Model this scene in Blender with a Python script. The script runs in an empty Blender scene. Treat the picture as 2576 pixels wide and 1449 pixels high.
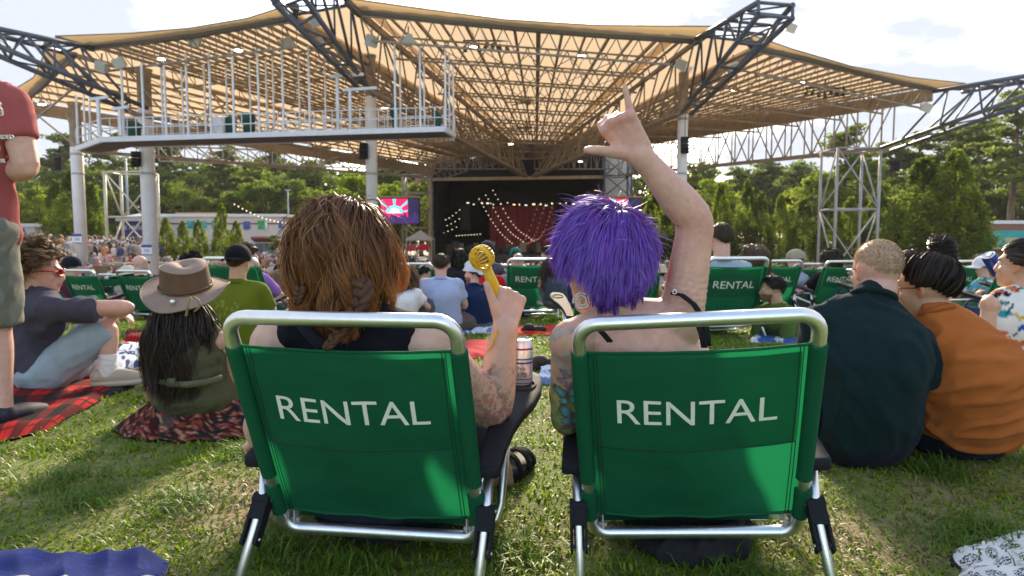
import bpy, bmesh, math, random
import numpy as np
from mathutils import Vector, Matrix, Quaternion, noise as mnoise

random.seed(7)
RNG = np.random.default_rng(11)
SC = bpy.context.scene
COL = SC.collection
R = math.radians
V = Vector

# ------------------------------------------------------------------ camera
CAM_Z, PITCH, F = 0.84, R(4.5), 1717.0
cam = bpy.data.cameras.new('camera')
cam.sensor_width = 36.0
cam.lens = 36.0 * F / 2576.0
cam.clip_start, cam.clip_end = 0.05, 2000
cam.dof.use_dof = True
cam.dof.focus_distance = 1.65
cam.dof.aperture_fstop = 7.0
camo = bpy.data.objects.new('camera', cam)
camo.location = (0, 0, CAM_Z)
camo.rotation_euler = (R(90) - PITCH, 0, 0)
COL.objects.link(camo)
SC.camera = camo

# ------------------------------------------------------------------ sky, sun, exposure
SUN_AZ, SUN_EL = 4.0, 24.0            # degrees right of straight ahead, above the horizon
world = bpy.data.worlds.new('World')
SC.world = world
world.use_nodes = True
wn, wl = world.node_tree.nodes, world.node_tree.links
wn.clear()
sky = wn.new('ShaderNodeTexSky')
sky.sky_type = 'NISHITA'
sky.sun_disc = False
sky.sun_elevation = R(SUN_EL)
sky.sun_rotation = R(SUN_AZ)
sky.air_density, sky.dust_density, sky.ozone_density = 1.0, 0.6, 1.0
tc = wn.new('ShaderNodeTexCoord')
mp = wn.new('ShaderNodeMapping'); mp.inputs['Scale'].default_value = (1.0, 1.0, 2.6)
cn = wn.new('ShaderNodeTexNoise'); cn.inputs['Scale'].default_value = 2.3; cn.inputs['Detail'].default_value = 7; cn.inputs['Roughness'].default_value = .55
cr = wn.new('ShaderNodeValToRGB'); cr.color_ramp.elements[0].position = .40; cr.color_ramp.elements[1].position = .60
mx = wn.new('ShaderNodeMix'); mx.data_type = 'RGBA'
mx.inputs[7].default_value = (1.72, 1.86, 2.12, 1)
bg = wn.new('ShaderNodeBackground'); bg.inputs['Strength'].default_value = 0.12
out = wn.new('ShaderNodeOutputWorld')
wl.new(tc.outputs['Generated'], mp.inputs[0]); wl.new(mp.outputs[0], cn.inputs['Vector'])
sx = wn.new('ShaderNodeSeparateXYZ'); wl.new(tc.outputs['Generated'], sx.inputs[0])
ab = wn.new('ShaderNodeMath'); ab.operation = 'ABSOLUTE'; wl.new(sx.outputs[0], ab.inputs[0])
mr0 = wn.new('ShaderNodeMapRange'); mr0.inputs[1].default_value = .15; mr0.inputs[2].default_value = .55; mr0.inputs[3].default_value = -.10; mr0.inputs[4].default_value = .20; wl.new(ab.outputs[0], mr0.inputs[0])
ad = wn.new('ShaderNodeMath'); ad.operation = 'ADD'; wl.new(cn.outputs['Fac'], ad.inputs[0]); wl.new(mr0.outputs[0], ad.inputs[1])
wl.new(ad.outputs[0], cr.inputs[0]); wl.new(cr.outputs[0], mx.inputs[0])
wl.new(sky.outputs[0], mx.inputs[6]); wl.new(mx.outputs[2], bg.inputs['Color']); wl.new(bg.outputs[0], out.inputs[0])

sun = bpy.data.lights.new('sun', 'SUN')
sun.energy, sun.angle, sun.color = 2.3, R(9), (1.0, .82, .58)
suno = bpy.data.objects.new('sun', sun)
sd = V((math.sin(R(SUN_AZ)) * math.cos(R(SUN_EL)), math.cos(R(SUN_AZ)) * math.cos(R(SUN_EL)), math.sin(R(SUN_EL))))
suno.rotation_euler = sd.to_track_quat('Z', 'Y').to_euler()
suno.location = (0, 0, 30)
COL.objects.link(suno)
SC.view_settings.view_transform = 'Standard'
SC.view_settings.look = 'None'
SC.view_settings.gamma = 1.0
SC.view_settings.exposure = 2.0
SC.view_settings.use_curve_mapping = False
SC.render.engine = 'CYCLES'
SC.cycles.max_bounces = 8
SC.cycles.transparent_max_bounces = 8
SC.cycles.use_denoising = True

# ------------------------------------------------------------------ helpers
FW = V((0, math.cos(PITCH), -math.sin(PITCH))); UPV = V((0, math.sin(PITCH), math.cos(PITCH)))
def P(px, py, Y):
    """world point on the ray through photo position (2576 x 1449) at world distance Y"""
    d = V((1, 0, 0)) * ((px - 1288) / F) + FW + UPV * (-(py - 724.5) / F)
    return V((0, 0, CAM_Z)) + d * (Y / d.y)

def ground(x, y):
    if y < 4.5: z = 0.0
    elif y < 11: t = (y - 4.5) / 6.5; z = -.36 * t * t * (1.4 - .4 * t)
    elif y < 16: t = (y - 11) / 5; z = -.36 - 1.0 * t * (.5 + .5 * t)
    elif y < 26: z = -1.36 - .85 * (y - 16) / 10
    elif y < 66: z = -2.21 - .6 * (y - 26) / 40
    else: z = -2.81
    if y > 16:
        b = min(1, max(0, (abs(x + 1.0) - 20) / 12)); b = b * b * (3 - 2 * b)
        z += b * min(1, (y - 16) / 10) * (1.7 if x < 0 else 1.25)
    z -= .10 * min(1, max(0, (-x - 1.6) / 2)) * min(1, max(0, (y - 6) / 2.5))
    z += .012 * mnoise.noise(V((x * 1.1, y * 1.1, 3)))
    return z

class MB:
    def __init__(self): self.v, self.f, self.m = [], [], []
    def add(self, vs, fs, mi=0):
        o = len(self.v); self.v.extend(vs)
        self.f.extend([tuple(i + o for i in q) for q in fs]); self.m.extend([mi] * len(fs)); return o
    def box(self, c, s, rot=None, mi=0):
        c = V(c); hx, hy, hz = s[0] / 2, s[1] / 2, s[2] / 2
        vs = [V((x, y, z)) for x in (-hx, hx) for y in (-hy, hy) for z in (-hz, hz)]
        if rot is not None: vs = [rot @ v for v in vs]
        self.add([v + c for v in vs], [(0, 1, 3, 2), (4, 6, 7, 5), (0, 4, 5, 1), (2, 3, 7, 6), (0, 2, 6, 4), (1, 5, 7, 3)], mi)
    def bar(self, a, b, w, seg=4, mi=0, caps=True, w2=None):
        a, b = V(a), V(b); d = b - a
        if d.length < 1e-6: return
        q = d.to_track_quat('Z', 'Y'); w2 = w if w2 is None else w2
        vs = []
        for p, r in ((a, w), (b, w2)):
            for k in range(seg):
                t = 2 * math.pi * (k + .5) / seg
                vs.append(p + q @ V((r * math.cos(t), r * math.sin(t), 0)))
        fs = [(k, (k + 1) % seg, seg + (k + 1) % seg, seg + k) for k in range(seg)]
        if caps: fs += [tuple(range(seg - 1, -1, -1)), tuple(range(seg, 2 * seg))]
        self.add(vs, fs, mi)
    def tube(self, pts, r, seg=10, closed=False, mi=0, caps=True):
        pts = [V(p) for p in pts]; n = len(pts)
        rs = r if isinstance(r, (list, tuple)) else [r] * n
        tang = []
        for i in range(n):
            a = pts[(i - 1) % n] if (closed or i > 0) else pts[0]
            b = pts[(i + 1) % n] if (closed or i < n - 1) else pts[-1]
            t = b - a
            tang.append(t.normalized() if t.length > 1e-9 else V((0, 0, 1)))
        ref = V((0, 0, 1)) if abs(tang[0].z) < .9 else V((1, 0, 0))
        u = tang[0].cross(ref).normalized(); vs = []
        for i in range(n):
            t = tang[i]; u = (u - t * u.dot(t)); u = u.normalized() if u.length > 1e-9 else t.orthogonal().normalized()
            w = t.cross(u)
            for k in range(seg):
                a = 2 * math.pi * k / seg
                vs.append(pts[i] + (u * math.cos(a) + w * math.sin(a)) * rs[i])
        fs = []
        for i in range(n if closed else n - 1):
            j = (i + 1) % n
            for k in range(seg):
                k2 = (k + 1) % seg
                fs.append((i * seg + k, i * seg + k2, j * seg + k2, j * seg + k))
        if caps and not closed:
            fs += [tuple(range(seg - 1, -1, -1)), tuple((n - 1) * seg + k for k in range(seg))]
        self.add(vs, fs, mi)
    def ell(self, c, ax, seg=14, rings=9, mi=0):
        c = V(c); a, b, d = [V(x) for x in ax]
        vs = [c - d]; fs = []
        for i in range(1, rings):
            th = math.pi * i / rings; s, co = math.sin(th), -math.cos(th)
            for k in range(seg):
                ph = 2 * math.pi * k / seg
                vs.append(c + a * (s * math.cos(ph)) + b * (s * math.sin(ph)) + d * co)
        vs.append(c + d); top = len(vs) - 1
        for k in range(seg):
            k2 = (k + 1) % seg
            fs.append((0, 1 + k2, 1 + k)); fs.append((top, top - seg + k, top - seg + k2))
            for i in range(rings - 2):
                x = 1 + i * seg
                fs.append((x + k, x + k2, x + seg + k2, x + seg + k))
        self.add(vs, fs, mi)
    def ball(self, c, r, seg=12, rings=8, mi=0):
        self.ell(c, ((r, 0, 0), (0, r, 0), (0, 0, r)), seg, rings, mi)
    def cap(self, a, b, r0, r1=None, seg=12, f0=False, f1=False):
        """tapered capsule, either end may be flat"""
        r1 = r0 if r1 is None else r1; a, b = V(a), V(b); d = b - a
        if d.length < 1e-6: self.ball(a, r0); return
        t = d.normalized(); rows = []
        if f0: rows.append((a, r0))
        else:
            for k in (1, 2, 3): an = math.pi / 2 * k / 3; rows.append((a - t * r0 * math.cos(an), r0 * math.sin(an)))
        if f1: rows.append((b, r1))
        else:
            for k in (3, 2, 1): an = math.pi / 2 * k / 3; rows.append((b + t * r1 * math.cos(an), r1 * math.sin(an)))
        self.tube([p for p, _ in rows], [r for _, r in rows], seg)
    def lathe(self, prof, c=(0, 0, 0), seg=20, axis=None, mi=0):
        c = V(c); q = V(axis).to_track_quat('Z', 'Y') if axis is not None else Quaternion()
        vs = []; fs = []
        for r, z in prof:
            for k in range(seg):
                a = 2 * math.pi * k / seg; vs.append(c + q @ V((r * math.cos(a), r * math.sin(a), z)))
        for i in range(len(prof) - 1):
            for k in range(seg):
                k2 = (k + 1) % seg; fs.append((i * seg + k, i * seg + k2, (i + 1) * seg + k2, (i + 1) * seg + k))
        self.add(vs, fs, mi)
    def grid(self, fn, nu, nv, mi=0):
        vs = [V(fn(i / nu, j / nv)) for j in range(nv + 1) for i in range(nu + 1)]
        fs = [(j * (nu + 1) + i, j * (nu + 1) + i + 1, (j + 1) * (nu + 1) + i + 1, (j + 1) * (nu + 1) + i) for j in range(nv) for i in range(nu)]
        self.add(vs, fs, mi)
    def mesh(self, name, shift=None, smooth=True):
        me = bpy.data.meshes.new(name)
        vs = self.v if shift is None else [v - shift for v in self.v]
        me.from_pydata([tuple(v) for v in vs], [], self.f)
        if smooth: me.polygons.foreach_set('use_smooth', [True] * len(me.polygons))
        if any(self.m): me.polygons.foreach_set('material_index', self.m)
        me.update(); return me

def np_mesh(name, verts, quads=None, tris=None, smooth=True):
    me = bpy.data.meshes.new(name)
    verts = np.asarray(verts, dtype=np.float32)
    loops = []; starts = []; tot = []
    n = 0
    if quads is not None and len(quads):
        q = np.asarray(quads, dtype=np.int32); loops.append(q.ravel()); starts.append(np.arange(len(q)) * 4); tot.append(np.full(len(q), 4)); n = len(q) * 4
    if tris is not None and len(tris):
        t = np.asarray(tris, dtype=np.int32); loops.append(t.ravel()); starts.append(n + np.arange(len(t)) * 3); tot.append(np.full(len(t), 3))
    loops = np.concatenate(loops).astype(np.int32); starts = np.concatenate(starts).astype(np.int32)
    me.vertices.add(len(verts)); me.vertices.foreach_set('co', verts.ravel())
    me.loops.add(len(loops)); me.loops.foreach_set('vertex_index', loops)
    me.polygons.add(len(starts)); me.polygons.foreach_set('loop_start', starts)
    me.update(calc_edges=True)
    if smooth: me.polygons.foreach_set('use_smooth', np.ones(len(starts), dtype=bool))
    me.validate(); return me

def set_col(me, cols, name='Col'):
    a = me.color_attributes.new(name, 'FLOAT_COLOR', 'POINT')
    c = np.ones((len(me.vertices), 4), dtype=np.float32); c[:, :3] = cols
    a.data.foreach_set('color', c.ravel())

def verts_np(me):
    a = np.empty(len(me.vertices) * 3, dtype=np.float32); me.vertices.foreach_get('co', a); return a.reshape(-1, 3)

def tag(o, label=None, cat=None, group=None, kind=None):
    if label: o['label'] = label
    if cat: o['category'] = cat
    if group: o['group'] = group
    if kind: o['kind'] = kind
    return o

def empty(name, loc=(0, 0, 0), label=None, cat=None, group=None):
    o = bpy.data.objects.new(name, None); o.empty_display_size = .1
    o.location = loc; COL.objects.link(o); return tag(o, label, cat, group)

def obj(name, me, mat=None, parent=None, world=True, smooth=True):
    """links a mesh (or MB) as one object; world=True means its coordinates are world ones"""
    if isinstance(me, MB):
        me = me.mesh(name, V(parent_loc(parent)) if (parent and world) else None, smooth)
    elif parent and world:
        me.transform(Matrix.Translation(-parent_loc(parent)))
    o = bpy.data.objects.new(name, me)
    if mat:
        for m in (mat if isinstance(mat, (list, tuple)) else [mat]): me.materials.append(m)
    if parent: o.parent = parent
    COL.objects.link(o); return o

def parent_loc(p):
    l = V((0, 0, 0))
    while p is not None: l += p.location; p = p.parent
    return l

def thing(name, me, mat, label, cat, group=None, smooth=True):
    return tag(obj(name, me, mat, None, True, smooth), label, cat, group)

def copy_tree(o, parent=None, mats=None):
    c = o.copy(); COL.objects.link(c); c.parent = parent
    for ch in o.children: copy_tree(ch, c)
    return c

# ------------------------------------------------------------------ materials
MATS = {}
def mat(name, color=(.5, .5, .5), rough=.6, metal=0, var=0.0, vscale=8, bump=0.0, bscale=60, trans=0.0, tcol=None, attr=None,
        emit=0, coat=0, sheen=0, alpha=None, stretch=None, spec=None, color2=None, transmission=0):
    if name in MATS: return MATS[name]
    m = bpy.data.materials.new(name); m.use_nodes = True; MATS[name] = m
    n, l = m.node_tree.nodes, m.node_tree.links
    b = n['Principled BSDF']; o = n['Material Output']
    b.inputs['Base Color'].default_value = (*color, 1); b.inputs['Roughness'].default_value = rough
    b.inputs['Metallic'].default_value = metal
    if coat: b.inputs['Coat Weight'].default_value = coat; b.inputs['Coat Roughness'].default_value = .15
    if sheen: b.inputs['Sheen Weight'].default_value = sheen
    if spec is not None: b.inputs['Specular IOR Level'].default_value = spec
    if transmission: b.inputs['Transmission Weight'].default_value = transmission
    csock = None
    if attr:
        a = n.new('ShaderNodeAttribute'); a.attribute_name = attr; csock = a.outputs['Color']
    t = n.new('ShaderNodeTexCoord'); vec = t.outputs['Object']
    if stretch:
        mpn = n.new('ShaderNodeMapping'); mpn.inputs['Scale'].default_value = stretch; l.new(vec, mpn.inputs[0]); vec = mpn.outputs[0]
    if var:
        ns = n.new('ShaderNodeTexNoise'); ns.inputs['Scale'].default_value = vscale; ns.inputs['Detail'].default_value = 5; l.new(vec, ns.inputs['Vector'])
        mr = n.new('ShaderNodeMapRange'); mr.inputs[1].default_value = .3; mr.inputs[2].default_value = .7
        mr.inputs[3].default_value = 1 - var; mr.inputs[4].default_value = 1 + var; l.new(ns.outputs['Fac'], mr.inputs[0])
        mm = n.new('ShaderNodeMix'); mm.data_type = 'RGBA'
        if color2 is not None and not csock:
            mm.inputs[6].default_value = (*color, 1); mm.inputs[7].default_value = (*color2, 1)
            mr.inputs[3].default_value = 0; mr.inputs[4].default_value = 1; l.new(mr.outputs[0], mm.inputs[0])
        else:
            mm.blend_type = 'MULTIPLY'; mm.inputs[0].default_value = 1
            if csock: l.new(csock, mm.inputs[6])
            else: mm.inputs[6].default_value = (*color, 1)
            cc = n.new('ShaderNodeCombineColor')
            for i in range(3): l.new(mr.outputs[0], cc.inputs[i])
            l.new(cc.outputs[0], mm.inputs[7])
        csock = mm.outputs[2]
    if csock: l.new(csock, b.inputs['Base Color'])
    if bump:
        nb = n.new('ShaderNodeTexNoise'); nb.inputs['Scale'].default_value = bscale; nb.inputs['Detail'].default_value = 4; l.new(vec, nb.inputs['Vector'])
        bp = n.new('ShaderNodeBump'); bp.inputs['Strength'].default_value = bump; bp.inputs['Distance'].default_value = .01
        l.new(nb.outputs['Fac'], bp.inputs['Height']); l.new(bp.outputs[0], b.inputs['Normal'])
    if emit:
        b.inputs['Emission Strength'].default_value = emit
        if csock: l.new(csock, b.inputs['Emission Color'])
        else: b.inputs['Emission Color'].default_value = (*color, 1)
    if trans:
        tr = n.new('ShaderNodeBsdfTranslucent'); ms = n.new('ShaderNodeMixShader'); ms.inputs[0].default_value = trans
        if csock and tcol is None: l.new(csock, tr.inputs[0])
        else: tr.inputs[0].default_value = (*(tcol or color), 1)
        l.new(b.outputs[0], ms.inputs[1]); l.new(tr.outputs[0], ms.inputs[2]); l.new(ms.outputs[0], o.inputs['Surface'])
    return m

def cloth(name, color, var=.12, trans=0):
    return mat('cloth_' + name, color, rough=.9, var=var, vscale=14, bump=.25, bscale=420, sheen=.04, trans=trans, spec=.1)

ALU = mat('aluminium', (.86, .87, .88), rough=.36, metal=1.0, var=.05, vscale=40, bump=.02, bscale=200)
BLACKP = mat('black_plastic', (.012, .013, .017), rough=.75, spec=.25, var=.15, vscale=50, bump=.12, bscale=500)
STEEL = mat('painted_steel', (.10, .10, .10), rough=.55, var=.2, vscale=3)
BROWNSTEEL = mat('brown_steel', (.28, .22, .16), rough=.6, var=.25, vscale=2)
BLUESTEEL = mat('blue_grey_steel', (.085, .10, .13), rough=.45, var=.15, vscale=2)
GALV = mat('galvanised_steel', (.50, .48, .44), rough=.5, var=.18, vscale=3)
WHITEP = mat('white_paint', (.74, .75, .78), rough=.5, var=.06, vscale=3)
DARK = mat('black_cloth', (.008, .008, .010), rough=.95, var=.3, vscale=2)
# ------------------------------------------------------------------ ground
def dry(x, y):
    d = 0.0
    for cx, cy, rx, ry, a in ((-.80, 2.10, .30, .26, 1.0), (1.05, 1.85, .5, .3, .38), (-.1, 1.75, .3, .2, .25), (-1.6, 2.2, .5, .35, .35), (.62, 2.2, .2, .3, .2), (1.6, 2.3, .6, .5, .3), (.3, 3.4, .6, .5, .2)):
        d += a * math.exp(-(((x - cx) / rx) ** 2 + ((y - cy) / ry) ** 2))
    d += .45 * max(0, mnoise.noise(V((x * 2.1 + 5, y * 2.1, .3)))) + .25 * mnoise.noise(V((x * 6, y * 6, 8)))
    return min(1, max(0, d))

def build_lawn():
    xs = np.concatenate([np.linspace(-45, -9, 19), np.linspace(-8.6, 8.6, 130), np.linspace(9, 45, 19)])
    ys = np.concatenate([np.linspace(-30, 0, 12), np.linspace(.15, 11, 90), np.linspace(11.3, 18, 24)])
    vs = []; cols = []
    for y in ys:
        for x in xs:
            vs.append((x, y, ground(x, y)))
            d = dry(x, y)
            g = np.array((.095, .135, .014)) * (1 + .35 * mnoise.noise(V((x * 3, y * 3, 1))))
            cols.append(g * (1 - d) + np.array((.30, .23, .125)) * d)
    nx = len(xs)
    q = [(j * nx + i, j * nx + i + 1, (j + 1) * nx + i + 1, (j + 1) * nx + i) for j in range(len(ys) - 1) for i in range(nx - 1)]
    me = np_mesh('lawn', vs, q); set_col(me, np.array(cols))
    o = obj('lawn', me, mat('lawn_soil', attr='Col', rough=.95, var=.3, vscale=30, bump=.6, bscale=90))
    tag(o, kind='structure')
build_lawn()

def build_pit():
    xs = np.concatenate([np.linspace(-300, -62, 12), np.linspace(-60, 60, 61), np.linspace(62, 300, 12)])
    ys = np.concatenate([np.linspace(17.4, 70, 54), np.linspace(73, 400, 14)])
    vs = [(x, y, ground(x, y) - .05) for y in ys for x in xs]
    nx = len(xs)
    q = [(j * nx + i, j * nx + i + 1, (j + 1) * nx + i + 1, (j + 1) * nx + i) for j in range(len(ys) - 1) for i in range(nx - 1)]
    tag(obj('ground', np_mesh('ground', vs, q), mat('plaza_concrete', (.22, .19, .16), rough=.9, var=.3, vscale=.6, bump=.1, bscale=20)), kind='structure')
build_pit()

def build_grass():
    n = 98000
    u = RNG.random(n)
    y = 1.25 * (9.5 / 1.25) ** (u ** 1.0)
    x = (RNG.random(n) * 2 - 1) * (y * .80 + .15)
    # tufts: pull a share of the blades to tuft centres
    nt = 900
    ty = 1.3 * (9 / 1.3) ** RNG.random(nt); tx = (RNG.random(nt) * 2 - 1) * (ty * .8)
    k = RNG.integers(0, nt, n); intuft = RNG.random(n) < .32
    x = np.where(intuft, tx[k] + RNG.normal(0, .035, n), x); y = np.where(intuft, ty[k] + RNG.normal(0, .035, n), y)
    # big coarse tufts seen in the photo
    big = [(-1.02, 2.06), (-1.33, 2.1), (-1.55, 2.25), (-.42, 1.62), (1.25, 1.8), (1.33, 1.88), (.0, 1.72), (-1.0, 2.55), (.55, 1.58), (-.62, 1.75), (1.5, 2.35)]
    nb = 2200
    bi = RNG.integers(0, len(big), nb); bx = np.array(big)[bi]
    x = np.concatenate([x, bx[:, 0] + RNG.normal(0, .06, nb)]); y = np.concatenate([y, bx[:, 1] + RNG.normal(0, .06, nb)])
    isbig = np.concatenate([np.zeros(n, bool), np.ones(nb, bool)]); n += nb
    z = np.array([ground(a, b) for a, b in zip(x, y)]); d = np.array([dry(a, b) for a, b in zip(x, y)])
    h = (.012 + .022 * RNG.random(n) ** 1.6) * (1 + .12 * np.maximum(0, y - 3)); h = np.where(isbig, .03 + .05 * RNG.random(n), h)
    w = (.0021 + .0017 * RNG.random(n)) * np.maximum(1, y / 2.0); w = np.where(isbig, .0026, w)
    az = RNG.random(n) * 2 * np.pi
    lean = np.where(isbig, .5 + .7 * RNG.random(n), .35 + 1.0 * RNG.random(n)); lean += d * .7
    fx, fy = np.cos(az), np.sin(az)
    base = np.stack([x, y, z - .003], 1)
    side = np.stack([-fy, fx, np.zeros(n)], 1) * w[:, None]
    out = np.stack([fx, fy, np.zeros(n)], 1)
    mid = base + out * (h * np.sin(lean) * .45)[:, None]; mid[:, 2] += h * .62 * np.cos(lean * .55)
    tip = base + out * (h * np.sin(lean) * 1.15)[:, None]; tip[:, 2] += h * np.cos(lean * .9).clip(.12)
    vs = np.stack([base - side, base + side, mid + side * .8, mid - side * .8, tip], 1).reshape(-1, 3)
    i0 = np.arange(n) * 5
    q = np.stack([i0, i0 + 1, i0 + 2, i0 + 3], 1); t = np.stack([i0 + 3, i0 + 2, i0 + 4], 1)
    me = np_mesh('grass', vs, q, t)
    r = RNG.random((n, 1))
    c = np.array([(.095, .185, .006)]) * (1 - r) + np.array([(.29, .39, .014)]) * r
    straw = (RNG.random(n) < (.02 + .75 * d ** 1.4))[:, None]
    c = np.where(straw, np.array([(.33, .25, .12)]) * (.6 + .6 * RNG.random((n, 1))), c)
    c = np.where(isbig[:, None], np.array([(.11, .20, .018)]) * (.8 + .5 * r), c)
    set_col(me, np.repeat(c, 5, 0))
    o = obj('grass', me, mat('grass_blade', attr='Col', rough=.5, trans=.5))
    tag(o, 'short trampled green lawn grass with dry straw patches', 'grass', kind='stuff')
build_grass()

# ------------------------------------------------------------------ stage
def build_stage():
    YS = 69.0
    st = empty('stage_house', P(1304, 640, YS), 'black open stage house with tan top beam under the pavilion roof', 'stage')
    fl = P(1304, 640, YS).z
    x0, x1 = P(1088, 640, YS).x, P(1520, 640, YS).x; top = P(1304, 452, YS).z
    dk = mat('stage_black', (.006, .006, .008), rough=.9, var=.3, vscale=.8)
    m = MB(); m.box(((x0 + x1) / 2, YS + 8, fl - .45), (x1 - x0, 16, .9)); obj('stage_floor', m, mat('stage_deck', (.03, .028, .026), rough=.6), st, smooth=False)
    m = MB(); m.box(((x0 + x1) / 2, YS + 13, (fl + top) / 2 + 2.1), (x1 - x0, .3, top - fl + 4.2)); obj('back_wall', m, dk, st, smooth=False)
    for xx in (x0 + .3, x1 - .3):
        m = MB(); m.box((xx, YS + 6.4, (fl + top) / 2 + 2), (.5, 12.8, top - fl + 4)); obj('side_wall', m, dk, st, smooth=False)
    m = MB(); m.box(((x0 + x1) / 2, YS + 6.5, top + 4.2), (x1 - x0, 13, .3)); obj('roof_deck', m, dk, st, smooth=False)
    m = MB(); m.box(((x0 + x1) / 2, YS + .6, top + 2.1), (x1 - x0 - .6, .3, 3.6)); obj('header_curtain', m, dk, st, smooth=False)
    a, b = P(1045, 452, YS - .5), P(1540, 445, YS - .5)
    m = MB(); m.bar(a, b, .22); obj('top_beam', m, mat('tan_beam', (.40, .29, .17), rough=.6, var=.15, vscale=2), st, smooth=False)
    m = MB(); m.box((x0 - .12, YS - .3, (fl + top) / 2 - .8), (.45, .5, top - fl + 1.6)); obj('post', m, mat('tan_beam'), st, smooth=False)
    # red drape: folded curtain
    m = MB(); cx0, cx1 = P(1228, 0, YS + 7).x, P(1398, 0, YS + 7).x; ct, cb = P(0, 518, YS + 7).z, P(0, 632, YS + 7).z
    m.grid(lambda u, v: (cx0 + (cx1 - cx0) * u - .25 * v * (u - .5), YS + 7 + .22 * math.sin(u * 62 + 2 * math.sin(u * 9)), ct + (cb - ct) * v), 120, 4)
    obj('red_drape', m, mat('red_velvet_glow', (.15, .018, .022), rough=.9, var=.15, vscale=1.5, emit=.03), st)  # faint glow put into the velvet itself, standing in for light on it
    m = MB(); rx0, rx1 = P(1410, 0, YS + 8).x, P(1455, 0, YS + 8).x
    m.grid(lambda u, v: (rx0 + (rx1 - rx0) * u, YS + 8 + .15 * math.sin(u * 25), ct - .3 + (cb - ct) * .2 * v), 40, 2)
    obj('side_drape', m, mat('red_velvet_glow'), st)
    # lighting truss with lamps
    m = MB(); ty = YS + 4
    for dz in (0, -.5):
        m.bar(P(1165, 505, ty) + V((0, 0, dz)), P(1455, 505, ty) + V((0, 0, dz)), .06)
    for k in range(24):
        xa = 1165 + 290 * k / 24; m.bar(P(xa, 505, ty) - V((0, 0, .5 * (k % 2))), P(xa + 12, 505, ty) - V((0, 0, .5 * ((k + 1) % 2))), .03)
    tr = obj('lighting_truss', m, dk, st, smooth=False)
    warm = mat('warm_lamp', (1, .74, .45), emit=.5)
    for k in range(17):
        xa = 1178 + k * 16.4 + random.uniform(-3, 3); m = MB(); m.box(P(xa, 512 + random.uniform(-3, 7), ty - .3), (random.choice((.10, .13, .28)), .15, random.choice((.10, .14))))
        obj('stage_lamp', m, warm if k % 3 else mat('pale_lamp', (.9, .85, .75), emit=.35), tr, smooth=False)
    for xa in (1170, 1430):
        m = MB(); m.box(P(xa, 548, YS + 5), (1.0, 1.0, 2.6))
        obj('speaker_stack', m, mat('dark_grille', (.02, .02, .024), rough=.8), st, smooth=False)
    # backline gear on the deck
    for k in range(26):
        xa = 1110 + k * 15.5 + random.uniform(-5, 5); h = random.uniform(.4, 1.3); m = MB()
        m.box((P(xa, 640, YS + 2.5).x, YS + random.uniform(1.5, 6), fl + h / 2 + .01 * k), (random.uniform(.4, .9), .5, h))
        obj('amplifier', m, mat(f'gear{k % 5}', [(.02, .02, .02), (.12, .08, .05), (.05, .05, .06), (.25, .2, .15), (.03, .02, .02)][k % 5]), st, smooth=False)
    for (xa, ya) in ((1152, 632), (1159, 636)):
        m = MB(); m.box(P(xa, ya, YS + .4), (.62, .5, .62)); thing('red_case', m, mat('red_case', (.6, .05, .04)), 'red equipment case at the left front of the stage' if xa < 1155 else 'front red equipment case, lower of the pair on the stage', 'case', smooth=False)
    # swagged bulb strings
    swags = [((1240, 478), (1343, 606), 40), ((1222, 490), (1322, 612), 34), ((1205, 500), (1300, 622), 28), ((1336, 606), (1392, 512), 34), ((1310, 614), (1372, 512), 40), ((1280, 622), (1355, 514), 44), ((1148, 592), (1208, 588), 0), ((1095, 560), (1165, 520), 8), ((1095, 575), (1175, 535), 8), ((1095, 590), (1180, 548), 8)]
    for k, (a, b, sag) in enumerate(swags):
        e = empty('string_light', P(*a, YS + 6.2), ['warm bulb string draping down over the left edge of the red curtain, uppermost', 'second warm bulb string draping over the left side of the red curtain', 'third warm bulb string, lowest loop on the left of the red curtain', 'faint bulb string rising to the right corner of the red curtain', 'faint bulb string rising to the right, second from the curtain corner', 'faint bulb string rising through the middle of the red curtain', 'level row of bulbs left of the red curtain', 'top bulb string at the far left of the stage', 'middle bulb string at the far left of the stage', 'bottom bulb string at the far left of the stage'][k], 'string light', 'bulb strings hung across the stage')
        pts = [P(a[0] + (b[0] - a[0]) * t, a[1] + (b[1] - a[1]) * t + sag * math.sin(math.pi * t) ** 1.3 * (.55 if b[1] > a[1] else .9), YS + 6.2) for t in [i / 16 for i in range(17)]]
        m = MB(); m.tube(pts, .008, 4); obj('wire', m, dk, e)
        m = MB()
        for p in (pts if k < 6 else pts[::2]): m.ball(p - V((0, 0, .05)), .04 if 3 <= k < 6 else .055, 6, 4)
        tag(obj('bulbs', m, mat('bulb_dim', (1, .55, .4), emit=.25) if 3 <= k < 6 else mat('bulb', (1, .80, .56), emit=.42), e), kind='stuff')
build_stage()

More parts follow.
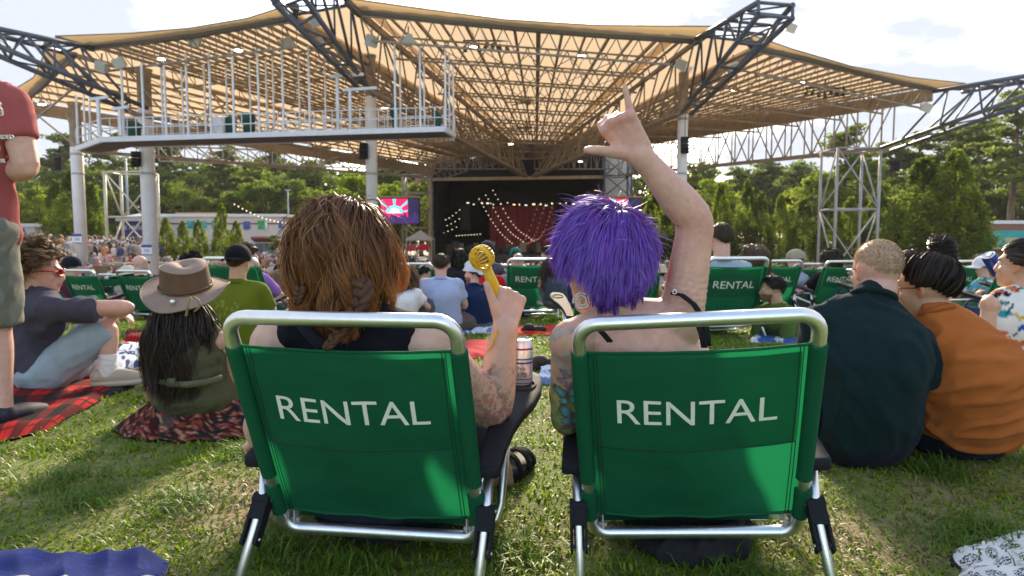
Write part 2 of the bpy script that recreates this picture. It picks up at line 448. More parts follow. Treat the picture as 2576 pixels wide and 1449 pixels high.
def build_screen(px0, px1, py0, py1, Y, label):
    e = empty('video_screen', P((px0 + px1) / 2, py1, Y), label, 'screen')
    a, b = P(px0, py0, Y), P(px1, py1, Y)
    m = MB(); m.box(((a.x + b.x) / 2, Y + .2, (a.z + b.z) / 2), (b.x - a.x + .2, .3, a.z - b.z + .2)); obj('frame', m, mat('screen_black', (.01, .01, .012), rough=.5), e, smooth=False)
    nu, nv = 90, 54; m = MB()
    m.grid(lambda u, v: (a.x + (b.x - a.x) * u, Y - .01, b.z + (a.z - b.z) * v), nu, nv)
    me = m.mesh('panel', e.location); cols = []
    for j in range(nv + 1):
        for i in range(nu + 1):
            u, v = i / nu, j / nv; c = (.012, .008, .05)
            if u < .72 and v > .25: c = (.75, .01, .10)
            if u < .72 and v > .45 and (math.sin((math.atan2(v - .45, u - .36)) * 9) > .75): c = (.05, .55, .62)
            r = math.hypot((u - .36) * 1.25, (v - .48) * 1.1)
            if r < .27 and v > .42: c = (.08, .72, .95)
            if r < .17 and v > .42: c = (.8, .92, .95)
            if v < .33 + .06 * math.sin(u * 23) + .05 * math.sin(u * 51): c = (.03, .01, .09)
            cols.append(c)
    set_col(me, np.array(cols)); obj('panel', me, mat('screen_image', attr='Col', emit=.38, rough=.5), e, world=False)
    m = MB(); m.bar(P(px0 - 2, py0 - 5, Y), P(px1 + 4, py0 - 5, Y), .12); obj('top_rail', m, mat('tan_beam'), e, smooth=False)
build_screen(958, 1053, 500, 562, 64, 'video screen left of the stage showing a cyan burst on pink')
build_screen(1504, 1610, 500, 560, 64, 'video screen right of the stage behind the purple hair')

# ------------------------------------------------------------------ lattice towers
def lattice(name, px0, px1, pyt, pyb, Y, w, material, label, levels=6, depth=2.2, r=.07):
    e = empty(name, P((px0 + px1) / 2, pyb, Y), label, 'tower')
    xa, xb = P(px0, pyt, Y).x, P(px1, pyt, Y).x; zt, zb = P(0, pyt, Y).z, P(0, pyb, Y).z - .6
    cs = [(xa, Y), (xb, Y), (xb, Y + depth), (xa, Y + depth)]
    for c in cs:
        m = MB(); m.bar((c[0], c[1], zb), (c[0], c[1], zt), r * 1.35, 8); obj('leg', m, material, e)
    for k in range(levels + 1):
        z = zb + (zt - zb) * k / levels
        for i in range(4):
            a, b = cs[i], cs[(i + 1) % 4]
            m = MB(); m.bar((*a, z), (*b, z), r * .8, 6); obj('rung', m, material, e)
            if k < levels:
                z2 = zb + (zt - zb) * (k + 1) / levels
                if (k + i) % 2: a, b = b, a
                m = MB(); m.bar((*a, z), (*b, z2), r * .75, 6); obj('brace', m, material, e)
    return e
lattice('truss_tower', 2108, 2216, 372, 655, 46, .1, mat('tower_grey', (.36, .37, .40), rough=.5, var=.15, vscale=2), 'grey lattice steel tower on the right in front of the conifer hedge', 2, 2.4)
lattice('truss_tower', 262, 358, 432, 640, 58, .1, mat('tower_tan', (.55, .50, .40), rough=.5, var=.15, vscale=2), 'sunlit pale lattice tower between the two white columns on the left', 2, 2.4, .09)
lattice('truss_tower', 1012, 1084, 440, 645, 67, .1, BROWNSTEEL, 'brown lattice tower at the left side of the stage', 5, 2.4, .08)
lattice('truss_tower', 1522, 1590, 385, 645, 67, .1, BLUESTEEL, 'dark blue-grey lattice tower at the right side of the stage', 5, 2.4, .08)
e = empty('stage_annex', P(1555, 640, 74), 'pale blank wall of the stage annex behind the right tower', 'building')
m = MB(); a, b = P(1522, 375, 72), P(1588, 650, 72); m.box(((a.x + b.x) / 2, 75, (a.z + b.z) / 2), (b.x - a.x, 6, a.z - b.z)); obj('wall', m, mat('pale_wall', (.62, .56, .48), rough=.9, var=.08, vscale=1), e, smooth=False)

# ------------------------------------------------------------------ pavilion
def build_pavilion():
    pav = empty('pavilion', P(1328, 650, 50), 'huge tan fabric pavilion roof on steel trusses and white columns over the seats', 'pavilion')
    roofm = mat('roof_fabric', (.54, .40, .26), rough=.8, var=.06, vscale=.35, trans=.60, tcol=(.74, .55, .345))
    bays = [((60, 262, 45), (180, 148, 37.5), (1170, 400, 66), (1090, 425, 63)),
            ((235, 124, 36.5), (745, 52, 33), (1296, 372, 68), (1180, 398, 66)),
            ((905, 37, 33), (1717, 106, 35), (1392, 372, 68), (1300, 372, 68)),
            ((1905, 128, 36), (2345, 229, 42), (1585, 352, 62), (1400, 374, 68))]
    UP = V((0, 0, 1))
    for bi, (A, B, C, D) in enumerate(bays):
        A, B, C, D = P(*A), P(*B), P(*C), P(*D)
        def S(u, v, up=0.0):
            p = (A * (1 - u) + B * u) * (1 - v) + (D * (1 - u) + C * u) * v
            return p + UP * (up - .0 * math.sin(math.pi * v))
        npur = (7, 19, 13, 17)[bi]; nlat = (3, 7, 9, 8)[bi]
        m = MB(); m.grid(lambda u, v: S(u, v, .34 + .03 * math.cos(u * npur * 2 * math.pi)), npur * 4, 20); obj('roof_membrane', m, roofm, pav)
        for k in range(npur + 1):
            u = k / npur; m = MB()
            w = .075 if k % 2 else .10
            if bi == 2 and k == npur // 2 + 1: w = .17
            m.bar(S(u, 0, .15), S(u, 1, .15), w, w2=w * .8); obj('purlin', m, BROWNSTEEL, pav, smooth=False)
        vals = [0.0] + [((k + 1) / (nlat)) ** 1.15 for k in range(nlat)]
        for k, v in enumerate(vals):
            vb = v + .015; dep = 1.0; m = MB(); na = (6, 16, 14, 16)[bi]
            m.bar(S(0, v, -.05), S(1, v, -.05), .06); m.bar(S(.02, vb, -dep), S(.98, vb, -dep), .07)
            for j in range(na):
                u0, u1 = j / na, (j + 1) / na
                a, b = (S(u0, v, -.05), S((u0 + u1) / 2, vb, -dep)); c = S(u1, v, -.05)
                m.bar(a, b, .03, caps=False); m.bar(b, c, .03, caps=False)
            o = obj('lateral_truss', m, BROWNSTEEL, pav, smooth=False)
        for v in (.12, .3, .55):
            m = MB(); nx = npur // 2
            for j in range(nx):
                m.bar(S(j / nx, v, -.02), S((j + 1) / nx, v + .16, -.02), .025, caps=False); m.bar(S((j + 1) / nx, v, -.02), S(j / nx, v + .16, -.02), .025, caps=False)
            obj('cross_bracing', m, BROWNSTEEL, pav, smooth=False)
    # fabric valances at the back edge: lower edge polyline, upper outer edge polyline
    val = [
        ([(190, 142, 37.5), (150, 178, 39), (100, 228, 42), (60, 256, 45)], [(112, 110, 36.5), (108, 150, 38), (85, 200, 41), (22, 238, 44)]),
        ([(236, 123, 36.5), (380, 108, 35.5), (500, 92, 34.5), (620, 72, 33.8), (738, 50, 33)], [(139, 97, 35.7), (330, 90, 34.8), (480, 77, 33.8), (620, 53, 33), (745, 14, 32.2)]),
        ([(906, 36, 33), (1100, 57, 33.5), (1300, 76, 34), (1500, 93, 34.5), (1745, 108, 35)], [(872, 2, 32.2), (1050, 27, 32.7), (1270, 56, 33.2), (1500, 70, 33.6), (1795, 73, 34.2)]),
        ([(1905, 128, 36), (2017, 150, 37.3), (2150, 184, 39), (2260, 211, 40.5), (2345, 228, 42)], [(1868, 86, 35.2), (1990, 128, 36.4), (2140, 172, 38), (2290, 200, 39.8), (2428, 215, 41.6)])]
    for lo, hi in val:
        L = [P(*p) for p in lo]; H = [P(*p) for p in hi]; n = len(L)
        def at(c, t):
            t = t * (n - 1); i = min(n - 2, int(t)); f = t - i; return c[i] * (1 - f) + c[i + 1] * f
        m = MB(); m.grid(lambda u, v: at(L, u) * (1 - v) + at(H, u) * v + V((0, -.25 * math.sin(math.pi * v), .12)), 24, 4)
        obj('roof_valance', m, mat('valance_fabric', (.30, .215, .12), rough=.85, var=.08, vscale=.5, trans=.35, tcol=(.50, .35, .18)), pav)
        m = MB(); m.tube([p + V((0, 0, .1)) for p in L], .16, 6); obj('edge_beam', m, mat('edge_beam', (.13, .11, .09), rough=.6), pav)
        m = MB(); m.tube([p + V((0, 0, .12)) for p in H], .035, 5); obj('edge_cable', m, BROWNSTEEL, pav)
    for a, b in (((139, 97, 35.7), (236, 123, 36.5)), ((112, 110, 36.5), (190, 142, 37.5)), ((1795, 73, 34.2), (1745, 108, 35)), ((1868, 86, 35.2), (1905, 128, 36)), ((2428, 215, 41.6), (2345, 229, 42)), ((872, 2, 32.2), (906, 36, 33)), ((745, 14, 32.2), (738, 50, 33))):
        m = MB(); m.bar(P(*a), P(*b), .2); obj('corner_beam', m, mat('edge_beam'), pav, smooth=False)
    # infill strips of fabric over the ridge trusses
    for i in range(3):
        B_, C_, A_, D_ = P(*bays[i][1]), P(*bays[i][2]), P(*bays[i + 1][0]), P(*bays[i + 1][3]); k_ = .16
        A, B, C, D = B_ + (B_ - A_) * k_, A_ + (A_ - B_) * k_, D_ + V((.5, 0, 0)), C_ - V((.5, 0, 0))
        m = MB(); m.grid(lambda u, v: (A * (1 - u) + B * u) * (1 - v) + (D * (1 - u) + C * u) * v + UP * .42, 4, 12); obj('ridge_membrane', m, roofm, pav)
    # deep edge boards under the outer roof edges
    for q in (((2345, 232, 42), (1585, 356, 62)), ((62, 264, 45), (1090, 428, 63))):
        a, b = P(*q[0]), P(*q[1]); m = MB(); d = b - a; m.box((a + b) / 2 - UP * .15, (d.length, .25, .75), d.to_track_quat('X', 'Z').to_matrix()); obj('edge_board', m, mat('edge_tan', (.30, .23, .16), rough=.8, var=.2, vscale=1.5), pav, smooth=False)
    # main radial trusses
    rad = [((190, 140, 37.5), (1165, 398, 66), (330, 285, 37), (1095, 436, 67), 13, .9),
           ((745, 52, 33), (1296, 374, 68), (925, 225, 37), (1315, 443, 68), 14, 1.3), ((906, 38, 33), (1302, 374, 68), (948, 235, 38), (1325, 443, 68), 14, 0),
           ((1745, 110, 35), (1390, 374, 68), (1700, 285, 40), (1340, 443, 68), 14, 0), ((1905, 130, 36), (1400, 376, 68), (1722, 280, 41), (1350, 443, 68), 14, 0),
           
           ((62, 264, 45), (1090, 428, 63), (205, 380, 42), (1060, 446, 68), 14, 0)]
    for a, b, c, d, n, _ in rad:
        a, b, c, d = P(*a), P(*b), P(*c), P(*d); m = MB()
        m.bar(a, b, .14); m.bar(c, d, .14)
        for k in range(n + 1):
            t = k / n; p = a * (1 - t) + b * t; q = c * (1 - t) + d * t
            m.bar(q, p, .055, caps=False)
            if k < n:
                t2 = (k + 1) / n
                if k % 2: m.bar(p, c * (1 - t2) + d * t2, .06, caps=False)
                else: m.bar(q, a * (1 - t2) + b * t2, .06, caps=False)
        obj('radial_truss', m, BROWNSTEEL, pav, smooth=False)
    # upright double truss along the right edge, standing on the lattice tower
    for (c, d, zo) in (((2216, 372, 46), (1556, 441, 66), 0), ((2246, 374, 47.4), (1590, 439, 67.2), 1)):
        c, d = P(*c), P(*d); n = 15; m = MB(); m.bar(c, d, .13)
        tl, tr = P(2225, 250, c.y).z, P(1585, 352, d.y).z
        pts = [(c + (d - c) * (k / n)) for k in range(n + 1)]; tops = [V((p.x, p.y, tl + (tr - tl) * (k / n))) for k, p in enumerate(pts)]
        m.bar(tops[0], tops[-1], .1)
        for k in range(n + 1):
            m.bar(pts[k], tops[k], .055, 6, caps=False)
            if k < n: m.bar(pts[k], tops[k + 1], .06, 6, caps=False) if k % 2 else m.bar(tops[k], pts[k + 1], .06, 6, caps=False)
        obj('radial_truss', m, BROWNSTEEL, pav, smooth=False)
    # trusses over the stage front and the left rear
    for a, b, h, n in (((1060, 425, 66), (1318, 425, 68.5), 2.2, 16), ((1345, 425, 68.5), (1545, 425, 67), 2.2, 14), ((1060, 385, 64), (1330, 400, 66), 1.8, 18), ((1350, 398, 66), (1590, 380, 64), 1.8, 14), ((400, 405, 60), (1060, 428, 66), 1.3, 22), ((1130, 360, 60), (1560, 352, 60), 1.2, 22), ((940, 395, 60), (1160, 410, 63), 1.6, 10)):
        a, b = P(*a), P(*b); m = MB(); up = V((0, 0, h))
        m.bar(a, b, .09); m.bar(a + up, b + up, .09)
        for k in range(n):
            p, q = a + (b - a) * (k / n), a + (b - a) * ((k + 1) / n)
            m.bar(p, p + up, .05, caps=False)
            m.bar(p, q + up, .05, caps=False) if k % 2 else m.bar(p + up, q, .05, caps=False)
        obj('rear_truss', m, BROWNSTEEL, pav, smooth=False)
    # outriggers reaching back past the roof edge
    outr = [[((905, 36, 33), (690, -190, 28.5)), ((745, 50, 33), (640, -60, 28.5)), ((940, 240, 38), (740, -40, 28.5)), ((900, 222, 37), (690, 8, 28.5))],
            [((1748, 100, 35), (1908, 6, 29)), ((1900, 118, 36), (1994, 13, 29.4)), ((1716, 282, 41), (1908, 38, 29)), ((1738, 288, 41), (1994, 46, 29.4))],
            [((236, 122, 36.5), (-90, 55, 31)), ((190, 140, 37.5), (-90, 66, 31.5)), ((372, 272, 38), (-90, 80, 31)), ((352, 290, 38.5), (-90, 104, 31.5))],
            [((2345, 230, 42), (2720, 168, 37)), ((2420, 232, 43), (2720, 182, 37.6)), ((2216, 372, 45.5), (2720, 190, 37)), ((2240, 380, 46.5), (2720, 214, 37.6))]]
    for ch in outr:
        L = [(P(*a), P(*b)) for a, b in ch]; m = MB()
        for a, b in L: m.bar(a, b, .125, 8)
        n = 4
        for k in range(n + 1):
            t = .12 + .88 * k / n; q = [a * (1 - t) + b * t for a, b in L]
            for i, j in ((0, 1), (2, 3), (0, 2), (1, 3)): m.bar(q[i], q[j], .075, 6)
            if k < n:
                t2 = .12 + .88 * (k + 1) / n; r = [a * (1 - t2) + b * t2 for a, b in L]
                m.bar(q[0], r[2] if k % 2 else r[2], .055, 6); m.bar(q[1], r[3], .055, 6); m.bar(q[0], r[1], .045, 6); m.bar(q[2], r[3], .045, 6)
        obj('outrigger', m, BLUESTEEL, pav)
    # columns: dark upper sleeve, white lower shaft with collars
    for px, py, pb, Y, rr, dk0 in ((196, 372, 655, 44, .36, 270), (374, 272, 655, 40, .40, 188), (936, 245, 655, 40, .33, 150), (1714, 290, 655, 42, .31, 175)):
        e = P(px, py, Y); x = P(px, 500, Y).x
        zt, zb = P(px, py, Y).z, ground(x, Y) - .3; zd = P(px, dk0, Y).z
        if px == 196: x = P(196, 450, Y).x
        m = MB(); m.lathe([(0, zb), (rr, zb), (rr, zt), (rr * .9, zt + .05), (0, zt + .05)], (x, Y, 0), 28); c = obj('column', m, mat('column_white', (.72, .72, .73), rough=.35, var=.08, vscale=1.5), pav)
        m = MB(); m.lathe([(rr * .88, zt - .1), (rr * .95, zt + .1), (rr * .95, zd), (rr * 1.25, zd + .3), (0, zd + .3)], (x, Y, 0), 20); obj('column_head', m, BROWNSTEEL, c)
        for zz in (P(px, 437, Y).z, P(px, 232 if px == 936 else 300, Y).z if px > 900 else zt - .4):
            m = MB(); m.lathe([(rr, zz - .07), (rr * 1.07, zz - .05), (rr * 1.07, zz + .05), (rr, zz + .07)], (x, Y, 0), 28); obj('collar', m, mat('collar_grey', (.4, .41, .43)), c)
    return pav
PAV = build_pavilion()

def build_column_signs():
    for px, py, Y, rr, label in ((210, 600, 44, .36, 'small blue and white section sign on the leftmost white column'), (383, 628, 40, .40, 'blue and white section sign on the thick second white column')):
        p = P(px, py, Y); x = P(196 if px < 300 else 374, 500 if px > 300 else 450, Y).x
        e = empty('section_sign', (x, Y - rr - .03, p.z), label, 'sign')
        m = MB(); m.box((x, Y - rr - .03, p.z), (.62, .04, .62)); obj('board', m, mat('sign_white', (.75, .76, .8), rough=.4), e, smooth=False)
        m = MB(); m.box((x, Y - rr - .056, p.z + .22), (.60, .012, .16)); obj('band', m, mat('sign_blue', (.04, .06, .25), rough=.4), e, smooth=False)
        m = MB(); m.box((x, Y - rr - .056, p.z - .28), (.60, .012, .05)); obj('band', m, mat('sign_blue'), e, smooth=False)
        text3d('103' if px > 300 else '102', 'number', .24, (x, Y - rr - .055, p.z - .05), mat('sign_blue'), e)

def text3d(s, name, size, loc, material, parent, rot=None, depth=.004):
    cu = bpy.data.curves.new(name, 'FONT'); cu.body = s; cu.size = size; cu.align_x = 'CENTER'; cu.align_y = 'CENTER'; cu.extrude = depth; cu.resolution_u = 3
    o = bpy.data.objects.new('tmp', cu); COL.objects.link(o)
    dg = bpy.context.evaluated_depsgraph_get(); me = bpy.data.meshes.new_from_object(o.evaluated_get(dg)); me.name = name
    bpy.data.objects.remove(o); me.materials.clear()
    me.transform(Matrix.Translation(V(loc)) @ (rot.to_matrix().to_4x4() if rot else Matrix.Rotation(R(90), 4, 'X')))
    return obj(name, me, material, parent)
build_column_signs()

# ------------------------------------------------------------------ catwalk hung in front of the columns
def build_catwalk():
    cw = empty('catwalk', P(620, 340, 36), 'white steel spotlight catwalk hanging under the left of the pavilion roof', 'catwalk')
    pts = [P(193, 368, 38.5), P(256, 345, 36.2), P(1117, 318, 34.6), P(1143, 334, 37.0)]
    th = .26
    wh = WHITEP
    for a, b in zip(pts, pts[1:]):
        d = (b - a); m = MB(); q = d.to_track_quat('X', 'Z').to_matrix()
        m.box((a + b) / 2 - V((0, 0, th / 2)), (d.length + .02, .16, th), q); obj('edge_girder', m, wh, cw, smooth=False)
    back = [p + V((.35, 2.3, 0)) for p in pts]; back[0] = pts[0] + V((.6, 1.2, 0)); back[3] = pts[3] + V((0, 1.0, 0))
    m = MB(); m.add([p - V((0, 0, .12)) for p in pts] + [p - V((0, 0, .12)) for p in back], [(0, 1, 5, 4), (1, 2, 6, 5), (2, 3, 7, 6)])
    m.add([p - V((0, 0, .22)) for p in pts] + [p - V((0, 0, .22)) for p in back], [(4, 5, 1, 0), (5, 6, 2, 1), (6, 7, 3, 2)])
    obj('deck', m, mat('deck_brown', (.12, .09, .07), rough=.8, var=.2, vscale=2), cw, smooth=False)
    m = MB(); d = back[2] - back[1]; m.box((back[1] + back[2]) / 2 - V((0, 0, th / 2)), (d.length, .16, th), d.to_track_quat('X', 'Z').to_matrix()); obj('edge_girder', m, wh, cw, smooth=False)
    for h in (.45, .95):
        m = MB(); m.tube([p + V((0, 0, h)) for p in pts], .032, 6); obj('rail', m, wh, cw)
        m = MB(); m.tube([p + V((0, 0, h)) for p in back], .028, 6); obj('rail', m, wh, cw)
    n = 38
    for k in range(n + 1):
        t = k / n; p = pts[1] + (pts[2] - pts[1]) * t; m = MB(); m.bar(p, p + V((0, 0, .97)), .026, 6); obj('rail_post', m, wh, cw)
        p = back[1] + (back[2] - back[1]) * t; m = MB(); m.bar(p, p + V((0, 0, .97)), .024, 6); obj('rail_post', m, wh, cw)
    for p in (pts[0], pts[3], (pts[0] + pts[1]) / 2):
        m = MB(); m.bar(p, p + V((0, 0, .97)), .03, 6); obj('rail_post', m, wh, cw)
    fr = [(196, 238), (312, 165), (363, 160), (419, 150), (474, 135), (532, 132), (590, 130), (653, 122), (714, 118), (780, 116), (995, 112), (1058, 112), (1121, 118)]
    bk = [(214, 225), (228, 236), (411, 170), (462, 168), (518, 160), (573, 162), (632, 152), (673, 150), (690, 143), (755, 136), (820, 130), (1008, 128), (1068, 132), (1131, 136), (1141, 150)]
    for (x, yt) in fr:
        p0 = pts[1] + (pts[2] - pts[1]) * ((x - 256) / 861); Y = p0.y
        if x < 256: Y = 37.8
        b = P(x, 335, Y); b.z = p0.z - .1; t = P(x, yt, Y); t.x = b.x
        m = MB(); m.bar(b, t, .066, 4); obj('hanger', m, wh, cw, smooth=False)
    for (x, yt) in bk:
        Y = (back[1] + (back[2] - back[1]) * ((x - 256) / 861)).y
        if x < 256: Y = 38.6
        b = P(x, 330, Y); b.z = back[1].z - .1; t = P(x, yt, Y); t.x = b.x
        m = MB(); m.bar(b, t, .058, 4); obj('hanger', m, wh, cw, smooth=False)
    # stepped side stubs by the outriggers
    for (x0, x1, y) in ((228, 272, 247), (283, 322, 272), (830, 915, 190), (862, 948, 224)):
        m = MB(); m.bar(P(x0, y + 3, 35.6), P(x1, y - 3, 35.6), .1); obj('stub_beam', m, wh, cw, smooth=False)
        xm = x0 + 18; b = P(xm, 330, 35.6); t = P(xm, y, 35.6); b.z = pts[1].z; b.x = t.x; m = MB(); m.bar(b, t, .1); obj('hanger', m, wh, cw, smooth=False)
    # covered follow spots
    gm = mat('spot_cover', (.004, .075, .055), rough=.8, var=.2, vscale=3)
    for k, (x, wd, hh, lb) in enumerate(((308, 50, 28, 'dark green covered followspot at the left end of the catwalk'), (566, 40, 30, 'dark green covered followspot beside the white box on the catwalk'), (614, 40, 40, 'tall dark green covered followspot in the middle of the catwalk'), (989, 22, 50, 'slim tall green covered followspot right of the white column'), (1094, 24, 28, 'small green covered followspot at the right end of the catwalk'))):
        t = (x - 256) / 861; p = pts[1] + (pts[2] - pts[1]) * t + V((0, 1.0, 0)); w = wd / F * p.y; h = hh / F * p.y + .35
        e = empty('followspot', p, lb, 'spotlight', 'covered followspots on the catwalk')
        m = MB(); m.ell(p + V((0, 0, h * .72)), ((w / 2, 0, 0), (0, .35, 0), (0, 0, h * .3)), 12, 8); m.ell(p + V((w * .1, 0, h * .35)), ((w * .35, 0, 0), (0, .3, 0), (0, 0, h * .4)), 12, 8)
        me = m.mesh('cover', e.location)
        for v in me.vertices: v.co += V((.05, .05, .05)) * mnoise.noise(v.co * 4 + V((k, 0, 0)))
        obj('cover', me, gm, e, world=False)
        m = MB(); m.bar(p + V((0, 0, -.05)), p + V((0, 0, h * .3)), .1, 8); obj('stand', m, DARK, e)
    p = pts[1] + (pts[2] - pts[1]) * ((548 - 256) / 861) + V((0, .5, 0))
    m = MB(); m.box(p + V((0, 0, .45)), (.62, .4, .9)); thing('equipment_box', m, WHITEP, 'white equipment box standing on the catwalk beside the green spotlight', 'box', smooth=False)
build_catwalk()

def pav_fixtures():
    sp = [(343, 400, 38, 39.5, 'black line array speaker hanging beside the second white column'), (915, 380, 40, 39.5, 'black line array speaker hanging beside the centre-left white column'), (1723, 365, 42, 41.3, 'black line array speaker strapped to the right white column'), (150, 412, 30, 48, 'small black line array speaker hanging at the far left'), (2252, 418, 24, 47, 'small black speaker on the right lattice tower')]
    for x, y, hh, Y, lb in sp:
        e = empty('line_array_speaker', P(x, y, Y), lb, 'speaker', 'line array speakers under the roof')
        n = 5
        for k in range(n):
            c = P(x, y - hh / 2 + hh * (k + .5) / n, Y); h = hh / n / F * Y
            m = MB(); m.box(c, (.42, .4, h * .86), Matrix.Rotation(R(4 * k), 3, 'X')); obj('cabinet', m, BLACKP, e, smooth=False)
        m = MB(); t = P(x, y - hh / 2, Y); m.bar(t, t + V((0, 0, 1.6)), .02, 5); obj('cable', m, DARK, e)
    fl = [(935, 103, 34), (1027, 102, 34), (1713, 162, 37), (722, 108, 35), (490, 102, 35), (1845, 172, 36), (2330, 270, 41), (800, 108, 35), (255, 168, 36), (300, 158, 36), (1990, 70, 40), (795, 52, 32)]
    for k, (x, y, Y) in enumerate(fl):
        c = P(x, y, Y)
        e = empty('floodlight', c, ['pale floodlight box above the catwalk beside the centre-left column', 'square white floodlight box right of the centre-left column', 'pale floodlight box on top of the right column', 'tilted white floodlight near the roof edge above the catwalk', 'cluster floodlight hanging under the left roof edge', 'wide white floodlight under the right outrigger', 'pale floodlight under the far right roof corner', 'white floodlight behind the centre-left outrigger', 'pale floodlight under the far left roof, left one of the pair', 'white floodlight under the far left roof, right one of the pair', 'floodlight on the outrigger at the upper right', 'small floodlight cluster on the centre-left outrigger'][k], 'floodlight', 'floodlights fixed under the roof')
        m = MB(); m.box(c, (.55, .3, .5), Matrix.Rotation(R(20 * (-1) ** k), 3, 'Y') @ Matrix.Rotation(R(25), 3, 'X')); obj('housing', m, mat('lamp_housing', (.55, .53, .46), rough=.5), e, smooth=False)
        m = MB(); m.bar(c, c + V((0, .1, .7)), .04, 6); obj('bracket', m, BROWNSTEEL, e)
    dl = [(600, 126, 35), (407, 148, 36), (208, 226, 38), (105, 262, 42), (860, 160, 36), (1190, 118, 36), (1463, 140, 37), (1848, 225, 42), (2015, 208, 40), (2187, 244, 42), (1515, 320, 58), (1285, 362, 60), (1190, 391, 66), (1460, 406, 66), (967, 272, 44), (448, 311, 45)]
    for k, (x, y, Y) in enumerate(dl):
        c = P(x, y, Y); e = empty('downlight', c, 'lit white downlight ' + ['above the middle of the catwalk', 'above the left part of the catwalk', 'on the left outrigger', 'at the far left corner of the roof', 'on the centre-left outrigger near its column', 'on the first truss of the centre bay, left one', 'on the first truss of the centre bay, right one', 'on the right outrigger near its column', 'in the right bay, left of the lamp rack', 'in the right bay, right of the lamp rack', 'deep in the centre bay below the ceiling fans', 'just right of the catwalk end', 'below the catwalk end toward the stage', 'near the right end of the stage beam', 'just right of the centre-left column', 'behind the catwalk rail, upper left'][k], 'light', 'lit downlights under the roof')
        m = MB(); m.lathe([(0, -.04), (.2, -.04), (.2, 0), (0, 0)], c, 12); obj('lens', m, mat('lit_lens', (1, .93, .8), emit=3), e)
        m = MB(); m.lathe([(.0, .2), (.1, .18), (.23, .0), (.23, .02), (.1, .2)], c, 12); obj('shade', m, BROWNSTEEL, e)
        m = MB(); m.bar(c + V((0, 0, .15)), c + V((0, 0, 1.2)), .02, 5); obj('stem', m, BROWNSTEEL, e)
    # ceiling fans and stage light cluster
    for x, y, Y, lb in ((1328, 257, 50, 'large ceiling fan hanging in the middle of the centre roof bay'), (1325, 322, 57, 'ceiling fan deeper in the centre roof bay, nearer the stage')):
        c = P(x, y, Y); e = empty('ceiling_fan', c, lb, 'fan', 'ceiling fans under the roof')
        m = MB(); m.lathe([(0, -.2), (.25, -.15), (.25, .15), (0, .2)], c, 12); m.bar(c, c + V((0, 0, 1.5)), .05, 6); obj('hub', m, BROWNSTEEL, e)
        for k in range(8):
            a = k * math.pi / 4; m = MB(); m.box(c + V((math.cos(a), math.sin(a), 0)) * .95, (1.5, .16, .03), Matrix.Rotation(a, 3, 'Z') @ Matrix.Rotation(.2, 3, 'X')); obj('blade', m, BROWNSTEEL, e, smooth=False)
    for x, y, Y, lb in ((1222, 122, 37, 'rack of stage lamps hanging in the centre roof bay'), (2075, 238, 42, 'rack of stage lamps hanging in the right roof bay')):
        c = P(x, y, Y); e = empty('lamp_rack', c, lb, 'lamp rack')
        m = MB(); m.bar(c + V((-1.2, 0, .4)), c + V((1.2, 0, .4)), .05, 6); m.bar(c + V((0, 0, .4)), c + V((0, 0, 1.2)), .05, 6); obj('bar', m, DARK, e)
        for k in range(7):
            p = c + V((-1.1 + k * .37, 0, random.uniform(-.1, .15))); m = MB(); m.lathe([(0, .2), (.08, .18), (.12, -.15), (.1, -.15), (0, -.05)], p, 10, axis=(random.uniform(-.4, .4), random.uniform(-.6, .2), 1)); m.bar(p, p + V((0, 0, .4)), .02, 4)
            obj('lamp', m, mat('lamp_body', (.05, .055, .05), rough=.5), e)
pav_fixtures()

# ------------------------------------------------------------------ trees
def leaf_cloud(centres, radii, counts, size, squash=(1, 1, 1), colA=(.04, .075, .018), colB=(.10, .15, .03), up=.0, shell=.35):
    cs = np.repeat(np.array(centres, float), counts, 0); rs = np.repeat(np.array(radii, float), counts, 0); n = len(cs)
    d = RNG.normal(size=(n, 3)); d /= np.linalg.norm(d, axis=1)[:, None]
    rad = RNG.random(n) ** shell
    p = cs + d * (rs * rad)[:, None] * np.array(squash)
    nn = RNG.normal(size=(n, 3)); nn[:, 2] += up; nn /= np.linalg.norm(nn, axis=1)[:, None]
    t = np.cross(nn, RNG.normal(size=(n, 3))); t /= np.linalg.norm(t, axis=1)[:, None]; b = np.cross(nn, t)
    s = (size * (.55 + .9 * RNG.random(n)))[:, None]
    vs = np.stack([p - t * s * .5, p + b * s * .32, p + t * s * .5, p - b * s * .32], 1).reshape(-1, 3)
    q = np.arange(n * 4).reshape(-1, 4)
    k = RNG.random((len(centres), 1)) * .75; kk = np.repeat(k, counts, 0) + .25 * RNG.random((n, 1))
    c = np.array([colA]) * (1 - kk) + np.array([colB]) * kk
    return vs, q, np.repeat(c, 4, 0)

LEAF = mat('leaf', attr='Col', rough=.6, trans=.8)
BARK = mat('bark', (.11, .075, .05), rough=.95, var=.35, vscale=4, bump=.5, bscale=12, stretch=(1, 1, .2))
def leaf_mesh(name, parts):
    vs = np.concatenate([p[0] for p in parts]); o = 0; qs = []
    for p in parts: qs.append(p[1] + o); o += len(p[0])
    me = np_mesh(name, vs, np.concatenate(qs), smooth=False); set_col(me, np.concatenate([p[2] for p in parts])); me.materials.append(LEAF); return me

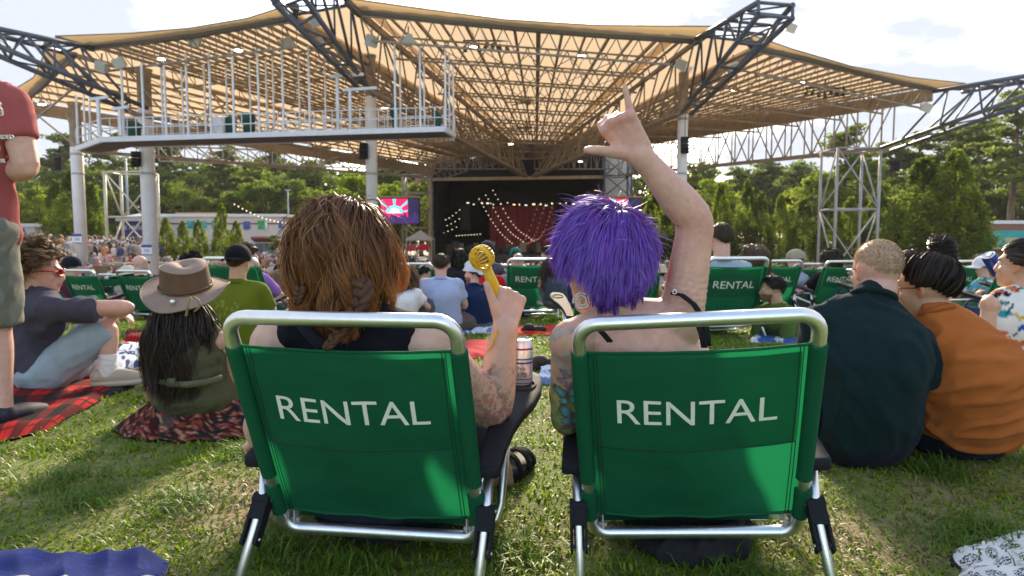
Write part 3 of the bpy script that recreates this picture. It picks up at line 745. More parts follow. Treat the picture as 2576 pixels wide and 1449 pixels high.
def proto_broad(seed, colA, colB):
    random.seed(seed); cs, rs, ct = [], [], []
    tr = MB(); tr.tube([(0, 0, -.03), (.01, 0, .15), (-.015, .01, .33), (.01, 0, .55)], [.030, .022, .017, .008], 8)
    for k in range(46):
        th = random.uniform(0, 6.283); zz = random.uniform(.22, .98); prof = math.sin(math.pi * min(1, max(0, (zz - .12) / .93))) ** .6
        r = .30 * prof * random.uniform(.45, 1.0)
        c = V((r * math.cos(th), r * math.sin(th), zz)); cs.append(c); rs.append(random.uniform(.06, .105)); ct.append(95)
        if k % 4 == 0: tr.tube([(0, 0, max(.15, zz * .55)), (c.x * .5, c.y * .5, zz * .8), c], [.010, .007, .003], 5)
    return leaf_mesh('crown', [leaf_cloud(cs, rs, ct, .036, (1, 1, .75), colA, colB)]), tr
def proto_pine(seed, colA, colB):
    random.seed(seed); cs, rs, ct = [], [], []
    tr = MB(); tr.tube([(0, 0, -.03), (.006, 0, .3), (-.008, .004, .6), (.004, 0, .97)], [.019, .015, .010, .003], 8)
    for k in range(34):
        zz = .38 + .6 * (k / 34) + random.uniform(-.02, .02); th = random.uniform(0, 6.283); L = (.21 * (1 - (zz - .35) / .75) + .035) * random.uniform(.6, 1.15)
        e = V((L * math.cos(th), L * math.sin(th), zz + random.uniform(-.015, .04)))
        tr.tube([(0, 0, zz - .01), e * .5 + V((0, 0, zz * .5)), e], [.006, .004, .002], 4)
        for j in range(3):
            f = .5 + .25 * j; cs.append(V((e.x * f + random.uniform(-.02, .02), e.y * f + random.uniform(-.02, .02), zz + (e.z - zz) * f + .01))); rs.append(random.uniform(.032, .058)); ct.append(42)
    return leaf_mesh('crown', [leaf_cloud(cs, rs, ct, .026, (1.2, 1.2, .55), colA, colB, up=.4)]), tr
def proto_thuja(seed, colA, colB):
    random.seed(seed); cs, rs, ct = [], [], []
    tr = MB(); tr.tube([(0, 0, -.03), (0, 0, .9)], [.02, .004], 6)
    for k in range(170):
        zz = random.random() ** 1.25 * .97 + .01; th = random.uniform(0, 6.283); rr = .25 * (1 - zz) ** .60 * (.7 + .5 * random.random()) * (1 if zz > .08 else .8)
        cs.append(V((rr * math.cos(th) * .85, rr * math.sin(th) * .85, zz))); rs.append(.030 + .052 * (1 - zz)); ct.append(62)
    return leaf_mesh('crown', [leaf_cloud(cs, rs, ct, .024, (.8, .8, 1.7), colA, colB, shell=.5)]), tr

PROT = {}
for kind, fn, sets in (('broadleaf_tree', proto_broad, [((.06, .115, .016), (.19, .26, .035)), ((.11, .18, .016), (.34, .40, .035)), ((.055, .105, .018), (.16, .22, .035))]),
                       ('pine_tree', proto_pine, [((.07, .11, .022), (.20, .25, .045)), ((.055, .095, .022), (.14, .19, .04))]),
                       ('conifer_tree', proto_thuja, [((.085, .145, .014), (.30, .36, .03)), ((.055, .11, .014), (.22, .28, .028))])):
    for i, (a, b) in enumerate(sets):
        cm, tb = fn(10 + i * 3 + len(kind), a, b); tm = tb.mesh('trunk'); tm.materials.append(BARK); PROT[kind, i] = (cm, tm)

SEEN = {}
def tree(kind, var, px, pbase, ptop, Y, label, group, wide=1.0):
    n_ = SEEN[label] = SEEN.get(label, -1) + 1
    if n_: label += (', second from its left', ', third from its left', ', fourth from its left', ', fifth from its left')[min(3, n_ - 1)]
    b = P(px, pbase, Y); h = P(px, ptop, Y).z - b.z
    e = empty(kind, b, label, 'tree', group); e.rotation_euler = (0, 0, random.uniform(0, 6.28))
    e.scale = (h * wide, h * wide, h)
    for nm, me in (('crown', PROT[kind, var][0]), ('trunk', PROT[kind, var][1])):
        o = bpy.data.objects.new(nm, me); o.parent = e; COL.objects.link(o)
def where_in_row(px, a, b):
    for x, t in ((20, 'at the far left edge'), (180, 'left of the leftmost white column'), (290, 'just right of the leftmost column'), (400, 'behind the thick second column'), (560, 'above the cream building left end'), (720, 'above the cream building right end'), (860, 'behind the brown hair'), (990, 'beside the centre-left column')):
        if px < x: return t
    return 'just left of the stage'
def where_right(px):
    for x, t in ((1700, 'behind the right white column'), (1800, 'beside the raised elbow'), (1950, 'above the pointed hedge conifers'), (2080, 'left of the right lattice tower'), (2200, 'behind the right lattice tower')):
        if px < x: return t
    return 'right of the right lattice tower'
random.seed(5)
# forest behind the left of the pavilion
gL = 'forest trees behind the left of the pavilion'
lab = {'broadleaf_tree': 'tall broadleaf forest tree', 'pine_tree': 'pine rising from the left forest'}
for k in range(30):
    px = -140 + k * 44 + random.uniform(-16, 16); kind = 'pine_tree' if k % 3 == 1 else 'broadleaf_tree'
    tree(kind, k % 2 if kind == 'pine_tree' else k % 3, px, 625, random.uniform(395, 440) if kind == 'broadleaf_tree' else random.uniform(320, 385), random.uniform(96, 118), lab[kind] + ', ' + where_in_row(px, -140, 1140), gL, random.uniform(1.0, 1.35))
for k in range(22):
    px = -120 + k * 58 + random.uniform(-20, 20)
    tree('broadleaf_tree', k % 3, px, 625, random.uniform(455, 505), random.uniform(86, 94), 'lower bushy front tree, ' + where_in_row(px, -120, 1100), 'lower trees in front of the left forest', 1.35)
for px, pt, w, lb in ((55, 485, 1.2, 'bright yellow-green broadleaf tree at the far left behind the standing man'), (108, 470, 1.0, 'second bright yellow-green tree right of the standing man'), (25, 520, 1.2, 'low bright bush at the left edge behind the tent')):
    tree('broadleaf_tree', 1, px, 615, pt, 72, lb, 'bright trees at the far left', w)
for px, pt, Y, w, lb in ((190, 428, 62, 1.15, 'large dark conifer behind the leftmost white column'), (236, 462, 63, 1.1, 'dark conifer right of the leftmost white column'), (150, 455, 64, 1.1, 'dark conifer left of the leftmost white column')):
    tree('conifer_tree', 1, px, 635, pt, Y, lb, 'dark conifers around the leftmost column', w)
for px, pt, Y, lb in ((420, 548, 56, 'small sunlit conifer just right of the second white column'), (462, 556, 56, 'small round conifer second in the row before the white building'), (502, 553, 55, 'small conifer in the middle of the row before the white building'), (560, 512, 56, 'tallest pointed conifer of the row before the white building'), (596, 556, 55, 'last small conifer at the right end of the row')):
    tree('conifer_tree', 0, px, 645, pt, Y, lb, 'small conifers in a row before the white building', 1.15 if px != 560 else .85)
tree('broadleaf_tree', 2, 692, 640, 590, 60, 'small dark shrub beside the white building behind the brown hair', None, 1.3)
for px, pt, lb in ((905, 440, 'yellow-green tree behind the centre-left column'), (1000, 470, 'yellow-green tree left of the stage behind the screen'), (1060, 455, 'yellow-green tree touching the left edge of the stage')):
    tree('broadleaf_tree', 1, px, 640, pt, 80, lb, 'trees just left of the stage', 1.1)
# right side
for k in range(13):
    px = 1605 + k * 47 + random.uniform(-12, 12); kind = 'broadleaf_tree'
    tree(kind, k % 3, px, 620, random.uniform(418, 470) if k % 3 else random.uniform(400, 430), random.uniform(105, 122), 'distant broadleaf skyline tree ' + where_right(px), 'skyline trees right of the stage', random.uniform(1.1, 1.4))
for k, (px, pt) in enumerate(((1850, 428), (2010, 415), (1745, 440), (1925, 405))):
    tree('pine_tree', k % 2, px, 620, pt, 108, 'distant skyline pine ' + where_right(px), 'skyline pines right of the stage', 1.5)
for px, pt, w, lb in ((2045, 440, 1.2, 'bright yellow-green tree left of the right lattice tower'), (2150, 395, 1.1, 'bright yellow-green tree behind the right lattice tower'), (1800, 455, 1.3, 'bright low tree behind the conifer hedge near the right column')):
    tree('broadleaf_tree', 1, px, 640, pt, 78, lb, 'bright trees behind the conifer hedge', w)
for px, pt, Y, w, lb in ((2540, 238, 62, 1.25, 'tall pine with bare trunk at the right edge of the photo'), (2450, 305, 78, 1.5, 'wide pine behind the tall right edge pine'), (2385, 330, 82, 1.4, 'pine left of the wide pine near the right edge'), (2300, 345, 85, 1.4, 'pine just right of the lattice tower, behind the conifers'), (2120, 325, 80, 1.3, 'pine rising behind the right lattice tower'), (2230, 365, 88, 1.5, 'far pine between the lattice tower and the right conifers'), (2620, 290, 70, 1.3, 'pine half outside the right edge of the photo')):
    tree('pine_tree', 0, px, 640, pt, Y, lb, 'pines on the right', w)
for px, pt, Y, w, lb in ((2390, 505, 75, 1.5, 'dense broadleaf tree filling behind the right conifers'), (2480, 470, 76, 1.4, 'dense broadleaf tree behind the teal building'), (2560, 460, 78, 1.4, 'dense broadleaf tree at the far right edge'), (2270, 455, 80, 1.3, 'dense broadleaf tree behind the hedge right of the tower'), (2510, 400, 84, 1.2, 'tall broadleaf tree behind the teal building')):
    tree('broadleaf_tree', 2 if px != 2510 else 1, px, 650, pt, Y, lb, 'dense trees on the far right', w)
hl = ['first', 'second', 'third', 'fourth', 'fifth', 'sixth', 'seventh', 'eighth', 'ninth', 'tenth', 'eleventh', 'twelfth', 'thirteenth']
hedge = [(1642, 490, 70), (1692, 503, 69.5), (1738, 497, 69), (1809, 461, 67), (1875, 456, 66), (1912, 485, 65), (1960, 490, 64), (2018, 500, 62), (2075, 504, 60), (2135, 498, 58), (2205, 478, 56), (2314, 398, 53), (2393, 380, 51)]
for k, (px, pt, Y) in enumerate(hedge):
    tree('conifer_tree', 1 if k % 3 else 0, px, 660, pt, Y, f'{hl[k]} conifer from the left in the tall hedge on the right', 'tall conifers in the hedge on the right', (.85 if 2 < k < 7 else 1.25) if k < 11 else 1.45)
tree('conifer_tree', 0, 2430, 665, 470, 51, 'shorter bushy conifer at the right end of the hedge', 'tall conifers in the hedge on the right', 1.4)

def far_wood(x0, x1, top, Y, n, label):
    cs = []; rs = []
    for k in range(n):
        px = random.uniform(x0, x1); py = random.uniform(top, 620); cs.append(P(px, py, Y + random.uniform(-3, 3))); rs.append(random.uniform(2.2, 3.6))
    me = leaf_mesh('far_wood', [leaf_cloud(cs, rs, [110] * n, 1.15, (1, .6, .7), (.028, .055, .014), (.075, .115, .025))])
    tag(obj('far_wood', me), label, 'wood', kind='stuff')
far_wood(-400, 1110, 420, 126, 230, 'far mass of leafy woodland behind the left trees')
far_wood(1580, 2900, 455, 128, 190, 'far mass of leafy woodland behind the right trees')

# ------------------------------------------------------------------ buildings and tents
def building(name, px0, px1, pyt, pyb, Y, depth, wallc, label, roofc=(.7, .66, .6)):
    e = empty(name, P((px0 + px1) / 2, pyb, Y), label, 'building')
    a, b = P(px0, pyt, Y), P(px1, pyb, Y); w = b.x - a.x; h = a.z - b.z
    m = MB(); m.box(((a.x + b.x) / 2, Y + depth / 2, (a.z + b.z) / 2 - .4), (w, depth, h + .8)); obj('wall', m, mat('wall_' + name + str(px0), wallc, rough=.85, var=.06, vscale=.6), e, smooth=False)
    m = MB(); m.box(((a.x + b.x) / 2, Y + depth / 2, a.z + .14), (w + .5, depth + .5, .3)); obj('roof', m, mat('roofing' + str(px0), roofc, rough=.8), e, smooth=False)
    return e, a, b
e, a, b = building('white_building', 380, 712, 545, 622, 74, 9, (.66, .60, .53), 'long cream building with coloured posters behind the small conifers', (.80, .76, .70))
m = MB(); m.box(((a.x + b.x) / 2, 73.95, a.z - .75), (b.x - a.x, .06, .14)); obj('red_stripe', m, mat('stripe_red', (.28, .05, .04)), e, smooth=False)
posters = [(470, 492, 556, 575, (.02, .30, .28)), (500, 520, 556, 575, (.03, .35, .3)), (532, 548, 556, 575, (.03, .28, .30)), (612, 629, 557, 577, (.03, .07, .32)), (648, 667, 555, 576, (.03, .35, .10)), (666, 673, 556, 576, (.6, .75, .7)), (700, 716, 555, 574, (.04, .10, .40))]
for k, (x0, x1, y0, y1, c) in enumerate(posters):
    p, q = P(x0, y0, 73.9), P(x1 - 4 if x1 > 712 else x1, y1, 73.9); m = MB(); m.box(((p.x + q.x) / 2, 73.9, (p.z + q.z) / 2), (q.x - p.x, .04, p.z - q.z)); obj('poster', m, mat('poster%d' % k, c, rough=.5, var=.5, vscale=1.5), e, smooth=False)
for x0, x1 in ((636, 684), (560, 602)):
    p, q = P(x0, 602, 73.4), P(x1, 606, 73.4); m = MB(); m.box(((p.x + q.x) / 2, 73.3, p.z), (q.x - p.x, 1.2, .22), Matrix.Rotation(R(-18), 3, 'X')); obj('awning', m, mat('stripe_red'), e, smooth=False)
    for j in range(3):
        xx = p.x + (q.x - p.x) * (j + .5) / 3; m = MB(); m.box((xx, 73.93, p.z - 1.0), (.62, .06, 1.1)); w = obj('window', m, mat('frame_dark', (.1, .1, .1)), e, smooth=False)
        m = MB(); m.box((xx, 73.885, p.z - 1.0), (.5, .02, .95)); obj('pane', m, mat('window_glass', (.08, .22, .28), rough=.1), w, smooth=False)
e, a, b = building('rooftop_pavilion', 450, 540, 541, 556, 80, 5, (.55, .45, .35), 'terracotta roofed block standing behind the cream building', (.52, .26, .14))
e, a, b = building('blue_kiosk', 300, 362, 556, 600, 70, 5, (.05, .045, .16), 'dark blue kiosk with pale pitched roof behind the sunlit tower', (.6, .6, .62))
m = MB(); c = P(331, 538, 70); m.add([V((a.x - .4, 69.7, a.z + .3)), V((b.x + .4, 69.7, a.z + .3)), V((b.x + .4, 75.4, a.z + .3)), V((a.x - .4, 75.4, a.z + .3)), V(((a.x + b.x) / 2, 72.5, c.z + .2))], [(0, 1, 4), (1, 2, 4), (2, 3, 4), (3, 0, 4)]); obj('roof_hip', m, mat('hip_pale', (.55, .58, .65)), e, smooth=False)
text3d('LIVE MUSIC', 'lettering', .6, (( a.x + b.x) / 2, 69.96, a.z - .7), mat('sign_white'), e)
e, a, b = building('teal_building', 2478, 2640, 563, 640, 60, 8, (.30, .14, .09), 'low building with white roof and teal painted front at the right edge', (.78, .76, .72))
m = MB(); p, q = P(2482, 580, 59.9), P(2640, 618, 59.9); m.box(((p.x + q.x) / 2, 59.9, (p.z + q.z) / 2), (q.x - p.x, .08, p.z - q.z)); obj('teal_panel', m, mat('teal', (.03, .36, .34), rough=.6, var=.1, vscale=1), e, smooth=False)
m = MB(); p, q = P(2527, 598, 59.8), P(2562, 608, 59.8); m.box(((p.x + q.x) / 2, 59.82, (p.z + q.z) / 2), (q.x - p.x, .05, p.z - q.z)); obj('sign_panel', m, mat('tan_sign', (.55, .42, .2)), e, smooth=False)
m = MB(); p, q = P(2478, 620, 59.5), P(2640, 626, 59.5); m.box(((p.x + q.x) / 2, 59.5, (p.z + q.z) / 2), (q.x - p.x, .9, p.z - q.z)); obj('counter', m, mat('counter', (.6, .45, .3)), e, smooth=False)
e, a, b = building('left_kiosk', 15, 88, 570, 600, 66, 5, (.5, .45, .38), 'low pale kiosk behind the standing man', (.55, .55, .55))

def tent(px, py_eave, py_top, wpx, Y, c1, c2, label):
    c = P(px, py_eave, Y); w = wpx / F * Y / 2; h = (py_eave - py_top) / F * Y
    g = ground(c.x, Y); e = empty('canopy_tent', (c.x, Y, g), label, 'tent')
    cs = [V((c.x + sx * w, Y + sy * w, c.z)) for sx, sy in ((-1, -1), (1, -1), (1, 1), (-1, 1))]; ap = V((c.x, Y, c.z + h))
    for i in range(4):
        m = MB(); a, b = cs[i], cs[(i + 1) % 4]
        m.grid(lambda u, v: (a * (1 - u) + b * u) * (1 - v) + ap * v - V((0, 0, .12 * h * math.sin(math.pi * v))), 6, 5); m.add([a, b, b - V((0, 0, .25)), a - V((0, 0, .25))], [(0, 1, 2, 3)])
        obj('canopy_panel', m, mat('tent_' + label[:8] + str(i % 2), c1 if i % 2 == 0 else c2, rough=.8, trans=.3), e)
        m = MB(); m.bar((a.x, a.y, g), a, .03, 6); obj('pole', m, GALV, e)
tent(62, 600, 574, 75, 56, (.03, .06, .18), (.45, .47, .45), 'navy and white peaked canopy tent beside the standing man')
tent(1058, 598, 578, 62, 64, (.55, .54, .52), (.55, .54, .52), 'pale grey peaked canopy tent left of the stage')
tent(1064, 622, 610, 36, 62, (.6, .02, .06), (.6, .02, .06), 'red canopy tent left of the stage')
tent(1036, 624, 614, 26, 62.5, (.62, .03, .10), (.62, .03, .10), 'small pink-red canopy tent beside the red one')

def pole(px, pt, pb, Y, r, label, c=(.35, .4, .48)):
    m = MB(); b = P(px, pb, Y); t = P(px, pt, Y); m.tube([b, (b.x, b.y, t.z)], [r, r * .7], 10)
    m.box((b.x, b.y, t.z), (.7, .15, .1)); thing('light_pole', m, mat('pole_blue', c, rough=.5), label, 'pole')
pole(323, 395, 560, 72, .14, 'tall blue-grey light pole behind the sunlit tower')
pole(727, 478, 600, 78, .09, 'thin light pole between the cream building and the brown hair', (.3, .3, .3))
def festoon():
    e = empty('festoon_light', P(600, 515, 50), 'string of warm festoon bulbs sloping over the cream building', 'string light')
    pts = [P(590 + 130 * t, 514 + 48 * t + 8 * math.sin(math.pi * t), 55) for t in [i / 26 for i in range(27)]]
    m = MB(); m.tube(pts, .012, 4); obj('wire', m, DARK, e)
    m = MB()
    for p in pts[::2]: m.ball(p, .06, 6, 4)
    tag(obj('bulbs', m, mat('bulb', (1, .80, .56), emit=.42), e), kind='stuff')
festoon()
for k, (x0, x1, y0, y1, Y, lb) in enumerate(((200, 650, 668, 664, 44, 'low tan rail wall below the small conifers'), (30, 190, 655, 640, 46, 'low tan rail wall at the far left'))):
    a, b = P(x0, y0, Y), P(x1, y1, Y); e = empty('rail_wall', a, lb, 'wall'); d = b - a
    m = MB(); m.box((a + b) / 2 - V((0, 0, .35)), (d.length, .2, .7), d.to_track_quat('X', 'Z').to_matrix()); obj('wall', m, mat('rail_tan', (.24, .17, .10), rough=.8), e, smooth=False)
    m = MB(); m.bar(a + V((0, 0, .12)), b + V((0, 0, .12)), .06, 6); obj('top_rail', m, GALV, e)

# ------------------------------------------------------------------ the far crowd
def crowd():
    base = []; fs = []
    prof = [(.17, .0, .11), (.25, .30, .13), (.23, .48, .13), (.08, .57, .08)]
    bb = MB()
    for i in range(len(prof)):
        w, z, d = prof[i]
        for k in range(5):
            a = k * math.pi / 2.5; bb.v.append(V((max(w, .02) * math.cos(a), max(d, .02) * math.sin(a), z)))
    for i in range(len(prof) - 1):
        for k in range(5): bb.f.append((i * 5 + k, i * 5 + (k + 1) % 5, (i + 1) * 5 + (k + 1) % 5, (i + 1) * 5 + k))
    nb = len(bb.v)
    bb.ell((0, 0, .70), ((.095, 0, 0), (0, .11, 0), (0, 0, .13)), 5, 4)
    bv = np.array([tuple(v) for v in bb.v]); nh = 0
    quads = [f for f in bb.f if len(f) == 4]; tris = [f for f in bb.f if len(f) == 3]
    q = np.array(quads); t = np.array(tris)
    pos = []
    y = 17.0
    while y < 67:
        x0, x1 = -36 - y * .12, 16 + (66 - y) * .25
        x = x0
        while x < x1:
            if random.random() < .80: pos.append((x + random.uniform(-.12, .12), y + random.uniform(-.15, .15), random.choice((0, 0, 0, .42))))
            x += random.uniform(.6, .88) * (1 + y / 140)
        y += .95 + y / 110
    for k in range(420): pos.append((random.uniform(-48, -28), random.uniform(46, 64), .75))
    for k in range(160): pos.append((random.uniform(-27, -17), random.uniform(60, 70), .75))
    for k in range(60): pos.append((random.uniform(-13, -9), random.uniform(58, 66), .75))
    n = len(pos); pos = np.array(pos)
    z = np.array([ground(a, b) for a, b in pos[:, :2]]) + .18 + pos[:, 2] * .9
    az = RNG.normal(0, .5, n); sc = .95 + .25 * RNG.random(n)
    ca, sa = np.cos(az), np.sin(az)
    vx = bv[None, :, 0] * ca[:, None] - bv[None, :, 1] * sa[:, None]; vy = bv[None, :, 0] * sa[:, None] + bv[None, :, 1] * ca[:, None]
    vs = np.stack([vx * sc[:, None] + pos[:, 0:1], vy * sc[:, None] + pos[:, 1:2], bv[None, :, 2] * sc[:, None] + z[:, None]], 2)
    off = (np.arange(n) * len(bv))[:, None, None]
    me = np_mesh('crowd', vs.reshape(-1, 3), (q[None] + off).reshape(-1, 4), (t[None] + off).reshape(-1, 3))
    shirts = np.array([(.75, .74, .72), (.7, .68, .66), (.8, .8, .8), (.02, .02, .025), (.03, .03, .035), (.05, .08, .25), (.45, .05, .05), (.5, .45, .4), (.25, .32, .5), (.1, .2, .12), (.6, .3, .12), (.5, .5, .55), (.6, .35, .4)])
    skin = np.array([(.50, .30, .21), (.58, .37, .27), (.40, .23, .15), (.22, .12, .08)]); hair = np.array([(.02, .015, .01), (.08, .05, .03), (.25, .17, .09), (.6, .58, .55), (.03, .03, .05)])
    c = np.zeros((n, len(bv), 3)); c[:, :nb] = shirts[RNG.integers(0, len(shirts), n)][:, None]
    sk = skin[RNG.integers(0, 4, n)]; c[:, nb:] = sk[:, None]
    hv = bv[:, 2] > .69; hv[:nb] = False; hv &= (bv[:, 1] < .06)
    c[:, hv] = hair[RNG.integers(0, 5, n)][:, None]
    set_col(me, c.reshape(-1, 3))
    tag(obj('crowd', me, mat('crowd_cloth', attr='Col', rough=.75)), 'dense mass of concertgoers filling the seats below the lawn', 'crowd', kind='stuff')
    # rows of folding seat backs between the people
    vs = []; qs = []
    for (x, y, _), zz in zip(pos[::1], z):
        if random.random() < .55:
            o = len(vs); a = random.uniform(-.1, .1); yy = y - .32
            vs += [(x - .22, yy, zz + .15), (x + .22, yy + a, zz + .15), (x + .22, yy - .08 + a, zz + .52), (x - .22, yy - .08, zz + .52)]; qs.append((o, o + 1, o + 2, o + 3))
    me = np_mesh('seat_backs', vs, qs, smooth=False)
    tag(obj('seat_backs', me, mat('seat_plastic', (.30, .30, .30), rough=.25, var=.5, vscale=1.0)), 'rows of grey seat backs among the distant audience', 'seats', kind='stuff')
random.seed(21)
crowd()
# ------------------------------------------------------------------ figure library
def remesh(mb, voxel, smooth=5, name='m'):
    me = mb.mesh('tmp'); o = bpy.data.objects.new('tmp', me); COL.objects.link(o)
    r = o.modifiers.new('r', 'REMESH'); r.mode = 'VOXEL'; r.voxel_size = voxel; r.use_smooth_shade = True
    s = o.modifiers.new('s', 'SMOOTH'); s.factor = .5; s.iterations = smooth
    dg = bpy.context.evaluated_depsgraph_get(); ev = o.evaluated_get(dg)
    out = bpy.data.meshes.new_from_object(ev); bpy.data.objects.remove(o); bpy.data.meshes.remove(me)
    out.name = name; out.polygons.foreach_set('use_smooth', [True] * len(out.polygons)); return out

def normals_np(me):
    a = np.empty(len(me.vertices) * 3, dtype=np.float32); me.vertices.foreach_get('normal', a); return a.reshape(-1, 3)

def wrinkle(me, amp, scale, axis=None, seed=0.0, aniso=3.0):
    """pull folds into a cloth mesh: ridged noise, long along axis"""
    co = verts_np(me); no = normals_np(me)
    axis = V(axis).normalized() if axis is not None else V((0, 0, 1))
    rot = axis.to_track_quat('Z', 'Y').to_matrix().transposed()
    Rm = np.array(rot); q = co @ Rm.T; q = q * scale; q[:, 2] /= aniso
    d = np.empty(len(co))
    for i, p in enumerate(q):
        w = mnoise.noise(V((p[0] * .5 + seed, p[1] * .5, p[2] * .7 + 3))) * 1.1
        a = mnoise.noise(V((p[0] + seed + w, p[1] + w, p[2]))); b = mnoise.noise(V((p[0] * .45 + seed + 9, p[1] * .45, p[2] * .9))); c = mnoise.noise(V((p[0] * 2.1 + seed + w, p[1] * 2.1, p[2] * 1.6 + 5)))
        d[i] = max(0, 1 - abs(a) * 3.2) ** 1.5 * 1.1 + b * .8 + max(0, 1 - abs(c) * 3.5) * .35 - .4
    co = co + no * (d * amp)[:, None]
    me.vertices.foreach_set('co', co.astype(np.float32).ravel()); me.update()

def frame(right, up):
    u = V(up).normalized(); r = V(right); r = (r - u * r.dot(u)).normalized(); return r, u.cross(r), u   # right, forward, up

def head_prims(m, c, f, u, s=1.0, ears=True, fem=False):
    f = V(f).normalized(); u = V(u); u = (u - f * u.dot(f)).normalized(); r = f.cross(u)
    A = lambda a, b, d: c + (r * a + f * b + u * d) * s
    E = lambda p, x, y, z, seg=14: m.ell(p, (r * x * s, f * y * s, u * z * s), seg, 10)
    E(A(0, -.012, .032), .076, .098, .086, 18)
    E(A(0, .02, -.03), .064, .072, .075)
    E(A(0, .034, -.062), .052 if not fem else .046, .056, .050)
    E(A(0, .072, -.098), .024, .022, .020)
    m.cap(A(0, .088, .012), A(0, .108, -.032), .009 * s, .0145 * s)
    E(A(.012, .098, -.036), .009, .010, .008); E(A(-.012, .098, -.036), .009, .010, .008)
    m.cap(A(-.032, .084, .022), A(.032, .084, .022), .011 * s, .011 * s)
    for k in (-1, 1): E(A(.040 * k, .062, -.025), .020, .022, .018)
    E(A(0, .092, -.060), .022, .012, .006); E(A(0, .090, -.072), .020, .012, .007)
    if ears:
        for k in (-1, 1):
            fa = (f * .25 - r * k * -.97).normalized()
            m.ell(A(.080 * k, -.012, -.005), ((r * .55 * k + f * -.8) * .019 * s, (r * .8 * k + f * .55) * .0055 * s, u * .031 * s), 12, 8)
            m.ell(A(.079 * k, -.006, -.030), (r * .007 * s, f * .008 * s, u * .009 * s), 8, 6)
    return r, f, u

def hand_prims(m, wr, d, n, thumb, curls=(.5, .55, .6, .65), splay=(0, 0, 0, 0), tcurl=.35, s=1.0, fine=True, tdir=None, extend=None):
    """wr wrist, d towards knuckles, n way the palm faces, thumb side vector; curls index..little"""
    d = V(d).normalized(); n = V(n); n = (n - d * n.dot(d)).normalized(); t = V(thumb); t = (t - d * t.dot(d) - n * t.dot(n)).normalized()
    offs = (.030, .010, -.010, -.029); plen = (.088, .090, .085, .078); flen = (.072, .080, .074, .058)
    tips = []
    for i in range(4):
        a = wr + t * offs[i] * .55 * s + d * .006 * s; k = wr + (t * offs[i] + d * plen[i]) * s
        m.cap(a, k, .0145 * s, .0115 * s, 8); m.ball(k - n * .005 * s, .0118 * s, 8, 6)
        if i < 3: m.cap(wr + (t * (offs[i] - .01) * .7 + d * .03 - n * -.004) * s, wr + (t * (offs[i] - .01) + d * plen[i] * .86 - n * -.004) * s, .0145 * s, .011 * s, 8)
        sd = (d * math.cos(splay[i]) + t * math.sin(splay[i])); p = k; ang = curls[i]; r0 = (.0096, .0099, .0096, .0088)[i] * s
        for j, fr in enumerate((.44, .31, .25)):
            dr = sd * math.cos(ang) + n * math.sin(ang); q = p + dr * flen[i] * fr * s
            m.cap(p, q, r0 * (1 - .1 * j), r0 * (1 - .1 * (j + 1)), 8); p = q; ang += curls[i] * (.95 if j == 0 else .6)
        tips.append(p)
    b = wr + (t * .020 + d * .022) * s; td = V(tdir).normalized() if tdir is not None else (t * .62 + d * .70 + n * .35).normalized()
    m.cap(b, b + td * .036 * s, .0165 * s, .0135 * s, 8); p = b + td * .036 * s
    td2 = (td * math.cos(tcurl) + (d * .6 + n * .5 - t * .4).normalized() * math.sin(tcurl)).normalized() if tdir is None else td
    m.cap(p, p + td2 * .034 * s, .0125 * s, .0105 * s, 8); p = p + td2 * .034 * s
    m.cap(p, p + td2 * .024 * s, .0108 * s, .0085 * s, 8)
    return tips

SKINS = {'fair': (.62, .40, .31), 'pink': (.63, .37, .29), 'tan': (.50, .30, .19), 'olive': (.46, .29, .19), 'warm': (.56, .35, .24), 'brown': (.28, .16, .10)}
SKINM = mat('skin', attr='Col', rough=.48, var=.07, vscale=45, bump=.10, bscale=260, spec=.4)

HAIRM = mat('hair', attr='Col', rough=.45, spec=.35, trans=.3)
def strand_mesh(paths, radius, cols, taper=True, name='hair', ctr=None):
    """paths N x M x 3 -> thin flat locks lying on the scalp side; cols N x M x 3"""
    N, M, _ = paths.shape
    tg = np.gradient(paths, axis=1); tg /= np.linalg.norm(tg, axis=2)[..., None] + 1e-9
    ctr = paths[:, 0].mean(0) if ctr is None else np.array(ctr)
    rad = paths - ctr; rad /= np.linalg.norm(rad, axis=2)[..., None] + 1e-9; rad = rad + RNG.normal(0, .45, (N, 1, 3))
    u = np.cross(tg, rad); u /= np.linalg.norm(u, axis=2)[..., None] + 1e-9
    k = np.linspace(0, 1, M); rr = radius * 1.25 * ((1 - .8 * k ** 2) if taper else np.ones(M)); rr = rr[None, :, None]
    vs = np.stack([paths + u * rr, paths - u * rr], 2)
    idx = np.arange(N * M * 2).reshape(N, M, 2)
    q = np.stack([idx[:, :-1, 0], idx[:, :-1, 1], idx[:, 1:, 1], idx[:, 1:, 0]], -1).reshape(-1, 4)
    me = np_mesh(name, vs.reshape(-1, 3), q); set_col(me, np.repeat(cols.reshape(-1, 1, 3), 2, 1).reshape(-1, 3)); return me

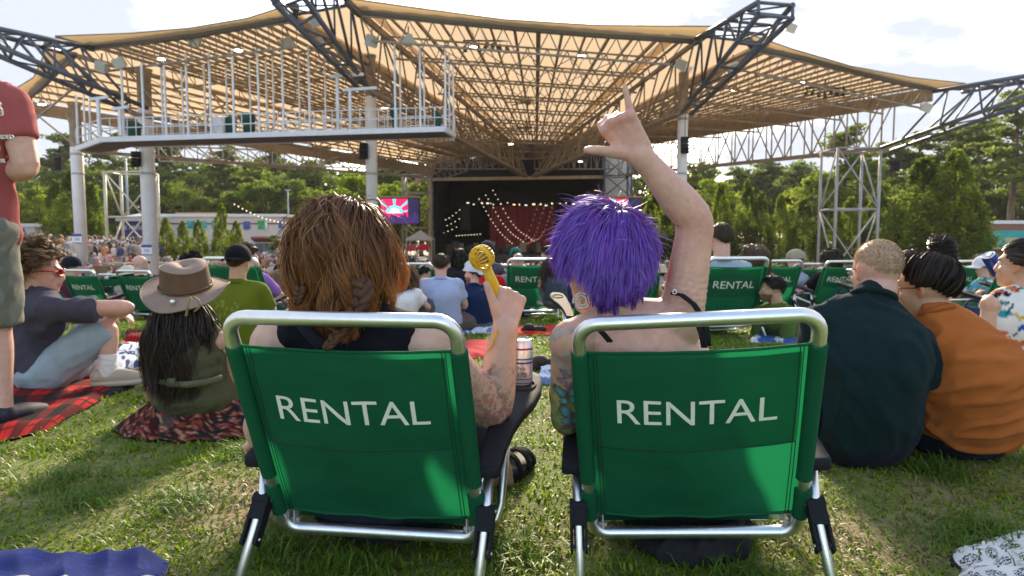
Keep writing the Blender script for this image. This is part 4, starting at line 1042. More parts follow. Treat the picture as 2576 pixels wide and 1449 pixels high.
def grow(n, c, fr, axes, where, length, steps, comb, grav=.25, lift=.25, off=.06, noise=.10, clumps=60, clump=.6, wave=0.0, wfreq=7, extra=(), seed=3, jit=.25, lenvar=.35, pull=0.0, coh=0.0, lenfn=None, ramp=None):
    """strands on an ellipsoid scalp, combed, falling, kept outside the scalp and extra balls"""
    rng = np.random.default_rng(seed); Rm = np.array([list(x) for x in fr]); ax = np.array(axes); c = np.array(c)
    roots = []
    tot = 0
    while tot < n + clumps:
        d = rng.normal(size=(4000, 3)); d /= np.linalg.norm(d, axis=1)[:, None]; d = d[where(d)]; roots.append(d); tot += len(d)
        if len(d) == 0: break
    d = np.concatenate(roots)[:n + clumps]; N = len(d); g = min(clumps, N // 2)
    loc = d.copy(); dirn = d / ax; dirn /= np.linalg.norm(dirn, axis=1)[:, None]
    cb = comb(d); cb = cb / (np.linalg.norm(cb, axis=1)[:, None] + 1e-9)
    L = length * (1 - lenvar * rng.random(N)) * (lenfn(d) if lenfn else 1); st = L / steps
    down = Rm @ np.array([0, 0, -1.0])
    p = loc * ax; v = dirn * lift + cb + rng.normal(0, jit, (N, 3)); v /= np.linalg.norm(v, axis=1)[:, None]
    offs = off * (.35 + .9 * rng.random(N)); path = [p.copy()]
    ex = [((Rm @ (np.array(q) - c)), r) for q, r in extra]
    for k in range(steps):
        gk = grav * min(1, .35 + k / steps)
        v = v * (1 - gk) + down * gk + rng.normal(0, noise, (N, 3)) * .5; v /= np.linalg.norm(v, axis=1)[:, None]
        if pull:
            h = p.copy(); h[:, 2] = 0; low = (p[:, 2] < -.15 * ax[2])[:, None]; v = np.where(low, v - h / (np.linalg.norm(h, axis=1)[:, None] + 1e-6) * pull, v); v /= np.linalg.norm(v, axis=1)[:, None]
        p = p + v * st[:, None]
        q = p / ax; r = np.linalg.norm(q, axis=1); lim = 1 + offs * min(1, (k + 1) / 3); m_ = r < lim
        p = np.where(m_[:, None], q / r[:, None] * lim[:, None] * ax, p)
        for e, rad in ex:
            dq = p - e; rq = np.linalg.norm(dq, axis=1); mm = rq < rad; p = np.where(mm[:, None], e + dq / rq[:, None] * rad, p)
        path.append(p.copy())
    P_ = np.stack(path, 1)
    if wave:
        t = np.linspace(0, 1, steps + 1)
        am = np.minimum(1, t * 2.2) if ramp is None else t ** ramp
        cid = np.argmax(d @ d[:g].T, axis=1) if g else np.zeros(N, int)
        ph = rng.random(max(g, 1))[cid] * 6.28 + rng.normal(0, .25, N)
        fq = wfreq * (.8 + .4 * rng.random(max(g, 1))[cid])
        if coh:
            f1 = 3.0 * np.sin(d[:, 0] * 3.1 + 1) + 2.5 * np.sin(d[:, 1] * 2.7 + d[:, 2] * 2) ; ph = ph * (1 - coh) + f1 + rng.normal(0, .12, N); fq = wfreq * (1 + .12 * np.sin(d[:, 0] * 4 + d[:, 2] * 3))
        sa = np.sin(ph[:, None] + fq[:, None] * t[None]) * (wave * am)[None]; sb = np.cos(ph[:, None] + fq[:, None] * t[None]) * (wave * am)[None]
        rad = P_.copy(); rad[:, :, 2] = 0; rad /= np.linalg.norm(rad, axis=2)[..., None] + 1e-6; tan = np.stack([-rad[..., 1], rad[..., 0], np.zeros_like(rad[..., 0])], 2)
        P_ = P_ + tan * sa[..., None] + rad * (sb if ramp is not None else np.abs(sb))[..., None] * .7
    if g:
        cid = np.argmax(d @ d[:g].T, axis=1); t = np.linspace(0, 1, steps + 1)[None, :, None] ** 1.2
        tgt = P_[cid] + (P_[:, :1] - P_[cid][:, :1]) * .35
        P_ = P_ * (1 - clump * t) + tgt * clump * t
    else: cid = np.zeros(N, int)
    return (P_ @ Rm) + c, d, cid

def palette(P_, cid, cols, tipcol=None, seed=1, var=.35):
    rng = np.random.default_rng(seed); cols = np.array(cols, float); N, M, _ = P_.shape; g = cid.max() + 1
    base = cols[rng.integers(0, len(cols), g)][cid]; own = cols[rng.integers(0, len(cols), N)]
    b = (base * .65 + own * .35) * (1 + var * (rng.random((N, 1)) - .5) * 2); c = np.repeat(b[:, None], M, 1)
    if tipcol is not None:
        t = np.linspace(0, 1, M)[None, :, None] ** 1.3; c = c * (1 - t) + np.array(tipcol)[None, None] * t * (1 + .5 * (rng.random((N, 1, 1)) - .5))
    return c.clip(0, 1)

def scalp_cap(m, c, fr, axes, where, grow_=1.03, nu=36, nv=26, bumpy=0.0, seed=0):
    """closed-ish shell over the part of the scalp that has hair"""
    r, f, u = fr; vid = {}; vs = []; fs = []
    def pt(i, j):
        th = math.pi * j / nv; ph = 2 * math.pi * i / nu
        return np.array([math.sin(th) * math.cos(ph), math.sin(th) * math.sin(ph), math.cos(th)])
    for j in range(nv):
        for i in range(nu):
            q = [pt(i, j), pt((i + 1) % nu, j), pt((i + 1) % nu, j + 1), pt(i, j + 1)]
            if where(np.array([sum(q) / 4]))[0]:
                ids = []
                for (a, b), pp in zip(((i, j), ((i + 1) % nu, j), ((i + 1) % nu, j + 1), (i, j + 1)), q):
                    if (a, b) not in vid:
                        g = grow_ * (1 + bumpy * mnoise.noise(V(pp) * 4 + V((seed, 0, 0)))); w = V(c) + r * (pp[0] * axes[0] * g) + f * (pp[1] * axes[1] * g) + u * (pp[2] * axes[2] * g)
                        vid[a, b] = len(vs); vs.append(w)
                    ids.append(vid[a, b])
                fs.append(tuple(ids))
    m.add(vs, fs)

SK_AX = (.082, .104, .094)
def skull(c, f, u, s=1.0):
    f = V(f).normalized(); u = V(u); u = (u - f * u.dot(f)).normalized(); r = f.cross(u)
    return c + (f * -.012 + u * .032) * s, (r, f, u), tuple(a * s for a in SK_AX)

def hairline(front=.30, nape=-.75, side=-.25):
    """mask on unit scalp directions: x right, y forward, z up"""
    def w(d):
        y, z = d[:, 1], d[:, 2]
        lim = np.where(y > .15, side + (front - side) * np.clip((y - .15) / .6, 0, 1), np.where(y > -.35, side, side + (nape - side) * np.clip((-.35 - y) / .4, 0, 1)))
        return (z > lim)
    return w

def make_hair(e, J, spec, s):
    """spec: kind, cols, ...; returns nothing, adds hair children"""
    kind = spec['kind']; cols = spec['cols']; c, fr, ax = skull(J['hd'], J['hf'], J['hu'], s)
    seed = spec.get('seed', 1); near = spec.get('n', 500); rad = spec.get('r', .0016); w = spec.get('where') or hairline(*spec.get('line', (.35, -.62, -.2)))
    mean = np.mean(np.array(cols), 0)
    if kind == 'buzz' and spec.get('n', 0) < 3000 or kind == 'bald': return
    if kind == 'buzz':
        ax = (.0735 * s, .0955 * s, .0840 * s); P_, d, cid = grow(near, c, fr, ax, w, .0055, 2, lambda d: d * 0, grav=.05, lift=1, off=.005, clumps=0, seed=seed, jit=.5); me = strand_mesh(P_, rad, palette(P_, cid, cols)); me.transform(Matrix.Translation(-e.location)); obj('hair', me, HAIRM, e, world=False); return
    m = MB(); scalp_cap(m, c, fr, ax, w, 1.045, bumpy=.05, seed=seed)
    me = m.mesh('scalp', e.location); set_col(me, np.tile(mean * .75, (len(me.vertices), 1)))
    cap = obj('hair', me, HAIRM, e, world=False)
    crown = np.array([0, -.45, .9])
    def away(d):
        v = d * (d @ crown)[:, None] - crown; return v
    sh = [(J['nk'] + (J['hu'] * -.0), .07 * s)] if 'nk' in J else []
    if kind == 'short':
        P_, d, cid = grow(near, c, fr, ax, w, spec.get('len', .045), 5, away, grav=.12, lift=.45, off=.08, clumps=120, clump=.5, jit=.35, seed=seed); me = strand_mesh(P_, rad, palette(P_, cid, cols, spec.get('tip')))
    elif kind == 'curly':
        P_, d, cid = grow(near, c, fr, ax, w, .105, 16, lambda d: d, grav=.05, lift=1.0, off=.1, lenfn=lambda d: np.where(d[:, 1] > .35, .55, 1.0), clumps=260, clump=.85, wave=.014, wfreq=21, jit=.3, seed=seed); me = strand_mesh(P_, rad, palette(P_, cid, cols, spec.get('tip')))
    elif kind == 'long':
        P_, d, cid = grow(near, c, fr, ax, w, spec.get('len', .40), 14, away, grav=spec.get('grav', .4), lift=.2, off=spec.get('off', .16), clumps=spec.get('clumps', 60), clump=.6, wave=spec.get('wave', .012), wfreq=spec.get('wf', 9), extra=spec.get('extra', sh), seed=seed, lenvar=.3); me = strand_mesh(P_, rad, palette(P_, cid, cols, spec.get('tip')))
    elif kind == 'bun':
        bunp = c + fr[0] * spec['bun'][0] + fr[1] * spec['bun'][1] + fr[2] * spec['bun'][2]; br = spec.get('br', .05)
        rel = np.array([(bunp - c).dot(x) for x in fr])
        P_, d, cid = grow(near, c, fr, ax, w, .02, 9, away, grav=0.0, clumps=80, clump=0, seed=seed)
        bd = rel / np.array(ax); bd /= np.linalg.norm(bd); dn = d / np.linalg.norm(d, axis=1)[:, None]; om = np.arccos(np.clip(dn @ bd, -1, 1))
        t_ = np.linspace(0, 1, 10)[None, :, None] * np.maximum(.3, (1 - .20 / np.maximum(om, .21)))[:, None, None]; so_ = np.maximum(np.sin(om), .05)[:, None, None]; o3 = om[:, None, None]
        sl = (np.sin((1 - t_) * o3) * dn[:, None] + np.sin(t_ * o3) * bd[None, None]) / so_; sl /= np.linalg.norm(sl, axis=2)[..., None]
        rg = np.random.default_rng(seed); sl = sl * (1.05 + .05 * rg.random((len(d), 1, 1))) + rg.normal(0, .02, (len(d), 1, 3)) * np.linspace(0, 1, 10)[None, :, None]
        P_ = (sl * np.array(ax)) @ np.array([list(q) for q in fr]) + np.array(c)
        rng = np.random.default_rng(seed + 5); k = near // 2; a0 = rng.random(k) * 6.28; t = np.linspace(0, 3.6, 12)[None]; ph = rng.random((k, 1)) * 3.14
        tilt = rng.normal(0, .7, (k, 1)); rr = br * (.78 + .38 * rng.random((k, 1)))
        x = rr * np.cos(a0[:, None] + t); y = rr * np.sin(a0[:, None] + t) * np.cos(tilt); z = rr * np.sin(a0[:, None] + t) * np.sin(tilt) + rng.normal(0, br * .35, (k, 1))
        B = np.stack([x, y, z], 2) @ np.array([list(q) for q in fr]) + np.array(bunp)
        mb = MB(); mb.ell(bunp, tuple(q * br * .95 for q in fr), 14, 9); mm = mb.mesh('bun', e.location); set_col(mm, np.tile(mean * .8, (len(mm.vertices), 1))); obj('bun', mm, HAIRM, cap, world=False).location = (0, 0, 0)
        bm = strand_mesh(B, rad, np.repeat(palette(B, np.zeros(k, int), cols), 1, 0), name='bun_strands'); bm.transform(Matrix.Translation(-e.location)); obj('bun_strands', bm, HAIRM, cap, world=False)
        me = strand_mesh(P_, rad, palette(P_, cid, cols))
    else: return
    me.transform(Matrix.Translation(-e.location)); obj('strands', me, HAIRM, cap, world=False)

def limb(m, A, B, C, tA, tB, r, seg=14):
    """smooth two-bone limb A-B-C; r = list of (position 0..2, radius)"""
    pts = []; rad = []; N = 26
    for i in range(N + 1):
        t = 2 * i / N
        if t < .86: p = A + (B - A) * t
        elif t > 1.14: p = B + (C - B) * (t - 1)
        else:
            a = A + (B - A) * .86; c = B + (C - B) * .14; q = (t - .86) / .28; bb = B + (B - (a + c) / 2) * .3
            p = a * (1 - q) ** 2 + bb * 2 * q * (1 - q) + c * q * q
        pts.append(p); rad.append(float(np.interp(t, [x for x, _ in r], [y for _, y in r])))
    for k in range(3): rad = [rad[0]] + [(rad[i - 1] + 2 * rad[i] + rad[i + 1]) / 4 for i in range(1, N)] + [rad[N]]
    m.tube(pts, rad, seg); m.ball(A, rad[0]); m.ball(C, rad[-1])
    o = B - (A + C) / 2
    if o.length > .03: rb = float(np.interp(1.0, [x for x, _ in r], [y for _, y in r])); m.ell(B + o.normalized() * rb * .30, ((rb * .62, 0, 0), (0, rb * .62, 0), (0, 0, rb * .62)))

def torso_prims(m, J, g=0.0, b=1.0, arms=True, cloth_len=None, fem=False, kind=None):
    """trunk with the given inflation g and build b"""
    s = J['s']; r, f, u = frame(J['rs'] - J['ls'], J['nk'] - J['pel']); ph = J['pel']; nk = J['nk']
    hr, hf_, hu_ = frame(J['rh'] - J['lh'], V((0, 0, 1)))
    w = (J['rs'] - J['ls']).length / 2; L = nk - ph; bend = J.get('bend', V((0, 0, 0)))
    C = lambda t: ph + L * t + bend * (4 * t * (1 - t))
    tab = [(-.20, .10, .07), (-.16, .150, .105), (-.08, .172, .125), (.04, .176, .130), (.18, .166, .124), (.34, .153, .118), (.50, .156, .122), (.66, .166, .126), (.80, .165, .118), (.90, .148, .100), (.97, .085, .075), (1.0, .05, .05)]
    if fem: tab = [(t, x * (.95 if .25 < t < .6 else .985), y) for t, x, y in tab]
    if kind == 'low': tab = [(t, x, y) for t, x, y in tab if t < .55]
    ts = np.array([q[0] for q in tab]); N_, S_ = 30, 28; vs = []
    tt = np.linspace(ts[0], ts[-1], N_); ux = np.interp(tt, ts, [q[1] for q in tab]); uy = np.interp(tt, ts, [q[2] for q in tab])
    for k_ in range(2): ux[1:-1] = (ux[:-2] + ux[1:-1] * 2 + ux[2:]) / 4; uy[1:-1] = (uy[:-2] + uy[1:-1] * 2 + uy[2:]) / 4
    for i, t in enumerate(tt):
        k_ = min(1, max(0, 1 - t / .5)); rr = (r * (1 - k_) + hr * k_).normalized(); ff = u.cross(rr).normalized()
        c0 = C(max(t, -.02)) if t >= 0 else ph + u * (L.length * t * .62); wsc = 1.0
        if t > .6: wsc = 1 + (w / .175 / s - 1) * min(1, (t - .6) / .2)
        for j in range(S_):
            a_ = 2 * math.pi * j / S_; vs.append(c0 + rr * ((ux[i] * s * b * wsc + g) * math.cos(a_)) + ff * ((uy[i] * s * b + g) * math.sin(a_)))
    fs = [(i * S_ + j, i * S_ + (j + 1) % S_, (i + 1) * S_ + (j + 1) % S_, (i + 1) * S_ + j) for i in range(N_ - 1) for j in range(S_)] + [tuple(range(S_ - 1, -1, -1)), tuple((N_ - 1) * S_ + j for j in range(S_))]
    m.add(vs, fs)
    sm = (J['ls'] + J['rs']) / 2
    if kind == 'low': return r, f, u
    if kind == 'tank':
        kk = J.get('tankw', .80); m.ell(sm - u * .055 * s, (r * (w * kk + g), f * (.105 * s * b + g), u * (.115 * s + g)), 18, 12)
        for k in ('ls', 'rs'): m.cap(nk + (J[k] - nk) * .22 - u * .01 * s, nk + (J[k] - nk) * .74, .052 * s + g, .055 * s + g)
        return r, f, u
    m.ell(sm - u * .055 * s, (r * (w * .98 + g), f * (.105 * s * b + g), u * (.115 * s + g)), 18, 12)
    if g: m.cap(nk - u * .06 * s, nk + (J['hd'] - nk).normalized() * .010, .070 * s, .060 * s * (.92 if fem else 1.12) + .004)
    m.cap(J['ls'], J['rs'], .058 * s + g, .058 * s + g)
    for k in ('ls', 'rs'):
        m.cap(nk + (J[k] - nk) * .12 - u * .01 * s, J[k] + u * .008 * s, .052 * s + g, .05 * s + g)
        m.ball(J[k], (.052 if fem else .060) * s * min(b, 1.2) + g)
    return r, f, u

def figure(label, J, origin, skin='fair', group=None, s=1.0, b=1.0, fem=False, top=None, bottom=None, hair=None, shoes=None, voxel=.008, hands=(None, None), paint=None, armb=1.0, ears=True, cat='person', eyes=True, legs=True, glasses=None):
    J['s'] = s
    for k in list(J):
        if isinstance(J[k], tuple): J[k] = V(J[k])
    e = empty('person', origin, label, cat, group)
    m = MB(); r, f, u = torso_prims(m, J, 0, b, fem=fem)
    sk = np.array(SKINS[skin])
    hr, hf, hu = head_prims(m, J['hd'], J['hf'], J['hu'], s, ears, fem)
    hb = J['hd'] + (hf * -.022 + hu * -.055) * s
    m.cap(J['nk'] - u * .02, hb, .060 * s * (.9 if fem else 1.1), .056 * s * (.88 if fem else 1.1))
    a = .9 * armb if fem else 1.0 * armb
    for sd, k in (('l', -1), ('r', 1)):
        S_, E_, W_ = J[sd + 's'], J[sd + 'e'], J[sd + 'w']
        q = s * a; limb(m, S_, E_, W_, 0, 0, [(0, .053 * q), (.35, .050 * q), (.75, .044 * q), (1.0, .041 * q), (1.22, .0445 * q), (1.55, .037 * q), (1.85, .028 * q), (2, .0275 * q)])
        h = hands[0 if sd == 'l' else 1]
        if h != 'none':
            h = dict(h or {}); d = h.pop('d', (W_ - E_)); n = h.pop('n', V((0, 0, -1))); th = h.pop('t', (J['ls'] + J['rs']) / 2 - W_ + f * .3)
            hand_prims(m, W_, d, n, th, s=h.pop('s', 1.0) * s * (.92 if fem else 1.0), **h)
        if legs:
            H_, K_, A_ = J[sd + 'h'], J[sd + 'k'], J[sd + 'a']
            limb(m, H_, K_, A_, 0, 0, [(0, .088 * s * b), (.5, .076 * s * b), (1, .056 * s * b), (1.3, .058 * s * b), (1.75, .040 * s), (2, .036 * s)])
            t = J.get(sd + 't'); t = V(t) if t is not None else A_ + V((0, .17, -.03))
            heel = A_ - (t - A_).normalized() * .04 - V((0, 0, .03)); m.cap(heel, A_ * .4 + t * .6 - V((0, 0, .012)), .032 * s, .034 * s); m.cap(A_ * .4 + t * .6 - V((0, 0, .012)), t, .034 * s, .022 * s)
    me = remesh(m, voxel, 4 if voxel > .006 else 2, 'body')
    co = verts_np(me); c = np.tile(sk, (len(co), 1))
    hd = np.array(J['hd']); rel = co - hd; X = rel @ np.array(hr); Y = rel @ np.array(hf); Z = rel @ np.array(hu)
    inh = np.linalg.norm(rel, axis=1) < .17 * s
    lip = inh & (Y > .088 * s) & (np.abs(Z + .066 * s) < .011 * s) & (np.abs(X) < .024 * s); c[lip] = sk * np.array((.85, .50, .50))
    earm = inh & (np.abs(X) > .076 * s) & (np.abs(Z + .01 * s) < .045 * s); c[earm] = np.minimum(1, sk * np.array((1.15, .72, .62)))
    if J.get('beard'):
        bm = inh & (Y > .010) & (Z < -.045 * s) & ~lip; c[bm] = np.array(J['beard']) * .55 + sk * .22
    br = inh & (Y > .075 * s) & (np.abs(Z - .030 * s) < .006) & (np.abs(X) > .012 * s) & (np.abs(X) < .045 * s); c[br] = sk * .3
    if hair and hair['kind'] == 'buzz':
        sc_, sfr, sax = skull(J['hd'], J['hf'], J['hu'], s); q_ = (co - np.array(sc_)) @ np.array([list(x) for x in sfr]).T / np.array(sax); nq = np.linalg.norm(q_, axis=1); dq = q_ / nq[:, None]
        hw_ = hairline(*hair.get('line', (.35, -.62, -.2))); mk = hw_(dq + .05 * RNG.normal(size=dq.shape)) & (nq < 1.15) & (nq > .7) & ~earm
        hc_ = np.array(hair['cols']); c[mk] = hc_[RNG.integers(0, len(hc_), mk.sum())] * .75 + sk * .22
    if paint: c = paint(co, c, J, normals_np(me))
    set_col(me, c); obj('body', me, SKINM, e)
    if eyes:
        for k in (-1, 1):
            q = J['hd'] + (hr * .031 * k + hf * .081 + hu * .004) * s; m = MB(); m.ell(q, (hr * .013 * s, hf * .010 * s, hu * .0085 * s), 10, 7); o = obj('eye', m, mat('eye_white', (.75, .72, .68), rough=.2), e)
            m = MB(); m.ball(q + hf * .0062 * s, .0058 * s, 8, 6); obj('iris', m, mat('iris', (.04, .025, .015), rough=.1), o)
    if top:
        g = top.get('g', .014); m = MB(); torso_prims(m, J, g, b * top.get('b', 1.0), fem=fem, kind=top['kind'])
        kind = top['kind']
        if kind in ('tee', 'polo', 'long'):
            fr = {'tee': .60, 'polo': .66, 'long': 1.0}[kind] if 'sl' not in top else top['sl']
            for sd in 'lr':
                S_, E_, W_ = J[sd + 's'], J[sd + 'e'], J[sd + 'w']
                m.cap(S_, S_ + (E_ - S_) * fr, .056 * s * a + g * .9, .050 * s * a + g * 1.2, 14, f1=fr < 1)
                if kind == 'long': m.cap(E_, E_ + (W_ - E_) * .9, .048 * s * a + g, .034 * s * a + g, 14, f1=True)
        if top.get('hem'):
            p = J['pel']; q = V(top['hem']); m.ell(q, tuple(top['hemax']), 16, 10)
        ms = remesh(m, max(voxel * 1.25, .0085), 4, 'shirt')
        if 'neck' in top:      # open the neck or back: drop faces above a plane through the neck
            pass
        wrinkle(ms, top.get('wr', .006) * s, top.get('ws', 9), top.get('wax', (r * .5 + u * .8)), top.get('seed', 1.3) + J['hd'].x, top.get('an', 3))
        c = np.tile(np.array(top['col']), (len(ms.vertices), 1)); 
        if top.get('paint'): c = top['paint'](verts_np(ms), c, J, (r, f, u))
        set_col(ms, c)
        so = obj('shirt', ms, mat('cloth_shirt', attr='Col', rough=.9, var=.10, vscale=12, bump=.25, bscale=420, sheen=.03, spec=.1), e)
        if top.get('collar', True):
            m = MB(); ax = (J['hd'] - J['nk']).normalized(); rr = .060 * s * (.9 if fem else 1.1) + .004
            q = ax.to_track_quat('Z', 'Y'); pts = [J['nk'] + ax * .012 + q @ V((rr * math.cos(t), rr * math.sin(t), 0)) for t in [2 * math.pi * k / 28 for k in range(28)]]
            m.tube(pts, .011 if kind != 'polo' else .016, 8, closed=True); cm = m.mesh('collar', e.location); set_col(cm, np.tile(np.array(top['col']) * .85, (len(cm.vertices), 1))); obj('collar', cm, MATS['cloth_shirt'], so, world=False)
    if bottom:
        g = bottom.get('g', .014); m = MB(); kind = bottom['kind']; hr2, hf2, hu2 = frame(J['rh'] - J['lh'], V((0, 0, 1)))
        m.ell(J['pel'] - V((0, 0, .015)), (hr2 * (.180 * s * b + g), hf2 * (.132 * s * b + g), hu2 * (.115 * s + g)), 18, 12)
        for sd in 'lr':
            H_, K_, A_ = J[sd + 'h'], J[sd + 'k'], J[sd + 'a']; fr = bottom.get('fr', .92)
            if kind == 'shorts': m.cap(H_, H_ + (K_ - H_) * fr, .094 * s * b + g, .066 * s * b + g * 1.6, 14, f1=True)
            else:
                m.cap(H_, K_, .092 * s * b + g, .060 * s * b + g); m.cap(K_, K_ + (A_ - K_) * .95, .060 * s * b + g, .044 * s + g * 1.2, 14, f1=True)
        ms = remesh(m, max(voxel * 1.4, .011), 4, 'trousers'); wrinkle(ms, bottom.get('wr', .006), 10, (0, .6, .6), 4.4 + J['hd'].x)
        c = np.tile(np.array(bottom['col']), (len(ms.vertices), 1))
        if bottom.get('paint'): c = bottom['paint'](verts_np(ms), c, J, (r, f, u))
        set_col(ms, c); obj(bottom.get('name', 'shorts' if kind == 'shorts' else 'trousers'), ms, MATS.get('cloth_shirt') or mat('cloth_shirt', attr='Col', rough=.9, var=.10, vscale=12, bump=.25, bscale=420, sheen=.03, spec=.1), e)
    if shoes and legs:
        for sd in 'lr':
            A_ = J[sd + 'a']; t = J.get(sd + 't'); t = V(t) if t is not None else A_ + V((0, .17, -.03)); d = (t - A_).normalized(); m = MB()
            heel = A_ - d * .05 - V((0, 0, .035)); md = A_ * .4 + t * .6 - V((0, 0, .010))
            m.cap(heel, md, .043 * s, .043 * s); m.cap(md, t + d * .02, .043 * s, .031 * s); m.ell(A_ - V((0, 0, .02)), ((.045 * s, 0, 0), (0, .045 * s, 0), (0, 0, .05 * s)))
            ms = remesh(m, max(.008, voxel), 3, 'shoe'); set_col(ms, np.tile(np.array(shoes['col']), (len(ms.vertices), 1))); so = obj('shoe', ms, mat('shoe', attr='Col', rough=.7, var=.1, bump=.2, bscale=200), e)
            m = MB(); zb = min(heel.z, t.z) - .032 * s; x = d.copy(); x.z = 0; x.normalize(); y = V((-x.y, x.x, 0)); ctr = (heel + t + d * .02) / 2; ctr.z = zb
            L = ((t + d * .02) - heel).length / 2 + .036; ring = [ctr + x * (L * math.cos(a_)) + y * (.047 * s * math.sin(a_)) for a_ in [2 * math.pi * k / 24 for k in range(24)]]
            n = 24; m.add([p - V((0, 0, .012)) for p in ring] + [p + V((0, 0, .014)) for p in ring], [(k, (k + 1) % n, n + (k + 1) % n, n + k) for k in range(n)] + [tuple(range(n - 1, -1, -1)), tuple(range(n, 2 * n))])
            obj('sole', m, mat('sole_' + shoes.get('sole', 'white'), shoes.get('solecol', (.7, .7, .7)), rough=.7), so)
    if hair: make_hair(e, J, hair, s)
    if glasses:
        add_glasses(e, J, s, glasses)
    return e

def add_glasses(e, J, s, spec):
    f = V(J['hf']).normalized(); u = V(J['hu']); u = (u - f * u.dot(f)).normalized(); r = f.cross(u); c = J['hd'] + u * spec.get('up', 0) * s + f * spec.get('back', 0) * s
    A = lambda a, b_, d: c + (r * a + f * b_ + u * d) * s
    m = MB(); R0 = spec.get('r', .024)
    for k in (-1, 1):
        pts = [A(.033 * k + R0 * math.cos(t), .104 - .010 * abs(math.cos(t)) * (1 if k * math.cos(t) > 0 else 0), .002 + R0 * .85 * math.sin(t)) for t in [2 * math.pi * i / 20 for i in range(20)]]
        m.tube(pts, .0022 * s * spec.get('w', 1), 6, closed=True)
        m.tube([A(.058 * k, .096, .008), A(.079 * k, .06, .009), A(.084 * k, .0, .008), A(.082 * k, -.02, -.008)], .0020 * s * spec.get('w', 1), 6)
    m.tube([A(-.010, .106, .006), A(0, .110, .009), A(.010, .106, .006)], .002 * s, 6)
    o = obj('glasses', m, mat('glasses_' + spec['name'], spec['col'], rough=.25, metal=spec.get('metal', 0)), e)
    m = MB()
    for k in (-1, 1):
        q = A(.033 * k, .100, .002); m.ell(q, (r * R0 * s, f * .0015 * s, u * R0 * .85 * s), 16, 6)
    obj('lenses', m, mat('lens_' + spec['name'], spec.get('lens', (.9, .95, .95)), rough=.02, transmission=spec.get('tr', 1.0)), o)

def ball_cap(e, J, s, col, backward=False, mesh_col=None, brim=None, hole=True):
    f = V(J['hf']).normalized(); u = V(J['hu']); u = (u - f * u.dot(f)).normalized(); r = f.cross(u); c = J['hd'] + (u * .038 - f * .012) * s
    k = -1 if backward else 1; ax = (.088, .110, .100)
    m = MB(); nu, nv = 40, 12; vs = []; fs = []
    for j in range(nv + 1):
        th = (math.pi / 2 + .12) * j / nv
        for i in range(nu):
            ph = 2 * math.pi * i / nu; rib = 1 + .006 * abs(math.sin(ph * 3))
            vs.append(c + (r * math.sin(th) * math.cos(ph) * ax[0] * rib + f * k * math.sin(th) * math.sin(ph) * ax[1] * rib + u * math.cos(th) * ax[2]) * s)
    for j in range(nv):
        for i in range(nu):
            ph = 2 * math.pi * (i + .5) / nu; th = (math.pi / 2 + .12) * (j + .5) / nv
            if hole and math.sin(ph) < -.80 and th > 1.08 and j < nv - 1: continue
            fs.append((j * nu + i, j * nu + (i + 1) % nu, (j + 1) * nu + (i + 1) % nu, (j + 1) * nu + i))
    m.add(vs, fs); cap = obj('cap', m, cloth(e['label'][:10] + 'cap', col), e)
    m = MB()
    def br(a, b):
        ph = math.pi * (.12 + .76 * a); x = math.cos(ph); y = math.sin(ph); R_ = b
        base = (r * x * .088 + f * k * y * .110) * s; outp = (r * x * .086 + f * k * (y * .110 + .075 * y)) * s
        return c + base * (1 - R_) + outp * R_ - u * (.006 + .022 * R_ * (.3 + x * x)) * s
    m.grid(br, 20, 5); m.grid(lambda a, b: V(br(1 - a, b)) - u * .004 * s, 20, 5)
    obj('brim', m, cloth(e['label'][:10] + 'brim', brim or col), cap)
    m = MB(); m.ball(c + u * .101 * s, .008 * s, 8, 5); obj('button', m, MATS['cloth_' + e['label'][:10] + 'cap'], cap)
    return cap

